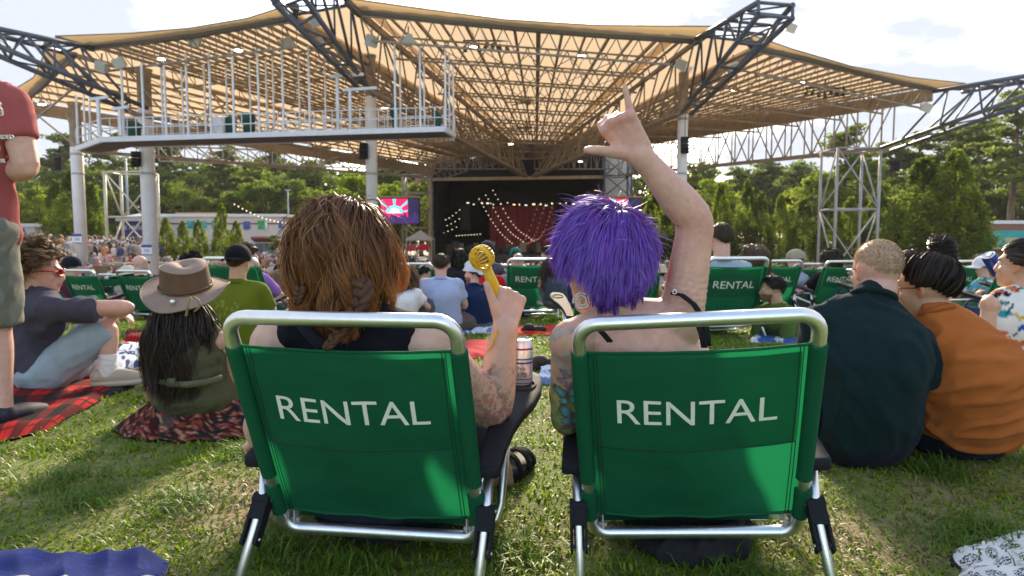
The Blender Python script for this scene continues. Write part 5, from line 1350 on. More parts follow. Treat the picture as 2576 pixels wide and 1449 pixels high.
# seated pose templates (local: x right, y forward), returned in world coordinates
def pose(x, y, yaw=0.0, kind='knees', s=1.0, lean=0.0, z=None, head=0.0, nod=0.0, tilt=0.0, arms=None, side=0.0, chair=False):
    """yaw and head in degrees, clockwise from straight ahead"""
    zg = ground(x, y) if z is None else z
    if chair: pel = (0, .14, .20); nk = (0, -.13 + lean, .66); hd = (0, -.10 + lean * 1.2, .84)
    else: pel = (0, 0, .115); nk = (0, .02 + lean, .585); hd = (0, .06 + lean * 1.25, .755)
    J = dict(pel=pel, nk=nk, hd=hd)
    J['ls'] = (-.175, nk[1] + .0, nk[2] - .055); J['rs'] = (.175, nk[1] + .0, nk[2] - .055)
    J['lh'] = (-.095, pel[1] + .03, pel[2] - .02); J['rh'] = (.095, pel[1] + .03, pel[2] - .02)
    if chair:
        J.update(lk=(-.15, .56, .40), rk=(.15, .56, .40), la=(-.13, .80, .07), ra=(.13, .80, .07), lt=(-.15, .96, .035), rt=(.15, .96, .035), le=(-.28, .14, .36), re=(.28, .14, .36), lw=(-.25, .38, .40), rw=(.25, .38, .40))
    elif kind == 'knees':
        J.update(lk=(-.19, .40, .43), rk=(.19, .40, .43), la=(-.14, .66, .07), ra=(.14, .66, .07), lt=(-.16, .82, .035), rt=(.16, .82, .035), le=(-.27, .16, .36), re=(.27, .16, .36), lw=(-.10, .40, .42), rw=(.10, .40, .42))
    elif kind == 'cross':
        J.update(lk=(-.40, .24, .16), rk=(.40, .24, .16), la=(.06, .36, .07), ra=(-.06, .40, .09), lt=(.20, .30, .04), rt=(-.20, .30, .05), le=(-.27, .10, .30), re=(.27, .10, .30), lw=(-.12, .30, .20), rw=(.12, .30, .20))
    elif kind == 'out':
        J.update(lk=(-.14, .48, .13), rk=(.14, .48, .13), la=(-.12, .9, .07), ra=(.12, .9, .07), lt=(-.14, .98, .2), rt=(.14, .98, .2), le=(-.30, -.06, .30), re=(.30, -.06, .30), lw=(-.30, -.20, .05), rw=(.30, -.20, .05))
    if arms: J.update(arms)
    Rz = Matrix.Rotation(R(-yaw), 3, 'Z'); Rt = Matrix.Rotation(R(side), 3, 'Y')
    out = {}
    for k, v in J.items():
        p = V(v) * s
        if k not in ('lk', 'rk', 'la', 'ra', 'lt', 'rt', 'lh', 'rh', 'pel'): p = V(pel) * s + Rt @ (p - V(pel) * s)
        out[k] = Rz @ p + V((x, y, zg))
    hh = R(-(yaw + head)); f = V((-math.sin(hh), math.cos(hh), 0)); 
    f = V((math.sin(R(yaw + head)), math.cos(R(yaw + head)), 0)); rr = V((f.y, -f.x, 0))
    f2 = f * math.cos(R(nod)) - V((0, 0, 1)) * math.sin(R(nod)); u2 = V((0, 0, 1)) * math.cos(R(nod)) + f * math.sin(R(nod))
    u2 = (u2 * math.cos(R(tilt)) + rr * math.sin(R(tilt))).normalized()
    out['hf'] = f2; out['hu'] = u2; out['bend'] = Rz @ V((0, -.05 if not chair else -.02, 0)) * s
    return out
# ------------------------------------------------------------------ rental lawn chairs
GREEN = mat('chair_green', (.009, .135, .060), rough=.75, var=.10, vscale=5, bump=.22, bscale=900, trans=.30, tcol=(.012, .25, .09), spec=.25)
GREEN_D = mat('chair_seam', (.004, .05, .024), rough=.9)
LETTER = mat('letter_cream', (.78, .81, .68), rough=.6, var=.05, vscale=60)
def make_chair():
    root = empty('lawn_chair')
    b0, b1 = V((0, 0, .086)), V((0, -.262, .663)); bv = b1 - b0; nb = V((0, -.91, -.413))
    hw = lambda t: .256 - .006 * t
    def back(x, t): return b0 + bv * t + V((x, 0, 0))
    rr = .045
    def corner(cx, ct, a0, a1):
        L = bv.length; return [back(cx + rr * math.cos(a), ct + rr / L * math.sin(a)) for a in [a0 + (a1 - a0) * k / 6 for k in range(7)]]
    L = bv.length; k = rr / L
    path = corner(hw(1) - rr, 1 - k, 0, math.pi / 2) + corner(-hw(1) + rr, 1 - k, math.pi / 2, math.pi) + corner(-hw(0) + rr, k, math.pi, 1.5 * math.pi) + corner(hw(0) - rr, k, 1.5 * math.pi, 2 * math.pi)
    m = MB(); m.tube(path, .0160, 14, closed=True); obj('back_frame', m, ALU, root)
    tb, tt = .115, .885
    def fab(u, v, off=0.0):
        t = tb + (tt - tb) * v + .012 * (1 - u * u) * (-1 if v < .5 else -.6) * abs(2 * v - 1)
        sag = .030 * (1 - u * u) * (math.sin(math.pi * (v * .8 + .1))) + .004 * math.sin(u * 9 + v * 4) * (1 - abs(u)) * (1 - v) + .0035 * (1 - u * u) * mnoise.noise(V((u * 1.6, v * 7.5, 2))) + .0022 * (1 - u * u) * mnoise.noise(V((u * 5 + v * 3, v * 11, 6)))
        return back(u * (hw(t) + .004), t) + nb * (sag + off - .002)
    m = MB(); m.grid(lambda a, c: fab(a * 2 - 1, c), 40, 44); bk = obj('backrest', m, GREEN, root)
    m = MB(); m.grid(lambda a, c: fab((a * 2 - 1) * .86, .47 + .50 * c, .004), 36, 26); obj('back_pocket', m, GREEN, bk)
    m = MB(); m.tube([fab(a / 20 * 2 - 1, 1.0, .001) for a in range(21)], .0035, 6); obj('hem', m, GREEN, bk)
    m = MB(); m.tube([fab(a / 20 * 2 - 1, 0.0, .001) for a in range(21)], .004, 6); obj('hem', m, GREEN, bk)
    m = MB(); m.tube([fab((a / 20 * 2 - 1) * .86, .47, .004) for a in range(21)], .0022, 5); obj('pocket_hem', m, GREEN_D, bk)
    for s in (-1, 1):
        for uu in (.84, .87):
            m = MB(); m.tube([fab(s * uu, c / 24, .0045) for c in range(25)], .0011, 4); obj('seam', m, GREEN_D, bk)
        for v0, v1 in ((-.03, .165), (.225, 1.0)):     # cloth sleeves round the side tubes, open at the arm pivot
            m = MB(); n = 14
            pts = [back(s * hw(tb + (tt - tb) * (v0 + (v1 - v0) * c / n)), tb + (tt - tb) * (v0 + (v1 - v0) * c / n)) for c in range(n + 1)]
            m.tube(pts, .0195, 12, caps=False); obj('side_sleeve', m, GREEN, bk)
    # lettering, laid onto the sagging cloth
    cu = bpy.data.curves.new('t', 'FONT'); cu.body = 'RENTAL'; cu.resolution_u = 4; o = bpy.data.objects.new('t', cu); COL.objects.link(o)
    dg = bpy.context.evaluated_depsgraph_get(); me = bpy.data.meshes.new_from_object(o.evaluated_get(dg)); bpy.data.objects.remove(o); me.materials.clear(); me.name = 'lettering'
    bm = bmesh.new(); bm.from_mesh(me)
    xs = [v.co.x for v in bm.verts]; ys = [v.co.y for v in bm.verts]; x0, x1, y0, y1 = min(xs), max(xs), min(ys), max(ys)
    for j in range(1, 30):
        bmesh.ops.bisect_plane(bm, geom=bm.verts[:] + bm.edges[:] + bm.faces[:], plane_co=(x0 + (x1 - x0) * j / 30, 0, 0), plane_no=(1, 0, 0))
    for v in bm.verts:
        fx = (v.co.x - x0) / (x1 - x0) - .5; fy = (v.co.y - y0) / (y1 - y0) - .5
        v.co = fab(fx * .350 / .256, .69 + fy * .132, .0062)
    bm.to_mesh(me); bm.free(); obj('lettering', me, LETTER, bk, world=False)
    # seat sling and its frame
    m = MB(); m.grid(lambda a, c: V(((a * 2 - 1) * .235, .03 + .44 * c, .105 + .085 * c - .045 * math.sin(math.pi * min(1, c * 1.05)) * (1 - (a * 2 - 1) ** 2))), 16, 12); obj('seat', m, GREEN, root)
    m = MB(); m.tube([(-.238, .0, .135), (-.238, .40, .205), (-.225, .46, .212), (-.19, .48, .214), (.19, .48, .214), (.225, .46, .212), (.238, .40, .205), (.238, .0, .135)], .0125, 10); obj('seat_frame', m, ALU, root)
    # U-shaped front leg standing on its ground bar
    zf = .018
    m = MB(); m.tube([(-.29, .33, .35), (-.272, .26, .07), (-.262, .245, .03), (-.23, .24, zf), (.23, .24, zf), (.262, .245, .03), (.272, .26, .07), (.29, .33, .35)], .0125, 10); obj('front_leg', m, ALU, root)
    for s in (-1, 1):
        m = MB(); m.tube([(s * .285, -.035, .272), (s * .282, -.06, .18), (s * .280, -.21, .008)], .0125, 12); leg = obj('rear_leg', m, ALU, root)
        m = MB(); q = V((0, -.150, -.172)).to_track_quat('Z', 'Y').to_matrix(); c = V((s * .282, -.085, .150))
        m.box(c + q @ V((0, 0, -.012)), (.040, .032, .050), q); m.bar(c + q @ V((-.021, 0, -.040)), c + q @ V((.021, 0, -.040)), .019, 12)
        for d in (-.0175, .0175): m.box(c + V((d, 0, 0)) + q @ V((0, 0, .030)), (.006, .030, .085), q)
        bk_ = obj('leg_bracket', m, BLACKP, leg, smooth=False)
        for dz_ in (-.040, .058):
            m = MB(); m.bar(c + q @ V((-.0235, 0, dz_)), c + q @ V((.0235, 0, dz_)), .0045, 8); obj('rivet', m, ALU, leg)
        m = MB(); m.box((s * .240, .0, .128), (.004, .03, .075)); m.box((s * .224, .0, .128), (.004, .026, .07)); m.bar((s * .215, .0, .150), (s * .245, .0, .150), .007, 8); m.bar((s * .215, .0, .108), (s * .245, .0, .108), .005, 8); obj('hinge_plate', m, GALV, root, smooth=False)
        # armrest
        ol = [(.258, -.082), (.266, -.090), (.308, -.090), (.316, -.082), (.318, .05), (.326, .13), (.342, .21), (.366, .28), (.377, .36), (.375, .44), (.360, .485), (.34, .50), (.30, .49), (.272, .46), (.260, .38), (.256, .2)]
        zz = lambda y: .272 + .19 * (y + .08)
        n = len(ol); cx, cy = .31, .2; ins = lambda p, k_: (p[0] + (cx - p[0]) * k_ * .6, p[1] + (cy - p[1]) * k_ * .12)
        layers = [(.12, 0), (0, .005), (0, .021), (.10, .0265), (.45, .0265)]
        vs = []; fs = []
        for kx, dz in layers:
            for p in ol:
                x, y = ins(p, kx); vs.append(V((s * x, y, zz(y) + dz)))
        for j in range(len(layers) - 1):
            for i in range(n): fs.append((j * n + i, j * n + (i + 1) % n, (j + 1) * n + (i + 1) % n, (j + 1) * n + i))
        fs.append(tuple((len(layers) - 1) * n + i for i in range(n))); fs.append(tuple(range(n)))
        m = MB(); m.add(vs, fs); arm = obj('armrest', m, BLACKP, root)
        m = MB(); cz = zz(.39) + .027; m.tube([(s * (.32 + .038 * math.cos(a)), .39 + .040 * math.sin(a), cz + .19 * .040 * math.sin(a)) for a in [2 * math.pi * i / 20 for i in range(20)]], .004, 6, closed=True); obj('cup_ring', m, BLACKP, arm)
    return root
CHAIR = make_chair()
CHAIR_USED = [False]
def place_chair(x, y, yaw, label, group='rental lawn chairs on the slope', roll=0.0, z=None, s=1.0):
    o = CHAIR if not CHAIR_USED[0] else copy_tree(CHAIR); CHAIR_USED[0] = True
    o.location = (x, y, ground(x, y) if z is None else z); o.rotation_euler = (0, R(roll), R(-yaw)); o.scale = (s, s, s); tag(o, label, 'chair', group); return o
def px_x(px, Y): return (px - 1288) / F * Y
place_chair(-.334, 1.68, 7.0, 'green canvas rental chair on the left, holding the woman with wavy brown hair', z=0.0, roll=.2)
place_chair(.464, 1.68, 7.5, 'green canvas rental chair on the right, holding the woman with purple hair', roll=-3.6, z=0.0)
for px, Y, yaw, lb in ((1340, 7.5, 4, 'green rental chair with RENTAL fully showing, midway between the two women'), (1540, 4.6, -3, 'green rental chair mostly hidden behind the purple hair'),
    (1822, 5.7, -8, 'larger mid-distance green rental chair just right of the raised arm'), (1936, 8.0, -10, 'green rental chair behind the man in the green shirt'), (2014, 9.3, -10, 'small green rental chair between the cap wearer and the sunglasses woman'),
    (2090, 8.4, -12, 'green rental chair left of the shaved head, with the sunglasses woman in it'), (2262, 7.0, -15, 'green rental chair glimpsed between the shaved head and the dark bun'), (2385, 8.2, -14, 'green rental chair just right of the dark bun'),
    (2520, 6.4, -14, 'green rental chair at the right edge behind the blue can'), (238, 8.8, 16, 'green rental chair of the man in the black cap, upper left'), (372, 8.8, 14, 'green rental chair of the bald man, upper left'),
    (165, 10.2, 16, 'green rental chair half hidden beside the curly hair'), (312, 10.8, 14, 'small green rental chair between the two upper left chairs'), (622, 6.0, 12, 'green rental chair behind the man in the olive shirt'),
    (1050, 9.0, 6, 'far green rental chair beyond the polo shirt man'), (1280, 9.8, 3, 'far green rental chair peeking left of the middle chair')):
    place_chair(px_x(px, Y), Y, yaw, lb)
# ------------------------------------------------------------------ the two women in front
def armuv(co, S, E, view=V((0, -1, 0))):
    S, E = np.array(S), np.array(E); d = E - S; L = np.linalg.norm(d); d = d / L
    rel = co - S; t = rel @ d; perp = rel - t[:, None] * d; rad = np.linalg.norm(perp, axis=1)
    b = np.array(view) - d * (np.array(view) @ d); b /= np.linalg.norm(b); c = np.cross(d, b)
    ph = np.arctan2(perp @ c, perp @ b); return t, ph * .05, rad, L

def blob(x, y, cx, cy, rx, ry, an=0.0):
    dx, dy = x - cx, y - cy; ca, sa = math.cos(an), math.sin(an)
    return ((dx * ca + dy * sa) / rx) ** 2 + ((-dx * sa + dy * ca) / ry) ** 2

def nz(co, sc, seed=0): return np.array([mnoise.noise(V((p[0] * sc + seed, p[1] * sc, p[2] * sc))) for p in co])

def butterfly(c, x, y, cx, cy, s, an, col=(.02, .26, .30)):
    dx, dy = x - cx, y - cy; ca, sa = math.cos(an), math.sin(an); u = dx * ca + dy * sa; v = -dx * sa + dy * ca; au = np.abs(u)
    up = blob(au, v, .019 * s, .012 * s, .020 * s, .012 * s, .6); lo = blob(au, v, .012 * s, -.012 * s, .013 * s, .011 * s, -.6); k = np.minimum(up, lo)
    c[k < 1.25] = (.02, .03, .035); c[k < .72] = col; c[(k < .25)] = np.array(col) * 1.7; c[(au < .0025 * s) & (np.abs(v) < .018 * s)] = (.02, .02, .02)

def paint_A(co, c, J, no):
    mott = nz(co, 28); c = c * (1 + .06 * mott[:, None])
    for S, E, up in ((J['rs'], J['re'], True), (J['re'], J['rw'], False)):
        t, w, rad, L = armuv(co, S, E); on = (t > (.03 if up else -.02)) & (t < (L + .02 if up else L * .62)) & (rad < .085)
        if not on.any(): continue
        n1 = nz(co[on], 36, 3); n2 = nz(co[on], 70, 7); cc = c[on]
        line = np.abs(n1) < .055; cc[line] = cc[line] * .42 + np.array((.03, .05, .09)) * .5
        soft = (n2 > .25); cc[soft] = cc[soft] * .72 + np.array((.06, .07, .10)) * .25
        if up:
            fl = blob(t[on], w[on], L * .86, .0, .085, .06)
            k = (fl < 1) & (n2 > -.05); cc[k] = np.array((.50, .17, .15)); cc[(fl < 1) & (np.abs(n2 + .05) < .07)] = (.14, .07, .07)
            f2 = blob(t[on], w[on], L * .30, -.02, .022, .02); cc[(f2 < 1) & (n2 > 0)] = (.50, .20, .22); cc[(np.abs(f2 - 1) < .3)] = (.14, .12, .16)
        c[on] = c[on] * .35 + cc * .65
    q = P(1243, 865, 1.83); dd = np.linalg.norm(co - np.array(q), axis=1); c[dd < .0065] = (.10, .28, .30)
    return c

def paint_B(co, c, J, no):
    mott = nz(co, 24); c = c * (1 + .08 * mott[:, None])
    red = nz(co, 9, 2); c = c * (1 - .05 * np.maximum(0, red))[:, None]; c[:, 0] *= 1.02
    fk = nz(co, 170, 5); c[fk > .45] *= np.array((.92, .87, .84)); de = np.minimum(np.linalg.norm(co - np.array(J['re']), axis=1), np.linalg.norm(co - np.array(P(1548, 312, 1.53)), axis=1)); c *= 1 - np.exp(-(de / .05) ** 2)[:, None] * np.array((.04, .22, .22)); c *= (1 + .05 * nz(co, 60, 3))[:, None]
    S, E = J['ls'], J['le']; t, w, rad, L = armuv(co, S, E); on = (t > -.055) & (t < L + .05) & (rad < .09) & (co[:, 0] < S.x + .045)
    skin0 = c[on].copy(); cc = c[on]; tt, ww = t[on] + .004 * nz(co[on], 40, 21), w[on] + .004 * nz(co[on], 40, 31); n1 = nz(co[on], 22, 1); n2 = nz(co[on], 45, 4); n3 = nz(co[on], 60, 12)
    low = tt > L * .45; base = np.array((.22, .34, .10)); k = low & (n1 > -.35); cc[k] = base * (1 + .5 * n2[k][:, None]); k = low & (n1 < -.22); cc[k] = np.array((.45, .42, .12))
    up = ~low; k = up & (n1 > .12); cc[k] = cc[k] * .45 + np.array((.18, .42, .42)) * .55; k = up & (n1 < -.18); cc[k] = cc[k] * .5 + np.array((.62, .42, .14)) * .5; k = up & (n3 > .30); cc[k] = cc[k] * .5 + np.array((.55, .22, .28)) * .5
    k = (tt > L * .8) & (n2 > .12); cc[k] = (.07, .07, .08); k = (tt > L * .86) & (n1 < -.05); cc[k] = (.30, .10, .06)
    # purple flower
    for i in range(6):
        a = i * 1.05 + .2; b = blob(tt, ww, .075 + .020 * math.cos(a), .004 + .020 * math.sin(a), .021, .0085, a); cc[b < 1] = (.16, .10, .20); cc[b < .35] = (.30, .20, .32)
    cc[blob(tt, ww, .075, .004, .008, .008) < 1] = (.60, .50, .25); cc[blob(tt, ww, .115, .004, .02, .006) < 1] = (.16, .10, .20)
    butterfly(cc, ww, tt, .006, L * .52, 1.15, math.pi + .25); butterfly(cc, ww, tt, -.012, L * .80, 1.2, math.pi - .1, (.02, .22, .28))
    c[on] = skin0 * .14 + cc * .86 * (.85 + .3 * n3[:, None])
    # creased skin at the back of the raised shoulder
    return c

def woman_A():
    Y = 1.62
    J = dict(pel=V((-.34, 1.885, .16)), nk=P(872, 790, Y), hd=P(868, 632, 1.64), hf=(.10, .98, -.06), hu=(0, .05, 1), ls=P(702, 866, 1.63), rs=P(1066, 866, 1.63), le=P(668, 1060, 1.84), re=P(1236, 1040, 1.82), lw=P(652, 1100, 2.02), rw=P(1271, 826, 1.80),
             lh=V((-.43, 1.94, .17)), rh=V((-.25, 1.94, .17)), lk=P(790, 1060, 2.18), rk=P(1198, 1085, 2.16), la=P(770, 1235, 2.33), ra=P(1283, 1238, 2.28), lt=P(752, 1240, 2.46), rt=P(1318, 1222, 2.43), bend=V((0, -.03, 0)), tankw=.86)
    e = figure('woman with wavy brown hair in the left chair, raising a yellow fan', J, (-.34, 1.9, 0), skin='fair', s=.98, b=1.2, fem=True, armb=1.48, voxel=.0054, paint=paint_A,
        top=dict(kind='tank', col=(.010, .011, .016), g=.010, wr=.004, collar=False), bottom=dict(kind='shorts', col=(.018, .022, .035), fr=.95, name='denim_shorts', g=.045),  # shorts shaped extra wide to block the sun behind the chair cloth
        hands=(dict(d=P(622, 1128, 2.13) - P(652, 1100, 2.02), n=V((.3, .3, -1)), t=V((1, .4, 0)), curls=(.35, .4, .45, .5)),
               dict(d=P(1284, 742, 1.83) - P(1270, 822, 1.80), n=V((-.25, 1, .05)), t=V((-1, -.2, .05)), curls=(1.12, 1.2, 1.25, 1.3), tdir=(P(1214, 700, 1.77) - P(1246, 785, 1.80)), s=1.22)))
    # tousled wavy hair
    c, fr, ax = skull(J['hd'], J['hf'], J['hu'], .98); c = c + V((0, -.006, .0))
    ax = (ax[0] * .99, ax[1] * .99, ax[2] * 1.0); w = hairline(.45, -.80, -.75)
    m = MB(); scalp_cap(m, c, fr, ax, w, 1.0, bumpy=.05); me = m.mesh('hair', e.location); set_col(me, np.tile((.035, .018, .012), (len(me.vertices), 1))); cap = obj('hair', me, HAIRM, e, world=False)
    def comb(d):
        cr = np.array([.12, .15, .97]); v = d * (d @ cr)[:, None] - cr; v /= np.linalg.norm(v, axis=1)[:, None] + .1; v[:, 2] -= .15; return v
    cols = [(.030, .012, .012), (.065, .025, .016), (.10, .040, .018), (.022, .010, .014), (.15, .062, .022), (.042, .017, .024)]
    P_, d, cid = grow(8200, c, fr, ax, w, .325, 14, comb, grav=.30, lift=.12, off=.19, noise=.015, clumps=85, clump=.84, wave=.030, wfreq=8, coh=.30, pull=.07, ramp=1.0, lenfn=lambda d: np.where(d[:, 1] < 0, .72 + .28 * np.abs(d[:, 0]), 1.0), extra=[(P(872, 742, 1.63), .07), (P(872, 830, 1.66), .085)], seed=4, lenvar=.32)
    me = strand_mesh(P_, .0010, palette(P_, cid, cols, (.44, .19, .060), var=.7)); me.transform(Matrix.Translation(-e.location)); obj('strands', me, HAIRM, cap, world=False)
    P_, d, cid = grow(200, c, fr, ax, w, .17, 14, comb, grav=.2, lift=.35, off=.28, noise=.2, clumps=0, wave=.006, wfreq=9, seed=9, jit=.6, lenvar=.7)
    me = strand_mesh(P_, .0006, palette(P_, cid, [(.30, .16, .07), (.45, .26, .12)])); me.transform(Matrix.Translation(-e.location)); obj('flyaway_strands', me, HAIRM, cap, world=False)
    # braid hanging over the back of the chair, and a shorter one on the left
    for pts, r0, n_ in (([(905, 700, 1.50), (915, 745, 1.475), (893, 790, 1.46), (858, 832, 1.435), (833, 862, 1.415), (822, 880, 1.41)], .019, 9), ([(760, 720, 1.52), (752, 745, 1.51), (748, 768, 1.51)], .013, 4)):
        P0 = [P(*p) for p in pts]; m = MB(); fine = []
        for i in range(len(P0) - 1):
            for k in range(6): fine.append(P0[i].lerp(P0[i + 1], k / 6))
        N = len(fine)
        for st in range(3):
            pp = []; rs_ = []
            for i, q in enumerate(fine):
                t = i / N; a = t * n_ * 2.1 + st * 2.094; rad = r0 * (1 - .55 * t); pp.append(q + V((math.sin(a) * rad * .75, math.sin(2 * a) * rad * .35, math.cos(a) * rad * .15))); rs_.append(rad * .62)
            m.tube(pp, rs_, 8)
        me = m.mesh('braid', e.location); set_col(me, np.array([(.10, .042, .018)] * len(me.vertices)) * (.6 + .8 * RNG.random((len(me.vertices), 1)))); obj('braid', me, HAIRM, cap, world=False)
    m = MB(); m.tube([P(742, 792, 1.545), P(770, 830, 1.515), P(805, 868, 1.50), P(840, 900, 1.50)], .012, 8); obj('bag_strap', m, cloth('strap_navy', (.012, .015, .025)), e)
    # black three-strap sandals
    for sd, px in (('r', 1), ('l', 0)):
        A_, t = J[sd + 'a'], J[sd + 't']; d = (t - A_); d.z = 0; d.normalize(); x = V((d.y, -d.x, 0)); ctr = A_ + d * .075; ctr.z = .016
        ring = []
        for k in range(28):
            a = 2 * math.pi * k / 28; ring.append(ctr + d * (.138 * math.cos(a)) + x * ((.047 + .008 * math.cos(a)) * math.sin(a)))
        m = MB(); n = 28; m.add([p - V((0, 0, .014)) for p in ring] + [p + V((0, 0, .020)) for p in ring], [(k, (k + 1) % n, n + (k + 1) % n, n + k) for k in range(n)] + [tuple(range(n - 1, -1, -1)), tuple(range(n, 2 * n))]); so = obj('sandal', m, BLACKP, e)
        for off, h in ((-.035, .085), (.06, .072), (.115, .055)):
            m = MB(); cc = A_ + d * (off + .01); pts = [V((cc.x, cc.y, .02)) + x * (.050 * math.cos(a)) + V((0, 0, h * math.sin(a) * .95)) for a in [math.pi * k / 12 for k in range(13)]]
            for q in (-.009, 0, .009): m.tube([p + d * q for p in pts], .006, 6)
            obj('strap', m, BLACKP, so)
    m = MB(); q = P(633, 1121, 2.08); m.tube([q + V((.011 * math.cos(a), .004 * math.sin(a), .011 * math.sin(a))) for a in [2 * math.pi * k / 14 for k in range(14)]], .0022, 6, closed=True); obj('ring', m, ALU, e)
    return e
woman_A()

def yellow_fan():
    hc = P(1212, 648, 1.80); hb = P(1249, 735, 1.825); lo = P(1268, 785, 1.855); ax = (hc - hb).normalized()
    e = empty('hand_fan', hb, 'small yellow handheld fan with a slotted round head held up by the tattooed arm', 'fan')
    ym = mat('yellow_plastic', (.72, .46, .012), rough=.4, var=.04)
    m = MB(); m.tube([lo, hb, hb + ax * .03, hc - ax * .026], [.0155, .0155, .0150, .0125], 18); obj('handle', m, ym, e)
    R0 = .0325; fa = (V((-.62, -.62, -.48))); fa = (fa - ax * fa.dot(ax) * .35).normalized(); q = fa.to_track_quat('Z', 'Y')
    m = MB(); m.ell(hc, ((.017, 0, 0), (0, .017, 0), (0, 0, .017)), 16, 10); obj('motor', m, mat('fan_inner', (.35, .22, .10), rough=.5), e)
    hg = obj('cage', (lambda mm: (mm.lathe([(R0 * 1.0, -.007), (R0 * 1.03, -.004), (R0 * 1.03, .004), (R0 * 1.0, .007), (R0 * .93, .006), (R0 * .93, -.006), (R0, -.007)], hc, 40, fa), mm)[1])(MB()), ym, e)
    for sgn in (1, -1):
        m = MB(); c = hc + fa * (R0 * .93 * sgn); m.lathe([(0, .003), (.0105, .002), (.012, -.001), (.0105, -.003), (0, -.003)], c, 20, fa * sgn); obj('hub_disc', m, ym, hg)
        for k in range(18):
            a = 2 * math.pi * k / 18; m = MB()
            pts = [hc + q @ V((R0 * math.cos(b) * math.cos(a), R0 * math.cos(b) * math.sin(a), sgn * R0 * math.sin(b))) for b in [.12 + 1.12 * i / 5 for i in range(6)]]
            m.tube(pts, .0021, 5); obj('rib', m, ym, hg)
    m = MB(); m.tube([P(1250, 830, 1.77), P(1244, 850, 1.76), P(1236, 872, 1.77), P(1222, 892, 1.80)], .0026, 7); obj('lanyard', m, ym, e)
yellow_fan()

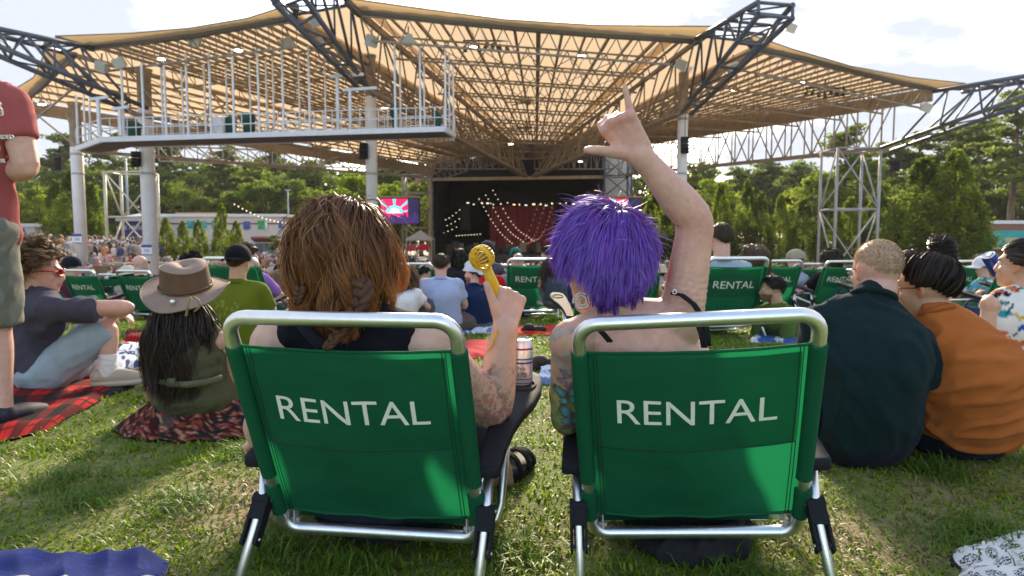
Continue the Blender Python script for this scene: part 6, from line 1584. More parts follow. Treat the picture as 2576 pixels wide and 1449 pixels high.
def woman_B():
    J = dict(pel=V((.475, 1.85, .17)), nk=P(1562, 790, 1.62), hd=P(1512, 664, 1.64), hf=(-.58, .81, -.10), hu=(-.02, .02, 1), ls=P(1442, 862, 1.63), rs=P(1712, 812, 1.62), le=P(1424, 1058, 1.74), re=P(1752, 556, 1.58), lw=P(1478, 1010, 1.98), rw=P(1613, 392, 1.54),
             lh=V((.36, 1.94, .17)), rh=V((.55, 1.94, .17)), lk=V((.32, 2.34, .38)), rk=V((.60, 2.34, .38)), la=V((.34, 2.42, .07)), ra=V((.58, 2.42, .07)), lt=V((.32, 2.6, .035)), rt=V((.6, 2.6, .035)), bend=V((0, -.03, 0)))
    d = P(1556, 312, 1.53) - P(1613, 392, 1.54)
    e = figure('woman with spiky purple hair in the right chair, one arm raised', J, (.455, 1.9, 0), skin='pink', s=1.0, b=1.14, fem=True, armb=1.12, voxel=.0054, paint=paint_B,
        top=dict(kind='low', col=(.008, .008, .010), g=.010, wr=.003, collar=False),
        hands=(None, dict(d=d, n=V((.15, 1, .1)), t=V((-.8, 0, -.6)), curls=(1.25, 1.3, 1.3, .10), splay=(0, 0, .02, -.42), tdir=P(1475, 362, 1.50) - P(1545, 368, 1.53), s=1.2)))
    # skin folds at the raised shoulder
    body = [o for o in e.children if o.name.startswith('body')][0]; me = body.data; co = verts_np(me) + np.array(e.location); no = normals_np(me)
    a = np.array(P(1730, 735, 1.60)); ax_ = np.array((J['re'] - J['rs']).normalized()); rel = co - a; t = rel @ ax_; w = np.exp(-(np.linalg.norm(rel, axis=1) / .062) ** 4) * (no[:, 1] < .2)
    dsp = -.0042 * np.maximum(0, np.sin(t * 430 + 9 * rel[:, 0] * 4 + .6 * np.sin(rel[:, 0] * 90))) ** 2 * w
    # knuckles, tendons on the back of the raised hand
    me.vertices.foreach_set('co', (co + no * dsp[:, None] - np.array(e.location)).astype(np.float32).ravel()); me.update()
    # hair: two-tone purple, spiky
    c, fr, ax = skull(J['hd'], J['hf'], J['hu'], 1.0); c = c + V((0, -.008, .012)); ax = (ax[0] * 1.01, ax[1] * .99, ax[2] * 1.0)
    w = hairline(.50, -.90, -.12)
    m = MB(); scalp_cap(m, c, fr, ax, w, 1.0, bumpy=.04); me = m.mesh('hair', e.location); set_col(me, np.tile((.035, .010, .075), (len(me.vertices), 1))); cap = obj('hair', me, mat('purple_hair', attr='Col', rough=.42, spec=.5, trans=.2), e, world=False)
    crown = np.array([.05, -.55, .84])
    def comb(d): v = d * (d @ crown)[:, None] - crown; v /= np.linalg.norm(v, axis=1)[:, None] + .12; return v
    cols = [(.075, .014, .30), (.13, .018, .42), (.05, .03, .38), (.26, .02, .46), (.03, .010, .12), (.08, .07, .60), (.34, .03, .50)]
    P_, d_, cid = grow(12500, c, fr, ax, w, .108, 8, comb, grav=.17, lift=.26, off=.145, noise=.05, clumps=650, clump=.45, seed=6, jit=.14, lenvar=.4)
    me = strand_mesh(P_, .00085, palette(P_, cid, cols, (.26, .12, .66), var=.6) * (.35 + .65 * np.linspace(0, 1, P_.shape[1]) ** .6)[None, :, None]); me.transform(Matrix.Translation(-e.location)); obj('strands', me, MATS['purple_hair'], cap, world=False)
    P_, d_, cid = grow(1500, c, fr, ax, lambda q: (q[:, 1] < -.1) & (q[:, 2] < -.1) & (q[:, 2] > -1.12) & (np.abs(q[:, 0]) < .85), .095, 8, lambda q: np.stack([q[:, 0] * .3, q[:, 1] * .0, -np.ones(len(q))], 1), grav=.4, lift=.25, off=.10, clumps=60, clump=.75, seed=12, lenvar=.45, extra=[(P(1555, 770, 1.63), .062)])
    me = strand_mesh(P_, .0013, palette(P_, cid, [(.05, .010, .16), (.10, .015, .28), (.03, .01, .08)], (.12, .02, .34))); me.transform(Matrix.Translation(-e.location)); obj('nape_strands', me, MATS['purple_hair'], cap, world=False)
    P_, d_, cid = grow(260, c, fr, ax, w, .095, 7, comb, grav=.06, lift=.7, off=.25, noise=.2, clumps=0, seed=16, jit=.4, lenvar=.5)
    me = strand_mesh(P_, .0007, palette(P_, cid, [(.30, .16, .6), (.4, .3, .7)])); me.transform(Matrix.Translation(-e.location)); obj('flyaway_strands', me, MATS['purple_hair'], cap, world=False)
    # glasses: black and pale winged frames seen from behind
    add_glasses(e, J, 1.0, dict(name='black', col=(.012, .012, .014), w=2.6, r=.027, lens=(.95, .97, .96), up=.004))
    m = MB(); f = V(J['hf']).normalized(); u = V((0, 0, 1)); r = f.cross(u).normalized()
    # clear spiral earring at the left ear
    ec = P(1463, 758, 1.575); m = MB(); pts = []
    for k in range(70):
        a = k / 69 * 2 * math.pi * 2.35; rad = .005 + .0145 * (k / 69); pts.append(ec + V((math.cos(a + 1.2) * rad, .004 * math.sin(a), math.sin(a + 1.2) * rad * 1.08)))
    m.tube(pts, [.0012 + .0014 * min(1, k / 30) for k in range(70)], 8); obj('earring', m, mat('clear_resin', (.92, .90, .88), rough=.05, transmission=.75), e)
    # thin black straps
    for pts in ([(1480, 806, 1.545), (1500, 822, 1.525), (1520, 842, 1.515), (1535, 860, 1.515)], [(1692, 738, 1.555), (1715, 742, 1.545), (1745, 765, 1.53), (1765, 795, 1.52), (1778, 830, 1.515), (1782, 870, 1.515)], [(1757, 815, 1.52), (1766, 845, 1.513), (1772, 875, 1.51)]):
        m = MB(); PP = [P(*p) for p in pts]
        for o in (-.004, 0, .004): m.tube([q + V((o, 0, 0)) for q in PP], .0032, 6)
        obj('shoulder_strap', m, DARK, e)
    m = MB(); m.tube([P(1697 + 5 * math.cos(a), 734 + 6 * math.sin(a), 1.548) for a in [2 * math.pi * k / 14 for k in range(14)]], .0012, 5, closed=True); obj('strap_ring', m, ALU, e)
    # long black skirt pooled on the grass under the seat
    m = MB()
    for a, b_, r0, r1 in ((V((.36, 1.98, .2)), V((.34, 2.34, .38)), .11, .10), (V((.55, 1.98, .2)), V((.58, 2.34, .38)), .11, .10)): m.cap(a, b_, r0, r1)
    m.ell(P(1730, 1290, 1.95), ((.20, 0, 0), (0, .10, 0), (0, 0, .10)), 20, 12); m.ell(P(1750, 1350, 1.86), ((.135, 0, 0), (0, .07, 0), (0, 0, .075)), 20, 12); m.ell(V((.485, 1.75, .022)), ((.145, 0, 0), (0, .105, 0), (0, 0, .055)), 20, 12); m.ell(V((.49, 1.82, .06)), ((.15, 0, 0), (0, .10, 0), (0, 0, .075)), 20, 12); m.ell(V((.475, 1.90, .10)), ((.19, 0, 0), (0, .10, 0), (0, 0, .12)), 20, 12)
    m.ell(V((.46, 2.05, .16)), ((.19, 0, 0), (0, .12, 0), (0, 0, .10)), 20, 12)
    ms = remesh(m, .009, 4, 'skirt'); wrinkle(ms, .012, 14, (0, .2, 1), 3, 4); obj('skirt', ms, DARK, e)
    return e
woman_B()

def jacket():
    e = P(2048, 1100, 1.66); m = MB()
    def fn(a, c):
        x = 2008 + 56 * a + 6 * math.sin(c * 7); y = 1000 + c * (205 + 18 * math.sin(a * 5)); p = P(x, y, 1.74 + .02 * math.sin(a * 9 + c * 5) + .04 * c); return p
    m.grid(fn, 10, 20); m.grid(lambda a, c: V(fn(1 - a, c)) + V((.004, .035, 0)), 10, 20)
    thing('jacket', m, cloth('black_jacket', (.008, .008, .011)), 'black jacket hanging over the right armrest of the purple-haired woman chair', 'jacket')
jacket()

# ------------------------------------------------------------------ people sitting close by on the grass
def couple():
    Y = 2.44
    J = dict(pel=V((px_x(2188, Y), Y + .02, .125)), nk=P(2196, 755, 2.40), hd=P(2204, 684, 2.44), hf=(-.10, 1, -.12), hu=(.03, .08, 1), ls=P(2074, 820, 2.44), rs=P(2300, 868, 2.38), le=P(2022, 985, 2.56), re=P(2350, 1005, 2.44), lw=P(2050, 1020, 2.85), rw=P(2260, 1040, 2.75),
             lh=V((px_x(2140, Y), Y + .06, .11)), rh=V((px_x(2236, Y), Y + .06, .11)), lk=P(2060, 985, 2.95), rk=P(2330, 1000, 2.95), la=V((1.2, 3.2, .07)), ra=V((1.42, 3.2, .07)), bend=V((-.01, -.06, -.02)))
    figure('man with shaved blond head and dark teal shirt sitting right of the chairs', J, (J['pel'].x, J['pel'].y, 0), skin='pink', s=.98, b=1.03, voxel=.0085,
        top=dict(kind='tee', col=(.009, .024, .027), g=.020, wr=.0125, ws=8.5, wax=(.55, 0, -.8), an=5), bottom=dict(kind='pants', col=(.012, .015, .024), name='jeans'), hair=dict(kind='buzz', cols=[(.42, .30, .18), (.36, .25, .15), (.48, .36, .23)], n=5200, r=.0007, line=(.40, -.50, -.05)), shoes=dict(col=(.1, .1, .1)), armb=1.1,
        glasses=dict(name='thin', col=(.05, .05, .05), metal=1, r=.023))
    J = dict(pel=V((px_x(2440, 2.56), 2.56, .125)), nk=P(2358, 792, 2.42), hd=P(2330, 724, 2.46), hf=(-.62, .78, -.10), hu=(-.10, .03, 1), ls=P(2290, 880, 2.46), rs=P(2466, 862, 2.42), le=P(2285, 1010, 2.6), re=P(2560, 995, 2.44), lw=P(2330, 1060, 2.85), rw=P(2625, 1095, 2.50),
             lh=V((px_x(2395, 2.56), 2.60, .11)), rh=V((px_x(2490, 2.56), 2.60, .11)), lk=V((1.62, 3.05, .20)), rk=V((1.95, 2.95, .20)), la=V((1.55, 3.3, .07)), ra=V((1.6, 3.25, .07)), bend=V((.03, -.06, -.02)))
    figure('woman in a rust orange shirt with a dark top bun', J, (J['pel'].x, J['pel'].y, 0), skin='warm', s=.98, b=1.16, fem=True, voxel=.0085,
        top=dict(kind='tee', col=(.42, .125, .030), g=.020, wr=.0135, ws=9, wax=(1, 0, .30), an=5), bottom=dict(kind='pants', col=(.010, .013, .024), name='jeans'),
        hair=dict(kind='bun', cols=[(.012, .008, .007), (.022, .013, .010), (.035, .02, .014)], n=2800, r=.0014, bun=(.062, -.030, .088), br=.042, line=(.42, -.80, -.25), len=.16, seed=5), armb=1.2,
        glasses=dict(name='thin2', col=(.03, .03, .03), r=.024, metal=0))
couple()

def floral_woman():
    Y = 3.15
    def pt(co, c, J, fr):
        r, f, u = fr; n = len(co); c[:] = (.72, .72, .68); uu = co @ np.array(r); vv = co @ np.array(u)
        rng = np.random.default_rng(4); pal = [(.02, .10, .42), (.02, .30, .36), (.55, .38, .03), (.50, .03, .10), (.03, .16, .20), (.6, .16, .05), (.02, .02, .03)]
        for i in range(150):
            k = rng.integers(0, n); a, b = rng.uniform(.010, .030), rng.uniform(.005, .014); an = rng.uniform(-.6, .6)
            c[(blob(uu, vv, uu[k], vv[k], a, b, an) < 1)] = pal[rng.integers(0, len(pal))]
        zz = np.abs(((vv * 9 + np.abs(((uu * 12) % 1) - .5) * 1.2) % 1) - .5) < .035; c[zz & (nz(co, 9) > .1)] = (.03, .04, .06)
        return c
    J = dict(pel=V((px_x(2585, Y), Y, .12)), nk=P(2575, 735, Y), hd=P(2570, 668, Y + .02), hf=(-.55, .83, .10), hu=(.0, -.06, 1), ls=P(2498, 768, Y), rs=P(2668, 765, Y), le=P(2472, 905, Y - .02), re=P(2690, 830, Y + .20), lw=P(2520, 985, Y + .25), rw=P(2545, 712, Y + .22),
             lh=V((px_x(2540, Y), Y + .04, .10)), rh=V((px_x(2630, Y), Y + .04, .10)), lk=V((2.2, 3.6, .25)), rk=V((2.6, 3.6, .25)), la=V((2.2, 3.9, .07)), ra=V((2.6, 3.9, .07)), bend=V((0, -.03, 0)), tankw=.62)
    figure('woman in a floral halter top at the right edge drinking from a blue can', J, (J['pel'].x, Y, 0), skin='warm', s=.96, fem=True, voxel=.0095, top=dict(kind='tank', col=(.7, .7, .7), g=.012, wr=.004, paint=pt, collar=False),
        bottom=dict(kind='pants', col=(.03, .01, .03), name='leggings'), hair=dict(kind='bun', cols=[(.02, .013, .012), (.04, .025, .02), (.10, .085, .08)], n=1500, r=.0014, bun=(.02, -.09, -.01), br=.045, line=(.4, -.7, -.25), seed=8),
        hands=(None, dict(d=P(2512, 672, Y + .24) - P(2545, 712, Y + .22), n=V((-.6, .6, .3)), t=V((-.3, .2, 1)), curls=(.9, .95, 1.0, 1.0))))
    for ps in ([(2540, 742, Y - .06), (2528, 760, Y - .07), (2520, 790, Y - .075)],):
        pass
    can('blue drink can tilted to the mouth of the woman at the right edge', P(2513, 690, Y + .22), .033, .125, ('blue_can', (.02, .06, .36)), axis=P(2498, 655, Y + .20) - P(2520, 695, Y + .22), text='ULTRA')

def can(label, base, r, h, body, axis=(0, 0, 1), text=None, bands=(), lab=None):
    e = empty('drink_can', base, label, 'can'); axis = V(axis).normalized()
    m = MB(); m.lathe([(0, .006), (r * .72, .004), (r * .80, 0), (r, .010), (r, h - .014), (r * .86, h - .003)], base, 28, axis); obj('can_body', m, mat(body[0], body[1], rough=.28, metal=.6), e)
    m = MB(); m.lathe([(r * .86, h - .003), (r * .88, h), (r * .84, h + .001), (r * .80, h - .004), (0, h - .004)], base, 28, axis); lid = obj('lid', m, ALU, e)
    q = axis.to_track_quat('Z', 'Y'); m = MB(); m.box(base + axis * (h - .001) + q @ V((0, r * .25, 0)), (r * .5, r * .8, .0015), q.to_matrix()); obj('pull_tab', m, ALU, lid, smooth=False)
    for z0, z1, nm, c in bands:
        m = MB(); m.lathe([(r * 1.006, z0 * h), (r * 1.006, z1 * h)], base, 28, axis); obj('label_band', m, mat(nm, c, rough=.35), e)
    if text:
        q2 = V((0, -1, 0)); q2 = (q2 - axis * q2.dot(axis)).normalized(); x = q2.cross(axis) * -1; M = Matrix((x, axis, q2)).transposed()
        for i, (t, zz, sz) in enumerate(text if isinstance(text, list) else [(text, .5, .020)]): text3d(t, 'lettering', sz, base + axis * (h * zz) + q2 * (r * 1.012), mat('can_white', (.75, .76, .8)) if not lab else lab, e, rot=M.to_quaternion(), depth=.0004)
    return e
floral_woman()

def hat_woman():
    Y = 2.85
    cx = lambda px: px_x(px, Y)
    J = dict(pel=V((cx(478), Y + .05, .13)), nk=P(470, 815, Y), hd=P(470, 742, Y + .02), hf=(.05, 1, -.08), hu=(0, .05, 1), ls=P(400, 862, Y), rs=P(545, 862, Y), le=P(382, 985, Y + .12), re=P(592, 930, Y + .06), lw=P(400, 1010, Y + .38), rw=P(640, 1040, Y + .12),
             lh=V((cx(435), Y + .08, .10)), rh=V((cx(520), Y + .08, .10)), lk=V((-1.65, 3.25, .22)), rk=V((-1.05, 3.2, .15)), la=V((-1.35, 3.45, .07)), ra=V((-1.15, 3.5, .07)), bend=V((0, -.03, 0)), tankw=.85)
    e = figure('woman with long dark hair, wide brown hat and patterned skirt', J, (J['pel'].x, J['pel'].y, 0), skin='tan', s=.94, fem=True, voxel=.0095,
        top=dict(kind='tank', col=(.085, .085, .045), g=.014, wr=.010, ws=11, collar=False, wax=(1, 0, .3), an=4, hem=P(485, 1000, Y), hemax=((.165, 0, 0), (0, .125, 0), (0, 0, .085))), hair=None)
    c, fr, ax = skull(J['hd'], J['hf'], J['hu'], .96); w = hairline(.3, -1.1, -.9); cols = [(.016, .011, .010), (.03, .02, .016), (.05, .032, .024), (.012, .010, .012)]
    ax = tuple(a * 1.0 for a in ax); w0 = w; w = lambda d: w0(d) & (d[:, 2] < -.50)
    m = MB(); scalp_cap(m, c, fr, ax, w, 1.0); me = m.mesh('hair', e.location); set_col(me, np.tile((.015, .01, .01), (len(me.vertices), 1))); cap = obj('hair', me, HAIRM, e, world=False)
    ex = [(J['nk'] + V((0, .06, -.16)), .165), (J['nk'] + V((-.10, .03, -.09)), .10), (J['nk'] + V((.10, .03, -.09)), .10), (J['nk'] + V((0, .10, -.30)), .19)]
    P_, d, cid = grow(4200, c, fr, ax, lambda d: w(d) & (d[:, 1] < .25),   .46, 14, lambda d: np.stack([d[:, 0] * .6, d[:, 1] * .3 - .25, -np.ones(len(d))], 1), grav=.45, lift=.1, off=.16, noise=.05, clumps=70, clump=.6, wave=.016, wfreq=9, extra=ex, seed=3, lenvar=.35)
    me = strand_mesh(P_, .0013, palette(P_, cid, cols, (.055, .036, .026))); me.transform(Matrix.Translation(-e.location)); obj('strands', me, HAIRM, cap, world=False)
    # hat: crown, braided band, drooping wide brim
    hc = P(468, 722, Y + .02); lean = Matrix.Rotation(R(14), 3, 'X') @ Matrix.Rotation(R(3), 3, 'Y'); hm = mat('hat_canvas', (.27, .19, .145), rough=.8, var=.12, vscale=9, bump=.15, bscale=120); lm = mat('hat_leather', (.115, .058, .030), rough=.55, var=.22, vscale=12, bump=.15, bscale=90)
    def T(v): return hc + lean @ V(v)
    m = MB()
    def brim(a, b):
        ph = 2 * math.pi * a; rx, ry = .100 + .070 * b, .117 + .063 * b; z = -.004 + .028 * b * b * abs(math.cos(ph)) ** 3 - .030 * b * (max(0, -math.sin(ph))) - .012 * b + .005 * b * math.sin(ph * 5 + 1)
        return T((rx * math.cos(ph), ry * math.sin(ph), z))
    m.grid(brim, 56, 7); m.grid(lambda a, b: V(brim(1 - a, b)) - V((0, 0, .004)), 56, 7); m.tube([V(brim(k / 56, 1)) for k in range(56)], .003, 6, closed=True); hat = obj('hat', m, hm, e)
    m = MB(); prof = [(1.0, 0), (.985, .03), (.955, .07), (.93, .093)]
    for j in range(len(prof) - 1): pass
    m.grid(lambda a, b: T(((.098) * (1 - .10 * b) * math.cos(2 * math.pi * a), .115 * (1 - .10 * b) * math.sin(2 * math.pi * a), .092 * b + .006 * math.sin(4 * math.pi * a) * b)), 48, 8); obj('hat_crown', m, lm, hat)
    m = MB(); m.grid(lambda a, b: T((.0885 * (1 - b) * math.cos(2 * math.pi * a), .1035 * (1 - b) * math.sin(2 * math.pi * a), .092 + .006 * math.sin(4 * math.pi * a) + .022 * math.sin(math.pi * min(1, b * .9)) * (1 - .7 * b) - .014 * max(0, b - .5))), 48, 8); m.tube([T((.0885 * math.cos(t), .1035 * math.sin(t), .092 + .006 * math.sin(2 * t))) for t in [2 * math.pi * k / 48 for k in range(48)]], .003, 6, closed=True); obj('hat_top', m, hm, hat)
    m = MB()
    for k in range(3): m.tube([T(((.1005 + .002 * math.sin(t * 24 + k * 2.1)) * math.cos(t), (.1175 + .002 * math.sin(t * 24 + k * 2.1)) * math.sin(t), .010 + .004 * math.cos(t * 24 + k * 2.1))) for t in [2 * math.pi * i / 120 for i in range(120)]], .0032, 5, closed=True)
    obj('hat_band', m, lm, hat)
    m = MB(); b0 = T((.012, -.150, -.012)); m.ball(b0, .011, 12, 8); obj('concho', m, ALU, hat)
    for pts in ([(480, 748), (473, 770), (468, 795)], [(486, 746), (500, 756), (502, 772), (490, 783)]):
        m = MB(); m.tube([P(x, y, Y - .165) for x, y in pts], [.0045, .005, .0055] if len(pts) == 3 else [.0045, .005, .005, .004], 7); obj('hat_tie', m, mat('snake_cord', (.30, .22, .10), rough=.7, var=.5, vscale=90), hat)
    # belt at the back of the vest
    m = MB(); m.tube([P(395, 958, Y - .11), P(430, 965, Y - .135), P(470, 968, Y - .14), P(520, 962, Y - .135), P(560, 950, Y - .10)], .014, 8); m.box(P(432, 962, Y - .148), (.03, .012, .034)); obj('belt', m, cloth('olive_belt', (.11, .11, .06)), e)
    # patterned skirt spread on the grass
    def sk(a, b):
        ph = math.pi * 2 * a; rx, ry = .10 + .26 * b, .09 + .17 * b
        x = J['pel'].x + .015 + rx * math.cos(ph) * (1.08 if math.cos(ph) < 0 else .95); y = Y + .09 + ry * math.sin(ph) * 1.0
        z = .19 * (1 - b) ** 1.15 + .014 + .012 * math.sin(ph * 9 + b * 3) * (1 - b) * b * 4 + .006 * math.sin(ph * 17)
        return V((x, y, max(.004, z)))
    m = MB(); m.grid(sk, 120, 30); me = m.mesh('skirt', e.location); co = verts_np(me); c = np.tile((.018, .017, .018), (len(co), 1)); cell = nz(co, 7, 3); n1 = nz(co, 60, 1); n2 = nz(co, 90, 6); n3 = nz(co, 110, 2)
    c[cell > .12] = (.055, .055, .055); c[cell < -.15] = (.05, .012, .012); c[n1 > .28] = (.22, .045, .030); c[n2 > .36] = (.38, .20, .13); c[n3 > .42] = (.30, .09, .06)
    set_col(me, c); obj('skirt', me, MATS['cloth_shirt'], e, world=False)
hat_woman()

def curly_man():
    Y = 3.64
    X = lambda px, y=Y: px_x(px, y)
    J = dict(pel=V((X(95), Y + .02, .12)), nk=P(95, 738, Y), hd=P(102, 684, Y), hf=(.94, .32, -.06), hu=(0, .02, 1), ls=P(60, 775, Y + .16), rs=P(130, 780, Y - .14), le=P(190, 800, Y + .34), re=P(322, 773, Y - .04), lw=P(285, 795, Y + .3), rw=P(240, 800, Y + .16),
             lh=V((X(120), Y + .12, .11)), rh=V((X(135), Y - .08, .11)), lk=P(235, 830, Y + .3), rk=P(268, 822, Y + .02), la=P(240, 925, Y + .30), ra=P(272, 935, Y - .02), lt=P(295, 935, Y + .38), rt=P(335, 945, Y + .02), bend=V((-.06, -.02, 0)))
    def pt(co, c, J, fr):
        return c
    e = figure('young man with curly hair, red sunglasses and grey shirt sitting on the plaid blanket', J, (J['pel'].x, J['pel'].y, 0), skin='pink', s=.98, b=1.05, voxel=.0095,
        top=dict(kind='tee', col=(.070, .072, .105), g=.018, wr=.011, ws=9, wax=(.4, 0, 1), an=4), bottom=dict(kind='shorts', col=(.30, .40, .47), fr=1.0, name='denim_shorts', wr=.006), shoes=dict(col=(.40, .36, .28), sole='tan', solecol=(.45, .4, .33)),
        hair=dict(kind='curly', cols=[(.13, .085, .045), (.20, .14, .075), (.09, .058, .03), (.28, .20, .115)], n=2700, r=.0016, line=(.52, -.78, -.22), seed=7), glasses=dict(name='red', col=(.45, .01, .02), w=2.2, r=.022, lens=(.10, .02, .02), tr=.5))
    for sd in 'lr':
        A_ = J[sd + 'a']; K_ = J[sd + 'k']; m = MB(); m.cap(A_ + (K_ - A_) * -.02, A_ + (K_ - A_) * .38, .045, .048, 16, f1=True); ms = remesh(m, .006, 2, 'sock'); wrinkle(ms, .003, 22, (1, 0, 0)); obj('sock', ms, cloth('white_sock', (.72, .72, .72)), e)
    return e
curly_man()

def standing_man():
    Y = 2.92
    X = lambda px: px_x(px, Y)
    def pt(co, c, J, fr):
        cam_ = np.array((0, 0, CAM_Z)); d = co - cam_; py = 724.5 - F * ((d @ np.array(UPV)) / (d @ np.array(FW))); return c
    J = dict(pel=V((X(-78), Y, .86)), nk=P(-70, 205, Y), hd=P(-70, 120, Y + .02), hf=(.1, 1, 0), hu=(0, 0, 1), ls=P(-165, 245, Y), rs=P(28, 262, Y), le=P(-190, 420, Y), re=P(68, 424, Y - .02), lw=P(-120, 480, Y + .22), rw=P(-40, 432, Y + .17),
             lh=V((X(-126), Y, .83)), rh=V((X(-36), Y, .83)), lk=V((X(-126), Y + .02, .45)), rk=V((X(-30), Y + .02, .45)), la=V((X(-108), Y, .085)), ra=V((X(-4), Y - .02, .085)), lt=V((X(-118), Y + .17, .04)), rt=V((X(10), Y + .16, .04)))
    e = figure('standing man at the left edge in a red shirt, camouflage shorts and navy shoes', J, (J['pel'].x, Y, 0), skin='pink', s=1.02, b=1.02, voxel=.0095, armb=1.2,
        top=dict(kind='tee', col=(.36, .092, .092), g=.012, wr=.010, wax=(.2, 0, 1), an=5, sl=.56, hem=V((X(-78), Y, .84)), hemax=((.21, 0, 0), (0, .16, 0), (0, 0, .15))),
        bottom=dict(kind='shorts', col=(.20, .20, .17), fr=1.02, g=.024, name='camouflage_shorts', wr=.008, paint=lambda co, c, J, fr: np.where((nz(co, 13) > .12)[:, None], np.array((.155, .16, .13)), np.where((nz(co, 10, 5) > .2)[:, None], np.array((.25, .245, .21)), c))), shoes=dict(col=(.015, .018, .035), sole='pale', solecol=(.65, .66, .7)), hair=dict(kind='short', cols=[(.08, .05, .03)], n=300))
    # white print on the back of the shirt: a crest and short lines of lettering
    wp = mat('shirt_print', (.70, .66, .62), rough=.8)
    for t, px, py, sz in (('R', -2, 268, .05), ('2023', -8, 286, .028), ('RECORDED', -4, 345, .024), ('LIVE', -12, 372, .022), ('TOUR', -6, 405, .022)):
        text3d(t, 'shirt_lettering', sz, P(px, py, Y - .150), wp, e, depth=.003)
standing_man()
# ------------------------------------------------------------------ people further down the lawn
def H(kind, *cols, **k): return dict(kind=kind, cols=list(cols), r=k.pop('r', .0026), n=k.pop('n', 500), **k)
BRN = [(.06, .035, .02), (.09, .055, .03), (.045, .027, .017)]; BLK = [(.010, .008, .008), (.02, .015, .013)]; GRY = [(.16, .14, .12), (.10, .085, .07), (.22, .2, .18)]
def sit(label, px, Y, yaw=0, top=None, kind='knees', hair=None, s=.95, chair=False, skin='fair', head=0, nod=4, tilt=0, lean=0, fem=False, b=1.0, dz=0.0, arms=None, bottom=None, glasses=None, group=None, side=0, hands=(None, None), shoes=None, voxel=None, tkind='tee', z=None, beard=None, tp=None, hy=None):
    if chair: Y += .16
    voxel = voxel or (.017 if Y < 6.3 else .021)
    x = px_x(px, Y); zz = ground(x, Y) + dz if z is None else z
    if hy is not None:
        zt = P(px, hy, Y).z - zz; tmpl = .84 if chair else .755; b *= min(1.25, s / (zt / tmpl)); s = zt / tmpl
        if chair: s *= 1.12; zz -= zt * .12; b = min(b, 1.0)
    J = pose(x, Y, yaw, kind, s, lean, zz, head, nod, tilt, arms, side, chair)
    if beard: J['beard'] = beard
    t = dict(kind=tkind, col=top, g=.016, wr=.005, ws=9, collar=tkind != 'tank'); t.update(tp or {})
    return figure(label, J, (x, Y, zz), skin=skin, s=s, b=b, fem=fem, top=t, bottom=bottom or dict(kind='shorts', col=(.10, .10, .11)), hair=hair, voxel=voxel, glasses=glasses, hands=hands, shoes=shoes or dict(col=(.2, .2, .2)), group=group), J

def dragon(co, c, J, fr):
    r, f, u = fr; n = nz(co, 30, 2); o = J['nk'] - u * .19; X = (co - np.array(o)) @ np.array(r); Z = (co - np.array(o)) @ np.array(u)
    back = (co - np.array(J['nk'])) @ np.array(f) < -.02
    k = back & (np.abs(n) < .09) & ((X / .10) ** 2 + (Z / .10) ** 2 < 1); c[k] = c[k] * 1.5 + .03; return c
e, J = sit('man in an olive green shirt and black backward cap beyond the hat woman', 592, 4.5, 4, (.115, .150, .012), 'cross', H('short', *BRN, len=.012, n=900, r=.0014), s=.90, b=1.02, voxel=.012, skin='tan', tp=dict(paint=dragon), hy=662)
cap = ball_cap(e, J, .93, (.008, .009, .013), backward=True)
m = MB(); f = V(J['hf']); m.box(J['hd'] + V((-.045, -.118, .012)), (.016, .004, .018)); obj('cap_tag', m, mat('sign_white'), cap, smooth=False)
e, J = sit('man in a purple shirt with sunglasses pushed onto short brown hair, in a chair', 636, 6.15, 10, (.34, .17, .55), hy=642, chair=True, hair=H('short', *BRN, len=.03), s=1.0, head=20, b=1.15, glasses=dict(name='dark_a', col=(.01, .01, .01), lens=(.05, .05, .05), tr=.2, up=.07))
e, J = sit('man in a pale blue polo shirt sitting cross-legged in the middle distance', 1108, 5.9, 2, (.36, .42, .60), 'cross', H('short', *BRN, len=.022, n=900, r=.0018), s=.97, b=1.06, skin='pink', tkind='polo', nod=2, voxel=.012, bottom=dict(kind='shorts', col=(.13, .10, .09)), hy=668)
e, J = sit('man in a navy shirt and white backward cap facing left beside the polo shirt', 1194, 6.1, -25, (.012, .025, .075), 'knees', H('short', *BRN, len=.02), s=.95, b=1.05, skin='pink', head=-55, nod=-4, voxel=.012, beard=(.10, .06, .04), hy=690)
ball_cap(e, J, .97, (.60, .62, .68), backward=True)
e, J = sit('bald man seen from behind in the middle green rental chair', 1303, 7.55, 0, (.25, .26, .28), hy=658, chair=True, hair=H('buzz', (.30, .22, .18), (.36, .28, .23), line=(.45, -.6, -.1)), s=.98, skin='pink', nod=0, b=1.0)
e, J = sit('person in a teal cap sitting just beyond the bald man in the middle chair', 1297, 9.2, 0, (.30, .35, .4), hy=648, chair=True, hair=H('short', *BRN, len=.02), s=1.0)
ball_cap(e, J, 1.02, (.01, .13, .10))
e, J = sit('woman with long straight dark hair leaning over beside the middle green chair', 1398, 6.95, -8, (.05, .07, .09), 'knees', H('long', *BRN, len=.34, n=900, r=.0026), s=1.0, fem=True, skin='tan', head=-15, tilt=-10, side=-4, dz=.16, tkind='tank', hy=668)
e, J = sit('dark-haired man in profile beyond the long-haired woman beside the purple hair', 1372, 9.0, -20, (.2, .2, .24), hy=642, chair=True, hair=H('short', *BLK, len=.03), s=1.0, head=-50, skin='tan')
e, J = sit('woman in a white shirt with long light brown hair facing right by the curls', 1012, 5.6, 20, (.70, .70, .70), 'knees', H('long', (.16, .10, .06), (.24, .15, .09), (.10, .065, .04), len=.28, n=900), s=.88, fem=True, head=35, skin='fair', hy=694)
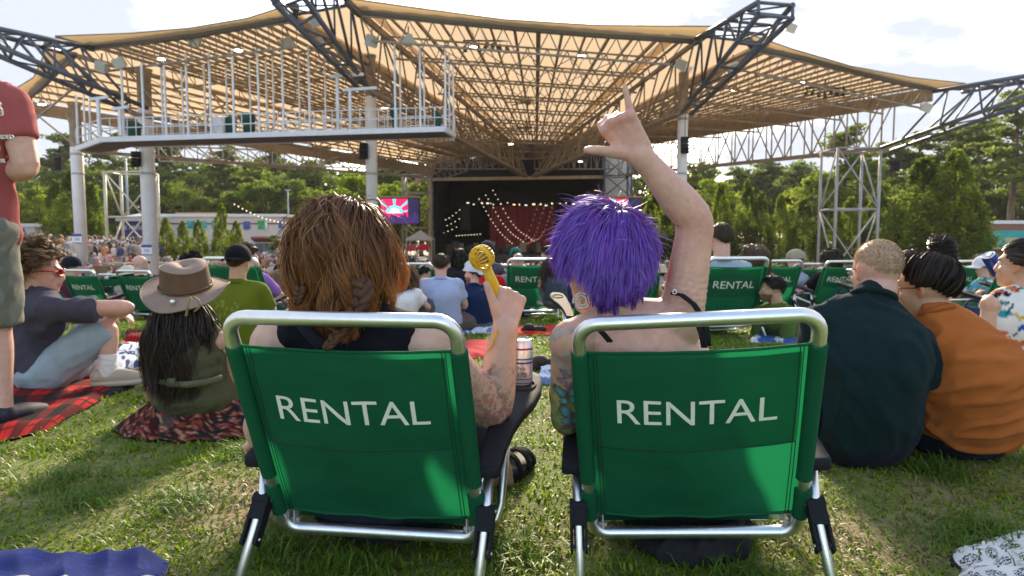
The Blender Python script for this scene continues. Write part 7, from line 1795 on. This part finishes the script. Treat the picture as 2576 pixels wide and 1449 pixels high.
e, J = sit('man with sunglasses on his forehead in a pink striped shirt, far middle', 1068, 8.2, 0, (.50, .25, .28), 'knees', H('short', *BLK, len=.025), s=1.0, head=70, skin='tan', glasses=dict(name='blue', col=(.02, .05, .2), lens=(.05, .1, .3), tr=.3), hy=688)
e, J = sit('person in a red shirt partly hidden behind the raised yellow fan', 1222, 6.9, 5, (.42, .012, .018), 'knees', H('short', *BRN, len=.05), s=.98, dz=.04, hy=668)
e, J = sit('man in a dark flat cap in front of the stage curtain behind the fan', 1226, 9.0, 0, (.08, .08, .1), hy=634, chair=True, hair=H('short', *GRY, len=.02), s=1.12, dz=.12)
ball_cap(e, J, 1.12, (.03, .035, .05), hole=False)
e, J = sit('man with short brown hair in the larger chair beyond the raised arm', 1800, 5.75, -4, (.35, .42, .52), hy=602, chair=True, hair=H('short', *BRN, len=.018, n=900, r=.0018), s=1.02, skin='pink', b=1.05, head=-8)
e, J = sit('woman with frizzy light brown hair right of the raised arm', 1890, 7.2, -5, (.10, .07, .07), hy=645, chair=True, hair=H('long', (.13, .09, .055), (.20, .15, .10), (.09, .06, .04), len=.30, wave=.035, n=1200, clump=.4, off=.4), s=1.12, fem=True, skin='tan', tkind='tank')
e, J = sit('man in a tan and navy cap and pale blue shirt facing left', 1985, 9.0, -30, (.45, .52, .68), hy=656, chair=True, hair=H('short', *GRY, len=.015), s=1.15, head=-35, skin='pink')
ball_cap(e, J, 1.15, (.36, .31, .22), brim=(.02, .03, .07), hole=False)
e, J = sit('woman with sunglasses on her brown hair and black shirt, profile facing left', 2078, 8.55, -14, (.015, .016, .022), hy=648, chair=True, hair=H('long', *BRN, len=.20, n=900), s=1.12, fem=True, head=-55, skin='pink', glasses=dict(name='dark_b', col=(.6, .6, .6), lens=(.5, .5, .55), tr=.1, up=.085, back=-.02))
# the man in a green shirt propped on the grass, looking left
Yg = 5.5
Jg = dict(pel=P(1968, 850, Yg + .25), nk=P(1955, 772, Yg), hd=P(1942, 728, Yg), hf=(-.97, .2, -.02), hu=(.05, 0, 1), ls=P(1915, 785, Yg + .12), rs=P(1978, 795, Yg - .05), le=P(1905, 850, Yg + .2), re=P(1982, 865, Yg - .05), lw=P(1900, 842, Yg + .45), rw=P(1955, 872, Yg + .12), lh=P(1960, 858, Yg + .3), rh=P(1985, 858, Yg + .3), lk=P(1985, 850, Yg + .75), rk=P(2010, 848, Yg + .7), la=P(2000, 845, Yg + 1.1), ra=P(2025, 843, Yg + 1.1), bend=V((0, -.02, 0)), beard=(.07, .05, .04))
figure('dark-haired bearded man in a green shirt looking left from the grass', Jg, (Jg['pel'].x, Jg['pel'].y, 0), skin='olive', s=.88, voxel=.012, top=dict(kind='long', col=(.085, .145, .035), g=.016, wr=.006), bottom=dict(kind='pants', col=(.02, .02, .03)), hair=H('short', *BLK, len=.028, n=900, r=.0018, line=(.42, -.62, -.18)), shoes=dict(col=(.1, .1, .1)))
e, J = sit('man in a white cap and turquoise tropical shirt near the right edge', 2455, 7.6, -35, (.10, .38, .50), hy=674, chair=True, hair=H('short', *GRY, len=.015), s=1.05, head=-40, skin='pink', tp=dict(paint=lambda co, c, J, fr: np.where((nz(co, 14) > .1)[:, None], np.array((.03, .16, .10)), np.where((nz(co, 11, 4) > .15)[:, None], np.array((.6, .7, .7)), c))))
ball_cap(e, J, 1.07, (.68, .68, .70), hole=False)
e, J = sit('person in a straw fedora far off just right of the purple hair', 1655, 10.0, -10, (.55, .5, .45), hy=692, chair=True, hair=H('short', *BRN, len=.02), s=1.0, head=-30, nod=15)
m = MB(); c = J['hd'] + V((0, -.01, .06)); m.lathe([(.17, -.01), (.17, 0), (.10, .006), (.096, .08), (.07, .105), (0, .10)], c, 24); obj('hat', m, cloth('straw', (.55, .45, .28)), e)
e, J = sit('person in a cream wide sun hat between the two left chairs', 330, 9.6, 0, (.5, .5, .48), hy=694, chair=True, hair=H('short', *BRN, len=.03), s=1.0, nod=10)
m = MB(); c = J['hd'] + V((0, -.02, .05)); m.lathe([(.24, -.025), (.245, -.02), (.10, .008), (.095, .07), (.06, .10), (0, .105)], c, 28, (-.15, 0, 1)); obj('hat', m, cloth('cream_hat', (.66, .60, .46)), e)
m = MB(); m.lathe([(.101, .006), (.100, .03)], c, 28, (-.15, 0, 1)); obj('hat_band', m, DARK, e)
e, J = sit('man in a black backward cap in the upper left green chair', 196, 8.85, 14, (.10, .02, .05), hy=674, chair=True, hair=H('short', *GRY, len=.012, r=.002), s=1.12, skin='pink', head=20)
ball_cap(e, J, 1.15, (.010, .012, .018), backward=True)
e, J = sit('bald man with sunglasses on the back of his head, black shirt, upper left', 367, 8.8, 12, (.012, .012, .018), hy=664, chair=True, hair=None, s=1.22, skin='pink', head=14, b=1.1, glasses=dict(name='dark_c', col=(.01, .01, .01), lens=(.03, .03, .03), tr=.1, up=.03))
e, J = sit('person with thick black hair just beyond the brown wide hat', 475, 7.0, 10, (.3, .3, .32), hy=662, hair=H('short', *BLK, len=.07, n=1600, r=.003), s=1.15, skin='fair', head=25)
e, J = sit('woman in a white leafy print top partly behind the brown wide hat', 428, 6.3, 8, (.65, .66, .62), 'knees', H('long', *BRN, len=.25), s=.9, fem=True, tp=dict(paint=lambda co, c, J, fr: np.where((nz(co, 17) > .12)[:, None], np.array((.03, .14, .06)), c)), hy=700)
e, J = sit('woman with blond hair and pale shirt just left of the brown curls', 700, 6.6, 6, (.55, .52, .48), hy=700, chair=True, hair=H('long', (.36, .27, .16), (.28, .2, .11), len=.3, wave=.02), s=1.0, fem=True)
e, J = sit('person in the hidden chair whose shoulder shows right of the purple hair', 1585, 4.75, -4, (.20, .12, .14), hy=650, chair=True, hair=H('short', *BRN, len=.05), s=1.0, skin='tan', fem=True, tkind='tank')
e, J = sit('man in the chair at the right edge behind the floral top', 2560, 6.6, -14, (.25, .3, .4), hy=650, chair=True, hair=H('short', *GRY, len=.02), s=1.0, skin='tan')
e, J = sit('woman in the chair glimpsed between the shaved head and the bun', 2270, 7.1, -16, (.1, .2, .3), hy=655, chair=True, hair=H('long', *BRN, len=.2), s=1.0, fem=True, dz=-.02)

# rows of seated people lower on the slope: four builds copied with other shirts
def lower_lawn():
    protos = []
    specs = [('fair', BRN, 'short', False), ('tan', BLK, 'short', False), ('pink', [(.3, .22, .13), (.22, .15, .08)], 'long', True), ('olive', BLK, 'long', True), ('brown', BLK, 'buzz', False)]
    for k, (sk, hc, hk, fm) in enumerate(specs):
        J = pose(0, 0, 0, 'knees', 1.0, 0, 0.0)
        e = figure('x', J, (0, 0, 0), skin=sk, fem=fm, top=dict(kind='tee', col=(1, 1, 1), g=.016, wr=.004, collar=False), bottom=dict(kind='shorts', col=(.1, .1, .12)), hair=H(hk, *hc, n=220, r=.006, len=.03 if hk == 'short' else .25), voxel=.024, eyes=False)
        protos.append(e)
    cl = [('white', (.70, .70, .68)), ('black', (.015, .015, .018)), ('navy', (.02, .03, .10)), ('red', (.38, .03, .03)), ('grey', (.22, .22, .23)), ('tan', (.42, .33, .24)), ('teal', (.03, .20, .20)), ('pink', (.55, .28, .30)), ('light blue', (.35, .45, .6)), ('orange', (.5, .20, .05))]
    hn = ['short brown hair', 'short black hair', 'long fair hair', 'long black hair', 'cropped dark hair']
    used = set(); seen = {}
    for i in range(64):
        Y = 10.6 + 6.0 * (i / 64) + random.uniform(-.3, .3); px = random.uniform(60, 2520)
        k = i % 5; cn, cc = cl[(i * 7 + i // 10) % 10]; sc = random.uniform(.95, 1.1)
        o = protos[k] if k not in used else copy_tree(protos[k]); used.add(k)
        x = px_x(px, Y); o.location = (x, Y, ground(x, Y)); o.rotation_euler = (0, 0, R(random.uniform(-25, 25) - (px - 1288) * -.0) + math.atan2(x - 1, 60)); o.scale = (sc, sc, sc)
        tag(o, f'seated concertgoer with {hn[k]} and {cn} shirt, ' + next(t for l, t in ((300, 'far down the left slope'), (560, 'beyond the wide hat'), (800, 'left of the brown curls'), (1100, 'behind the brown curls'), (1300, 'beyond the yellow fan'), (1500, 'beyond the middle chair'), (1800, 'behind the purple hair'), (2100, 'beyond the right chairs'), (2350, 'beyond the shaved head'), (9999, 'at the far right')) if px < l), 'person', 'concertgoers seated far down the lawn slope')
        for ch in o.children:
            if ch.name.startswith('shirt'):
                ch.material_slots[0].link = 'OBJECT'; ch.material_slots[0].material = cloth('far_' + cn.replace(' ', '_'), cc)
random.seed(33)
lower_lawn()

# ------------------------------------------------------------------ blankets, leaves and small things on the grass
def G(px, py, dz=0.0):
    d = V((1, 0, 0)) * ((px - 1288) / F) + FW + UPV * (-(py - 724.5) / F); t = (CAM_Z - dz) / -d.z; p = V((0, 0, CAM_Z)) + d * t
    for _ in range(3): t = (CAM_Z - dz - ground(p.x, p.y)) / -d.z; p = V((0, 0, CAM_Z)) + d * t
    return p
def blanket(name, label, cs, colfn, amp=.012, thick=.010, nu=90, nv=70, cat='blanket', seed=0, fold=5.0, base=.012, edge=None):
    A, B, C, D = [G(*c) for c in cs]
    def fn(a, c, lift=0):
        p = (A * (1 - a) + B * a) * (1 - c) + (D * (1 - a) + C * a) * c
        wob = mnoise.noise(V((a * 5 + seed, c * 5, 1))) * .03; p = p + V((wob, mnoise.noise(V((a * 5, c * 5 + seed, 4))) * .03, 0))
        h = base + amp * (1 + mnoise.noise(V((p.x * fold + seed, p.y * fold, 2)))) + amp * .8 * (1 - abs(mnoise.noise(V((p.x * fold * 1.3 + p.y * fold * .8 + seed, p.y * fold * .4, 7)))) * 2)
        ed = min(a, 1 - a, c, 1 - c); h *= min(1, .25 + ed * 9)
        return V((p.x, p.y, ground(p.x, p.y) + max(.004, h) + lift))
    m = MB(); m.grid(fn, nu, nv); m2 = [fn(k / nu, 0) for k in range(nu)] + [fn(1, k / nv) for k in range(nv)] + [fn(1 - k / nu, 1) for k in range(nu)] + [fn(0, 1 - k / nv) for k in range(nv)]
    n = len(m2); m.add(m2 + [V((p.x, p.y, ground(p.x, p.y) - .004)) for p in m2], [(k, (k + 1) % n, n + (k + 1) % n, n + k) for k in range(n)])
    me = m.mesh(name); cols = [colfn(i / nu, j / nv) for j in range(nv + 1) for i in range(nu + 1)] + [edge or colfn(0, 0)] * (2 * n)
    set_col(me, np.array(cols)); o = obj(name, me, MATS['cloth_shirt']); return tag(o, label, cat)
def plaid(a, c):
    w = lambda t, n: (math.floor(t * n) % 2); f = w(a, 9) + w(c, 8); thin = (abs((a * 9) % 1 - .5) < .05) + (abs((c * 8) % 1 - .5) < .05)
    col = [(.45, .006, .010), (.10, .004, .006), (.008, .005, .006)][f]
    return (.02, .008, .01) if thin and f == 0 else col
blanket('plaid_blanket', 'red and black plaid blanket under the curly-haired man', [(-120, 1150), (120, 1085), (392, 932), (-60, 950)], plaid, .014, nu=150, nv=110, edge=(.012, .012, .015))
blanket('grey_blanket', 'dark grey backing corner of the plaid blanket folded towards the brown hat', [(235, 1006), (300, 990), (395, 950), (372, 928)], lambda a, c: (.025, .027, .035), .010, seed=3, nu=40, nv=40)
def quilt(a, c):
    if c > .34: return np.array((.004, .016, .12)) * (1 + .6 * (mnoise.noise(V((a * 30, c * 30, 2))) > .30))
    if c > .24: return (.62, .52, .40)
    n = mnoise.noise(V((a * 9, c * 14, 5))); return (.45, .06, .05) if n > .42 else (.70, .62, .52) if n < -.30 else (.10, .22, .50)
blanket('quilt', 'folded blue denim quilt with cream band at the lower left corner', [(-120, 1560), (440, 1590), (412, 1424), (-120, 1424)], quilt, .016, nu=150, nv=60, fold=9, base=.03, seed=5)
def dandelion(a, c):
    u, v = a * 7, c * 6; row = math.floor(v); u += .5 * (row % 2); x, y = (u % 1) - .5, (v % 1) - .5; r = math.hypot(x, y * 1.05)
    if min(a, 1 - a, c, 1 - c) < .022: return (.012, .014, .022)
    if r < .36 and (mnoise.noise(V((u * 14, v * 14, 3))) > -.02) and r > .06: return (.035, .035, .045)
    if r >= .36 and abs(x - y * .3) < .035 and y < 0: return (.05, .05, .06)
    return (.68, .67, .66)
blanket('dandelion_blanket', 'white blanket with black dandelion print and dark border at the lower right', [(2440, 1560), (2900, 1560), (2760, 1285), (2385, 1398)], dandelion, .010, nu=170, nv=120, seed=8, edge=(.012, .014, .022))
blanket('red_blanket', 'plain red blanket on the grass behind the tattooed forearm', [(1170, 905), (1262, 900), (1255, 858), (1160, 860)], lambda a, c: (.42, .012, .030), .010, nu=40, nv=30, seed=2)
blanket('red_blanket', 'bright red blanket under the middle green rental chair', [(1292, 848), (1412, 842), (1402, 822), (1300, 826)], lambda a, c: (.50, .012, .014), .012, nu=40, nv=30, seed=4)
blanket('towel', 'crumpled white and blue towel beside the navy shirt', [(1148, 842), (1250, 838), (1262, 818), (1170, 822)], lambda a, c: (.62, .66, .74) if mnoise.noise(V((a * 8, c * 5, 1))) > -.1 else (.12, .2, .45), .022, nu=50, nv=30, seed=6, cat='towel', fold=9)
blanket('picnic_blanket', 'white, blue and orange printed blanket between the curly man and the hat woman', [(268, 935), (370, 925), (372, 866), (305, 862)], lambda a, c: (.5, .12, .03) if c > .8 or (a > .8 and mnoise.noise(V((a * 9, c * 9, 2))) > 0) else (.68, .70, .74) if mnoise.noise(V((a * 7, c * 10, 4))) > -.12 else (.05, .09, .18), .016, nu=60, nv=50, seed=7)
blanket('picnic_blanket', 'pale blue and white patterned blanket at the right edge behind the orange shirt', [(2500, 985), (2700, 1000), (2700, 905), (2480, 910)], lambda a, c: (.60, .66, .74) if mnoise.noise(V((a * 12, c * 12, 4))) > -.05 else (.12, .28, .55), .010, nu=60, nv=40, seed=9)
blanket('blue_blanket', 'blue and white blanket under the man in the green shirt', [(1890, 862), (2075, 868), (2070, 838), (1890, 836)], lambda a, c: (.03, .10, .38) if math.floor(a * 9) % 3 else (.6, .66, .74), .008, nu=40, nv=24, seed=10)
blanket('red_plaid_throw', 'small dark red throw beside the chair legs left of the brown hat', [(318, 862), (368, 860), (366, 838), (322, 838)], plaid, .02, nu=40, nv=24, seed=11, cat='blanket')
blanket('denim_cloth', 'crumpled pale denim cloth on the grass beside the butterfly tattoo', [(1352, 972), (1385, 968), (1392, 935), (1365, 938)], lambda a, c: (.14, .22, .40), .02, nu=20, nv=20, seed=12, cat='cloth')

leafpos = [((190, 1292), 15, 'pinkish dry leaf on the grass above the blue quilt'), ((468, 1332), 16, 'tan curled leaf left of the left chair leg'), ((345, 1100), 10, 'small brown leaf near the patterned skirt tip'), ((1362, 1132), 14, 'tan leaf on the grass between the two chairs, left of a pair'), ((1398, 1140), 10, 'small tan leaf between the two chairs, right of a pair'), ((2562, 1248), 24, 'large tan leaf at the right edge below the jeans'),
           ((1452, 1256), 14, 'dark red-brown leaf beside the left leg bracket of the right chair'), ((1862, 1428), 16, 'rust brown leaf beside the black skirt hem'), ((2130, 1430), 14, 'brown leaf right of the right chair leg at the bottom'), ((2300, 1385), 12, 'small brown leaf left of the dandelion blanket'), ((2168, 1375), 18, 'pale tan leaf in the dry grass right of the right chair'), ((735, 1445), 14, 'brown leaf under the left chair at the bottom edge'), ((410, 1220), 12, 'pale straw leaf in the grass left of the dry patch')]
for k, ((px, py), w, lb) in enumerate(leafpos):
    c = G(px, py, .02); L = w / F * c.y; an = random.uniform(0, 3.1); m = MB()
    def lf(a, b_):
        x = (a - .5) * 2; wd = .42 * (1 - x * x) ** .7 * (1 + .25 * math.sin(a * 17)); y = (b_ - .5) * 2 * wd; z = .25 * x * x + .35 * abs(y) + .08 * math.sin(a * 9); p = V((x * math.cos(an) - y * math.sin(an), x * math.sin(an) + y * math.cos(an), z)) * (L * .55); return c + p
    m.grid(lf, 12, 6); m.tube([lf(1, .5), lf(1, .5) + V((math.cos(an), math.sin(an), .3)) * L * .25], .0008, 4)
    thing('leaf', m, mat('dry_leaf%d' % (k % 3), [(.34, .19, .11), (.42, .28, .16), (.20, .085, .045)][k % 3], rough=.8, var=.3, vscale=60, trans=.2), lb, 'leaf')

# drinks and small items
can('tall white drink can with dark print in the cup holder of the left chair', P(1312, 975, 2.06), .034, .150, ('white_can', (.70, .71, .74)), text=[('170', .30, .020), ('Facts', .44, .012)], lab=mat('ink', (.02, .025, .06)), bands=((.52, .56, 'ink2', (.05, .07, .25)), (.60, .63, 'ink2', (.05, .07, .25)), (.80, .84, 'maroon', (.25, .03, .06)), (.20, .22, 'ink2', (.05, .07, .25)), (.12, .14, 'ink2', (.05, .07, .25))))
Yc = 4.55; can('gold and red drink can standing on a chair arm right of the purple hair', P(1646, 757, Yc), .034, .165, ('gold_can', (.62, .40, .06)), bands=((.06, .42, 'can_red', (.30, .02, .03)),))
p = P(1405, 752, 7.45); e = empty('phone', p, 'dark phone and white charger pad on the arm of the middle green chair', 'phone'); m = MB(); m.box(p, (.13, .10, .03)); obj('phone_body', m, BLACKP, e, smooth=False); m = MB(); m.lathe([(0, .02), (.045, .02), (.05, .016), (.05, .0)], p, 20); obj('charger', m, mat('sign_white'), e)
for k, (px, py, lb, c) in enumerate(((1520, 918, 'dark shoe sole lying on the grass left of the tattooed shoulder', (.05, .03, .025)), (1345, 832, 'black sandal on the red blanket under the middle chair', (.015, .015, .018)), (395, 905, 'pale trainer lying by the printed blanket', (.5, .47, .42)))):
    px = 1378 if k == 0 else px; c0 = G(px, py, .03); m = MB(); m.cap(c0 + V((-.08, 0, 0)), c0 + V((.07, .05, 0)), .042, .036); m.ell(c0 + V((-.05, -.01, .03)), ((.05, 0, 0), (0, .04, 0), (0, 0, .035))); me = remesh(m, .008, 3, 'shoe'); tag(obj('shoe', me, mat('shoe_c%d' % k, c, rough=.8)), lb, 'shoe')
for k, (px, py, Y, c, lb) in enumerate(((1170, 812, 6.4, (.02, .02, .025), 'black backpack on the towels beside the navy shirt'), (2120, 800, 7.8, (.02, .03, .07), 'navy bag on the grass under the sunglasses woman chair'), (2445, 830, 5.2, (.03, .035, .08), 'navy soft bag beside the floral top'))):
    b = P(px, py, Y); b.z = ground(b.x, Y); m = MB(); m.ell(b + V((0, 0, .14)), ((.16, 0, 0), (0, .11, 0), (0, 0, .16)), 16, 10); m.ell(b + V((0, -.08, .10)), ((.11, 0, 0), (0, .06, 0), (0, 0, .09)), 14, 8); me = remesh(m, .015, 2, 'bag'); wrinkle(me, .012, 12, (0, 0, 1), 2); e = empty('bag', b, lb, 'bag'); obj('bag_body', me, cloth('bag%d' % k, c), e)
    m = MB(); m.tube([b + V((.06 * math.cos(a), 0, .28 + .07 * math.sin(a))) for a in [math.pi * i / 10 for i in range(11)]], .009, 6); obj('handle', m, cloth('bag%d' % k, c), e)

# ------------------------------------------------------------------ thin evening haze
def haze():
    m = MB(); m.box((0, 60, 12.5), (760, 700, 34))
    o = obj('haze', m, None, smooth=False); hm = bpy.data.materials.new('haze'); hm.use_nodes = True; n, l = hm.node_tree.nodes, hm.node_tree.links; n.clear()
    v = n.new('ShaderNodeVolumePrincipled'); v.inputs['Color'].default_value = (.95, .93, .86, 1); v.inputs['Density'].default_value = .0003; v.inputs['Anisotropy'].default_value = .25
    out_ = n.new('ShaderNodeOutputMaterial'); l.new(v.outputs[0], out_.inputs['Volume']); o.data.materials.append(hm)
    tag(o, 'thin sunlit haze in the evening air', 'haze', kind='stuff')
haze()
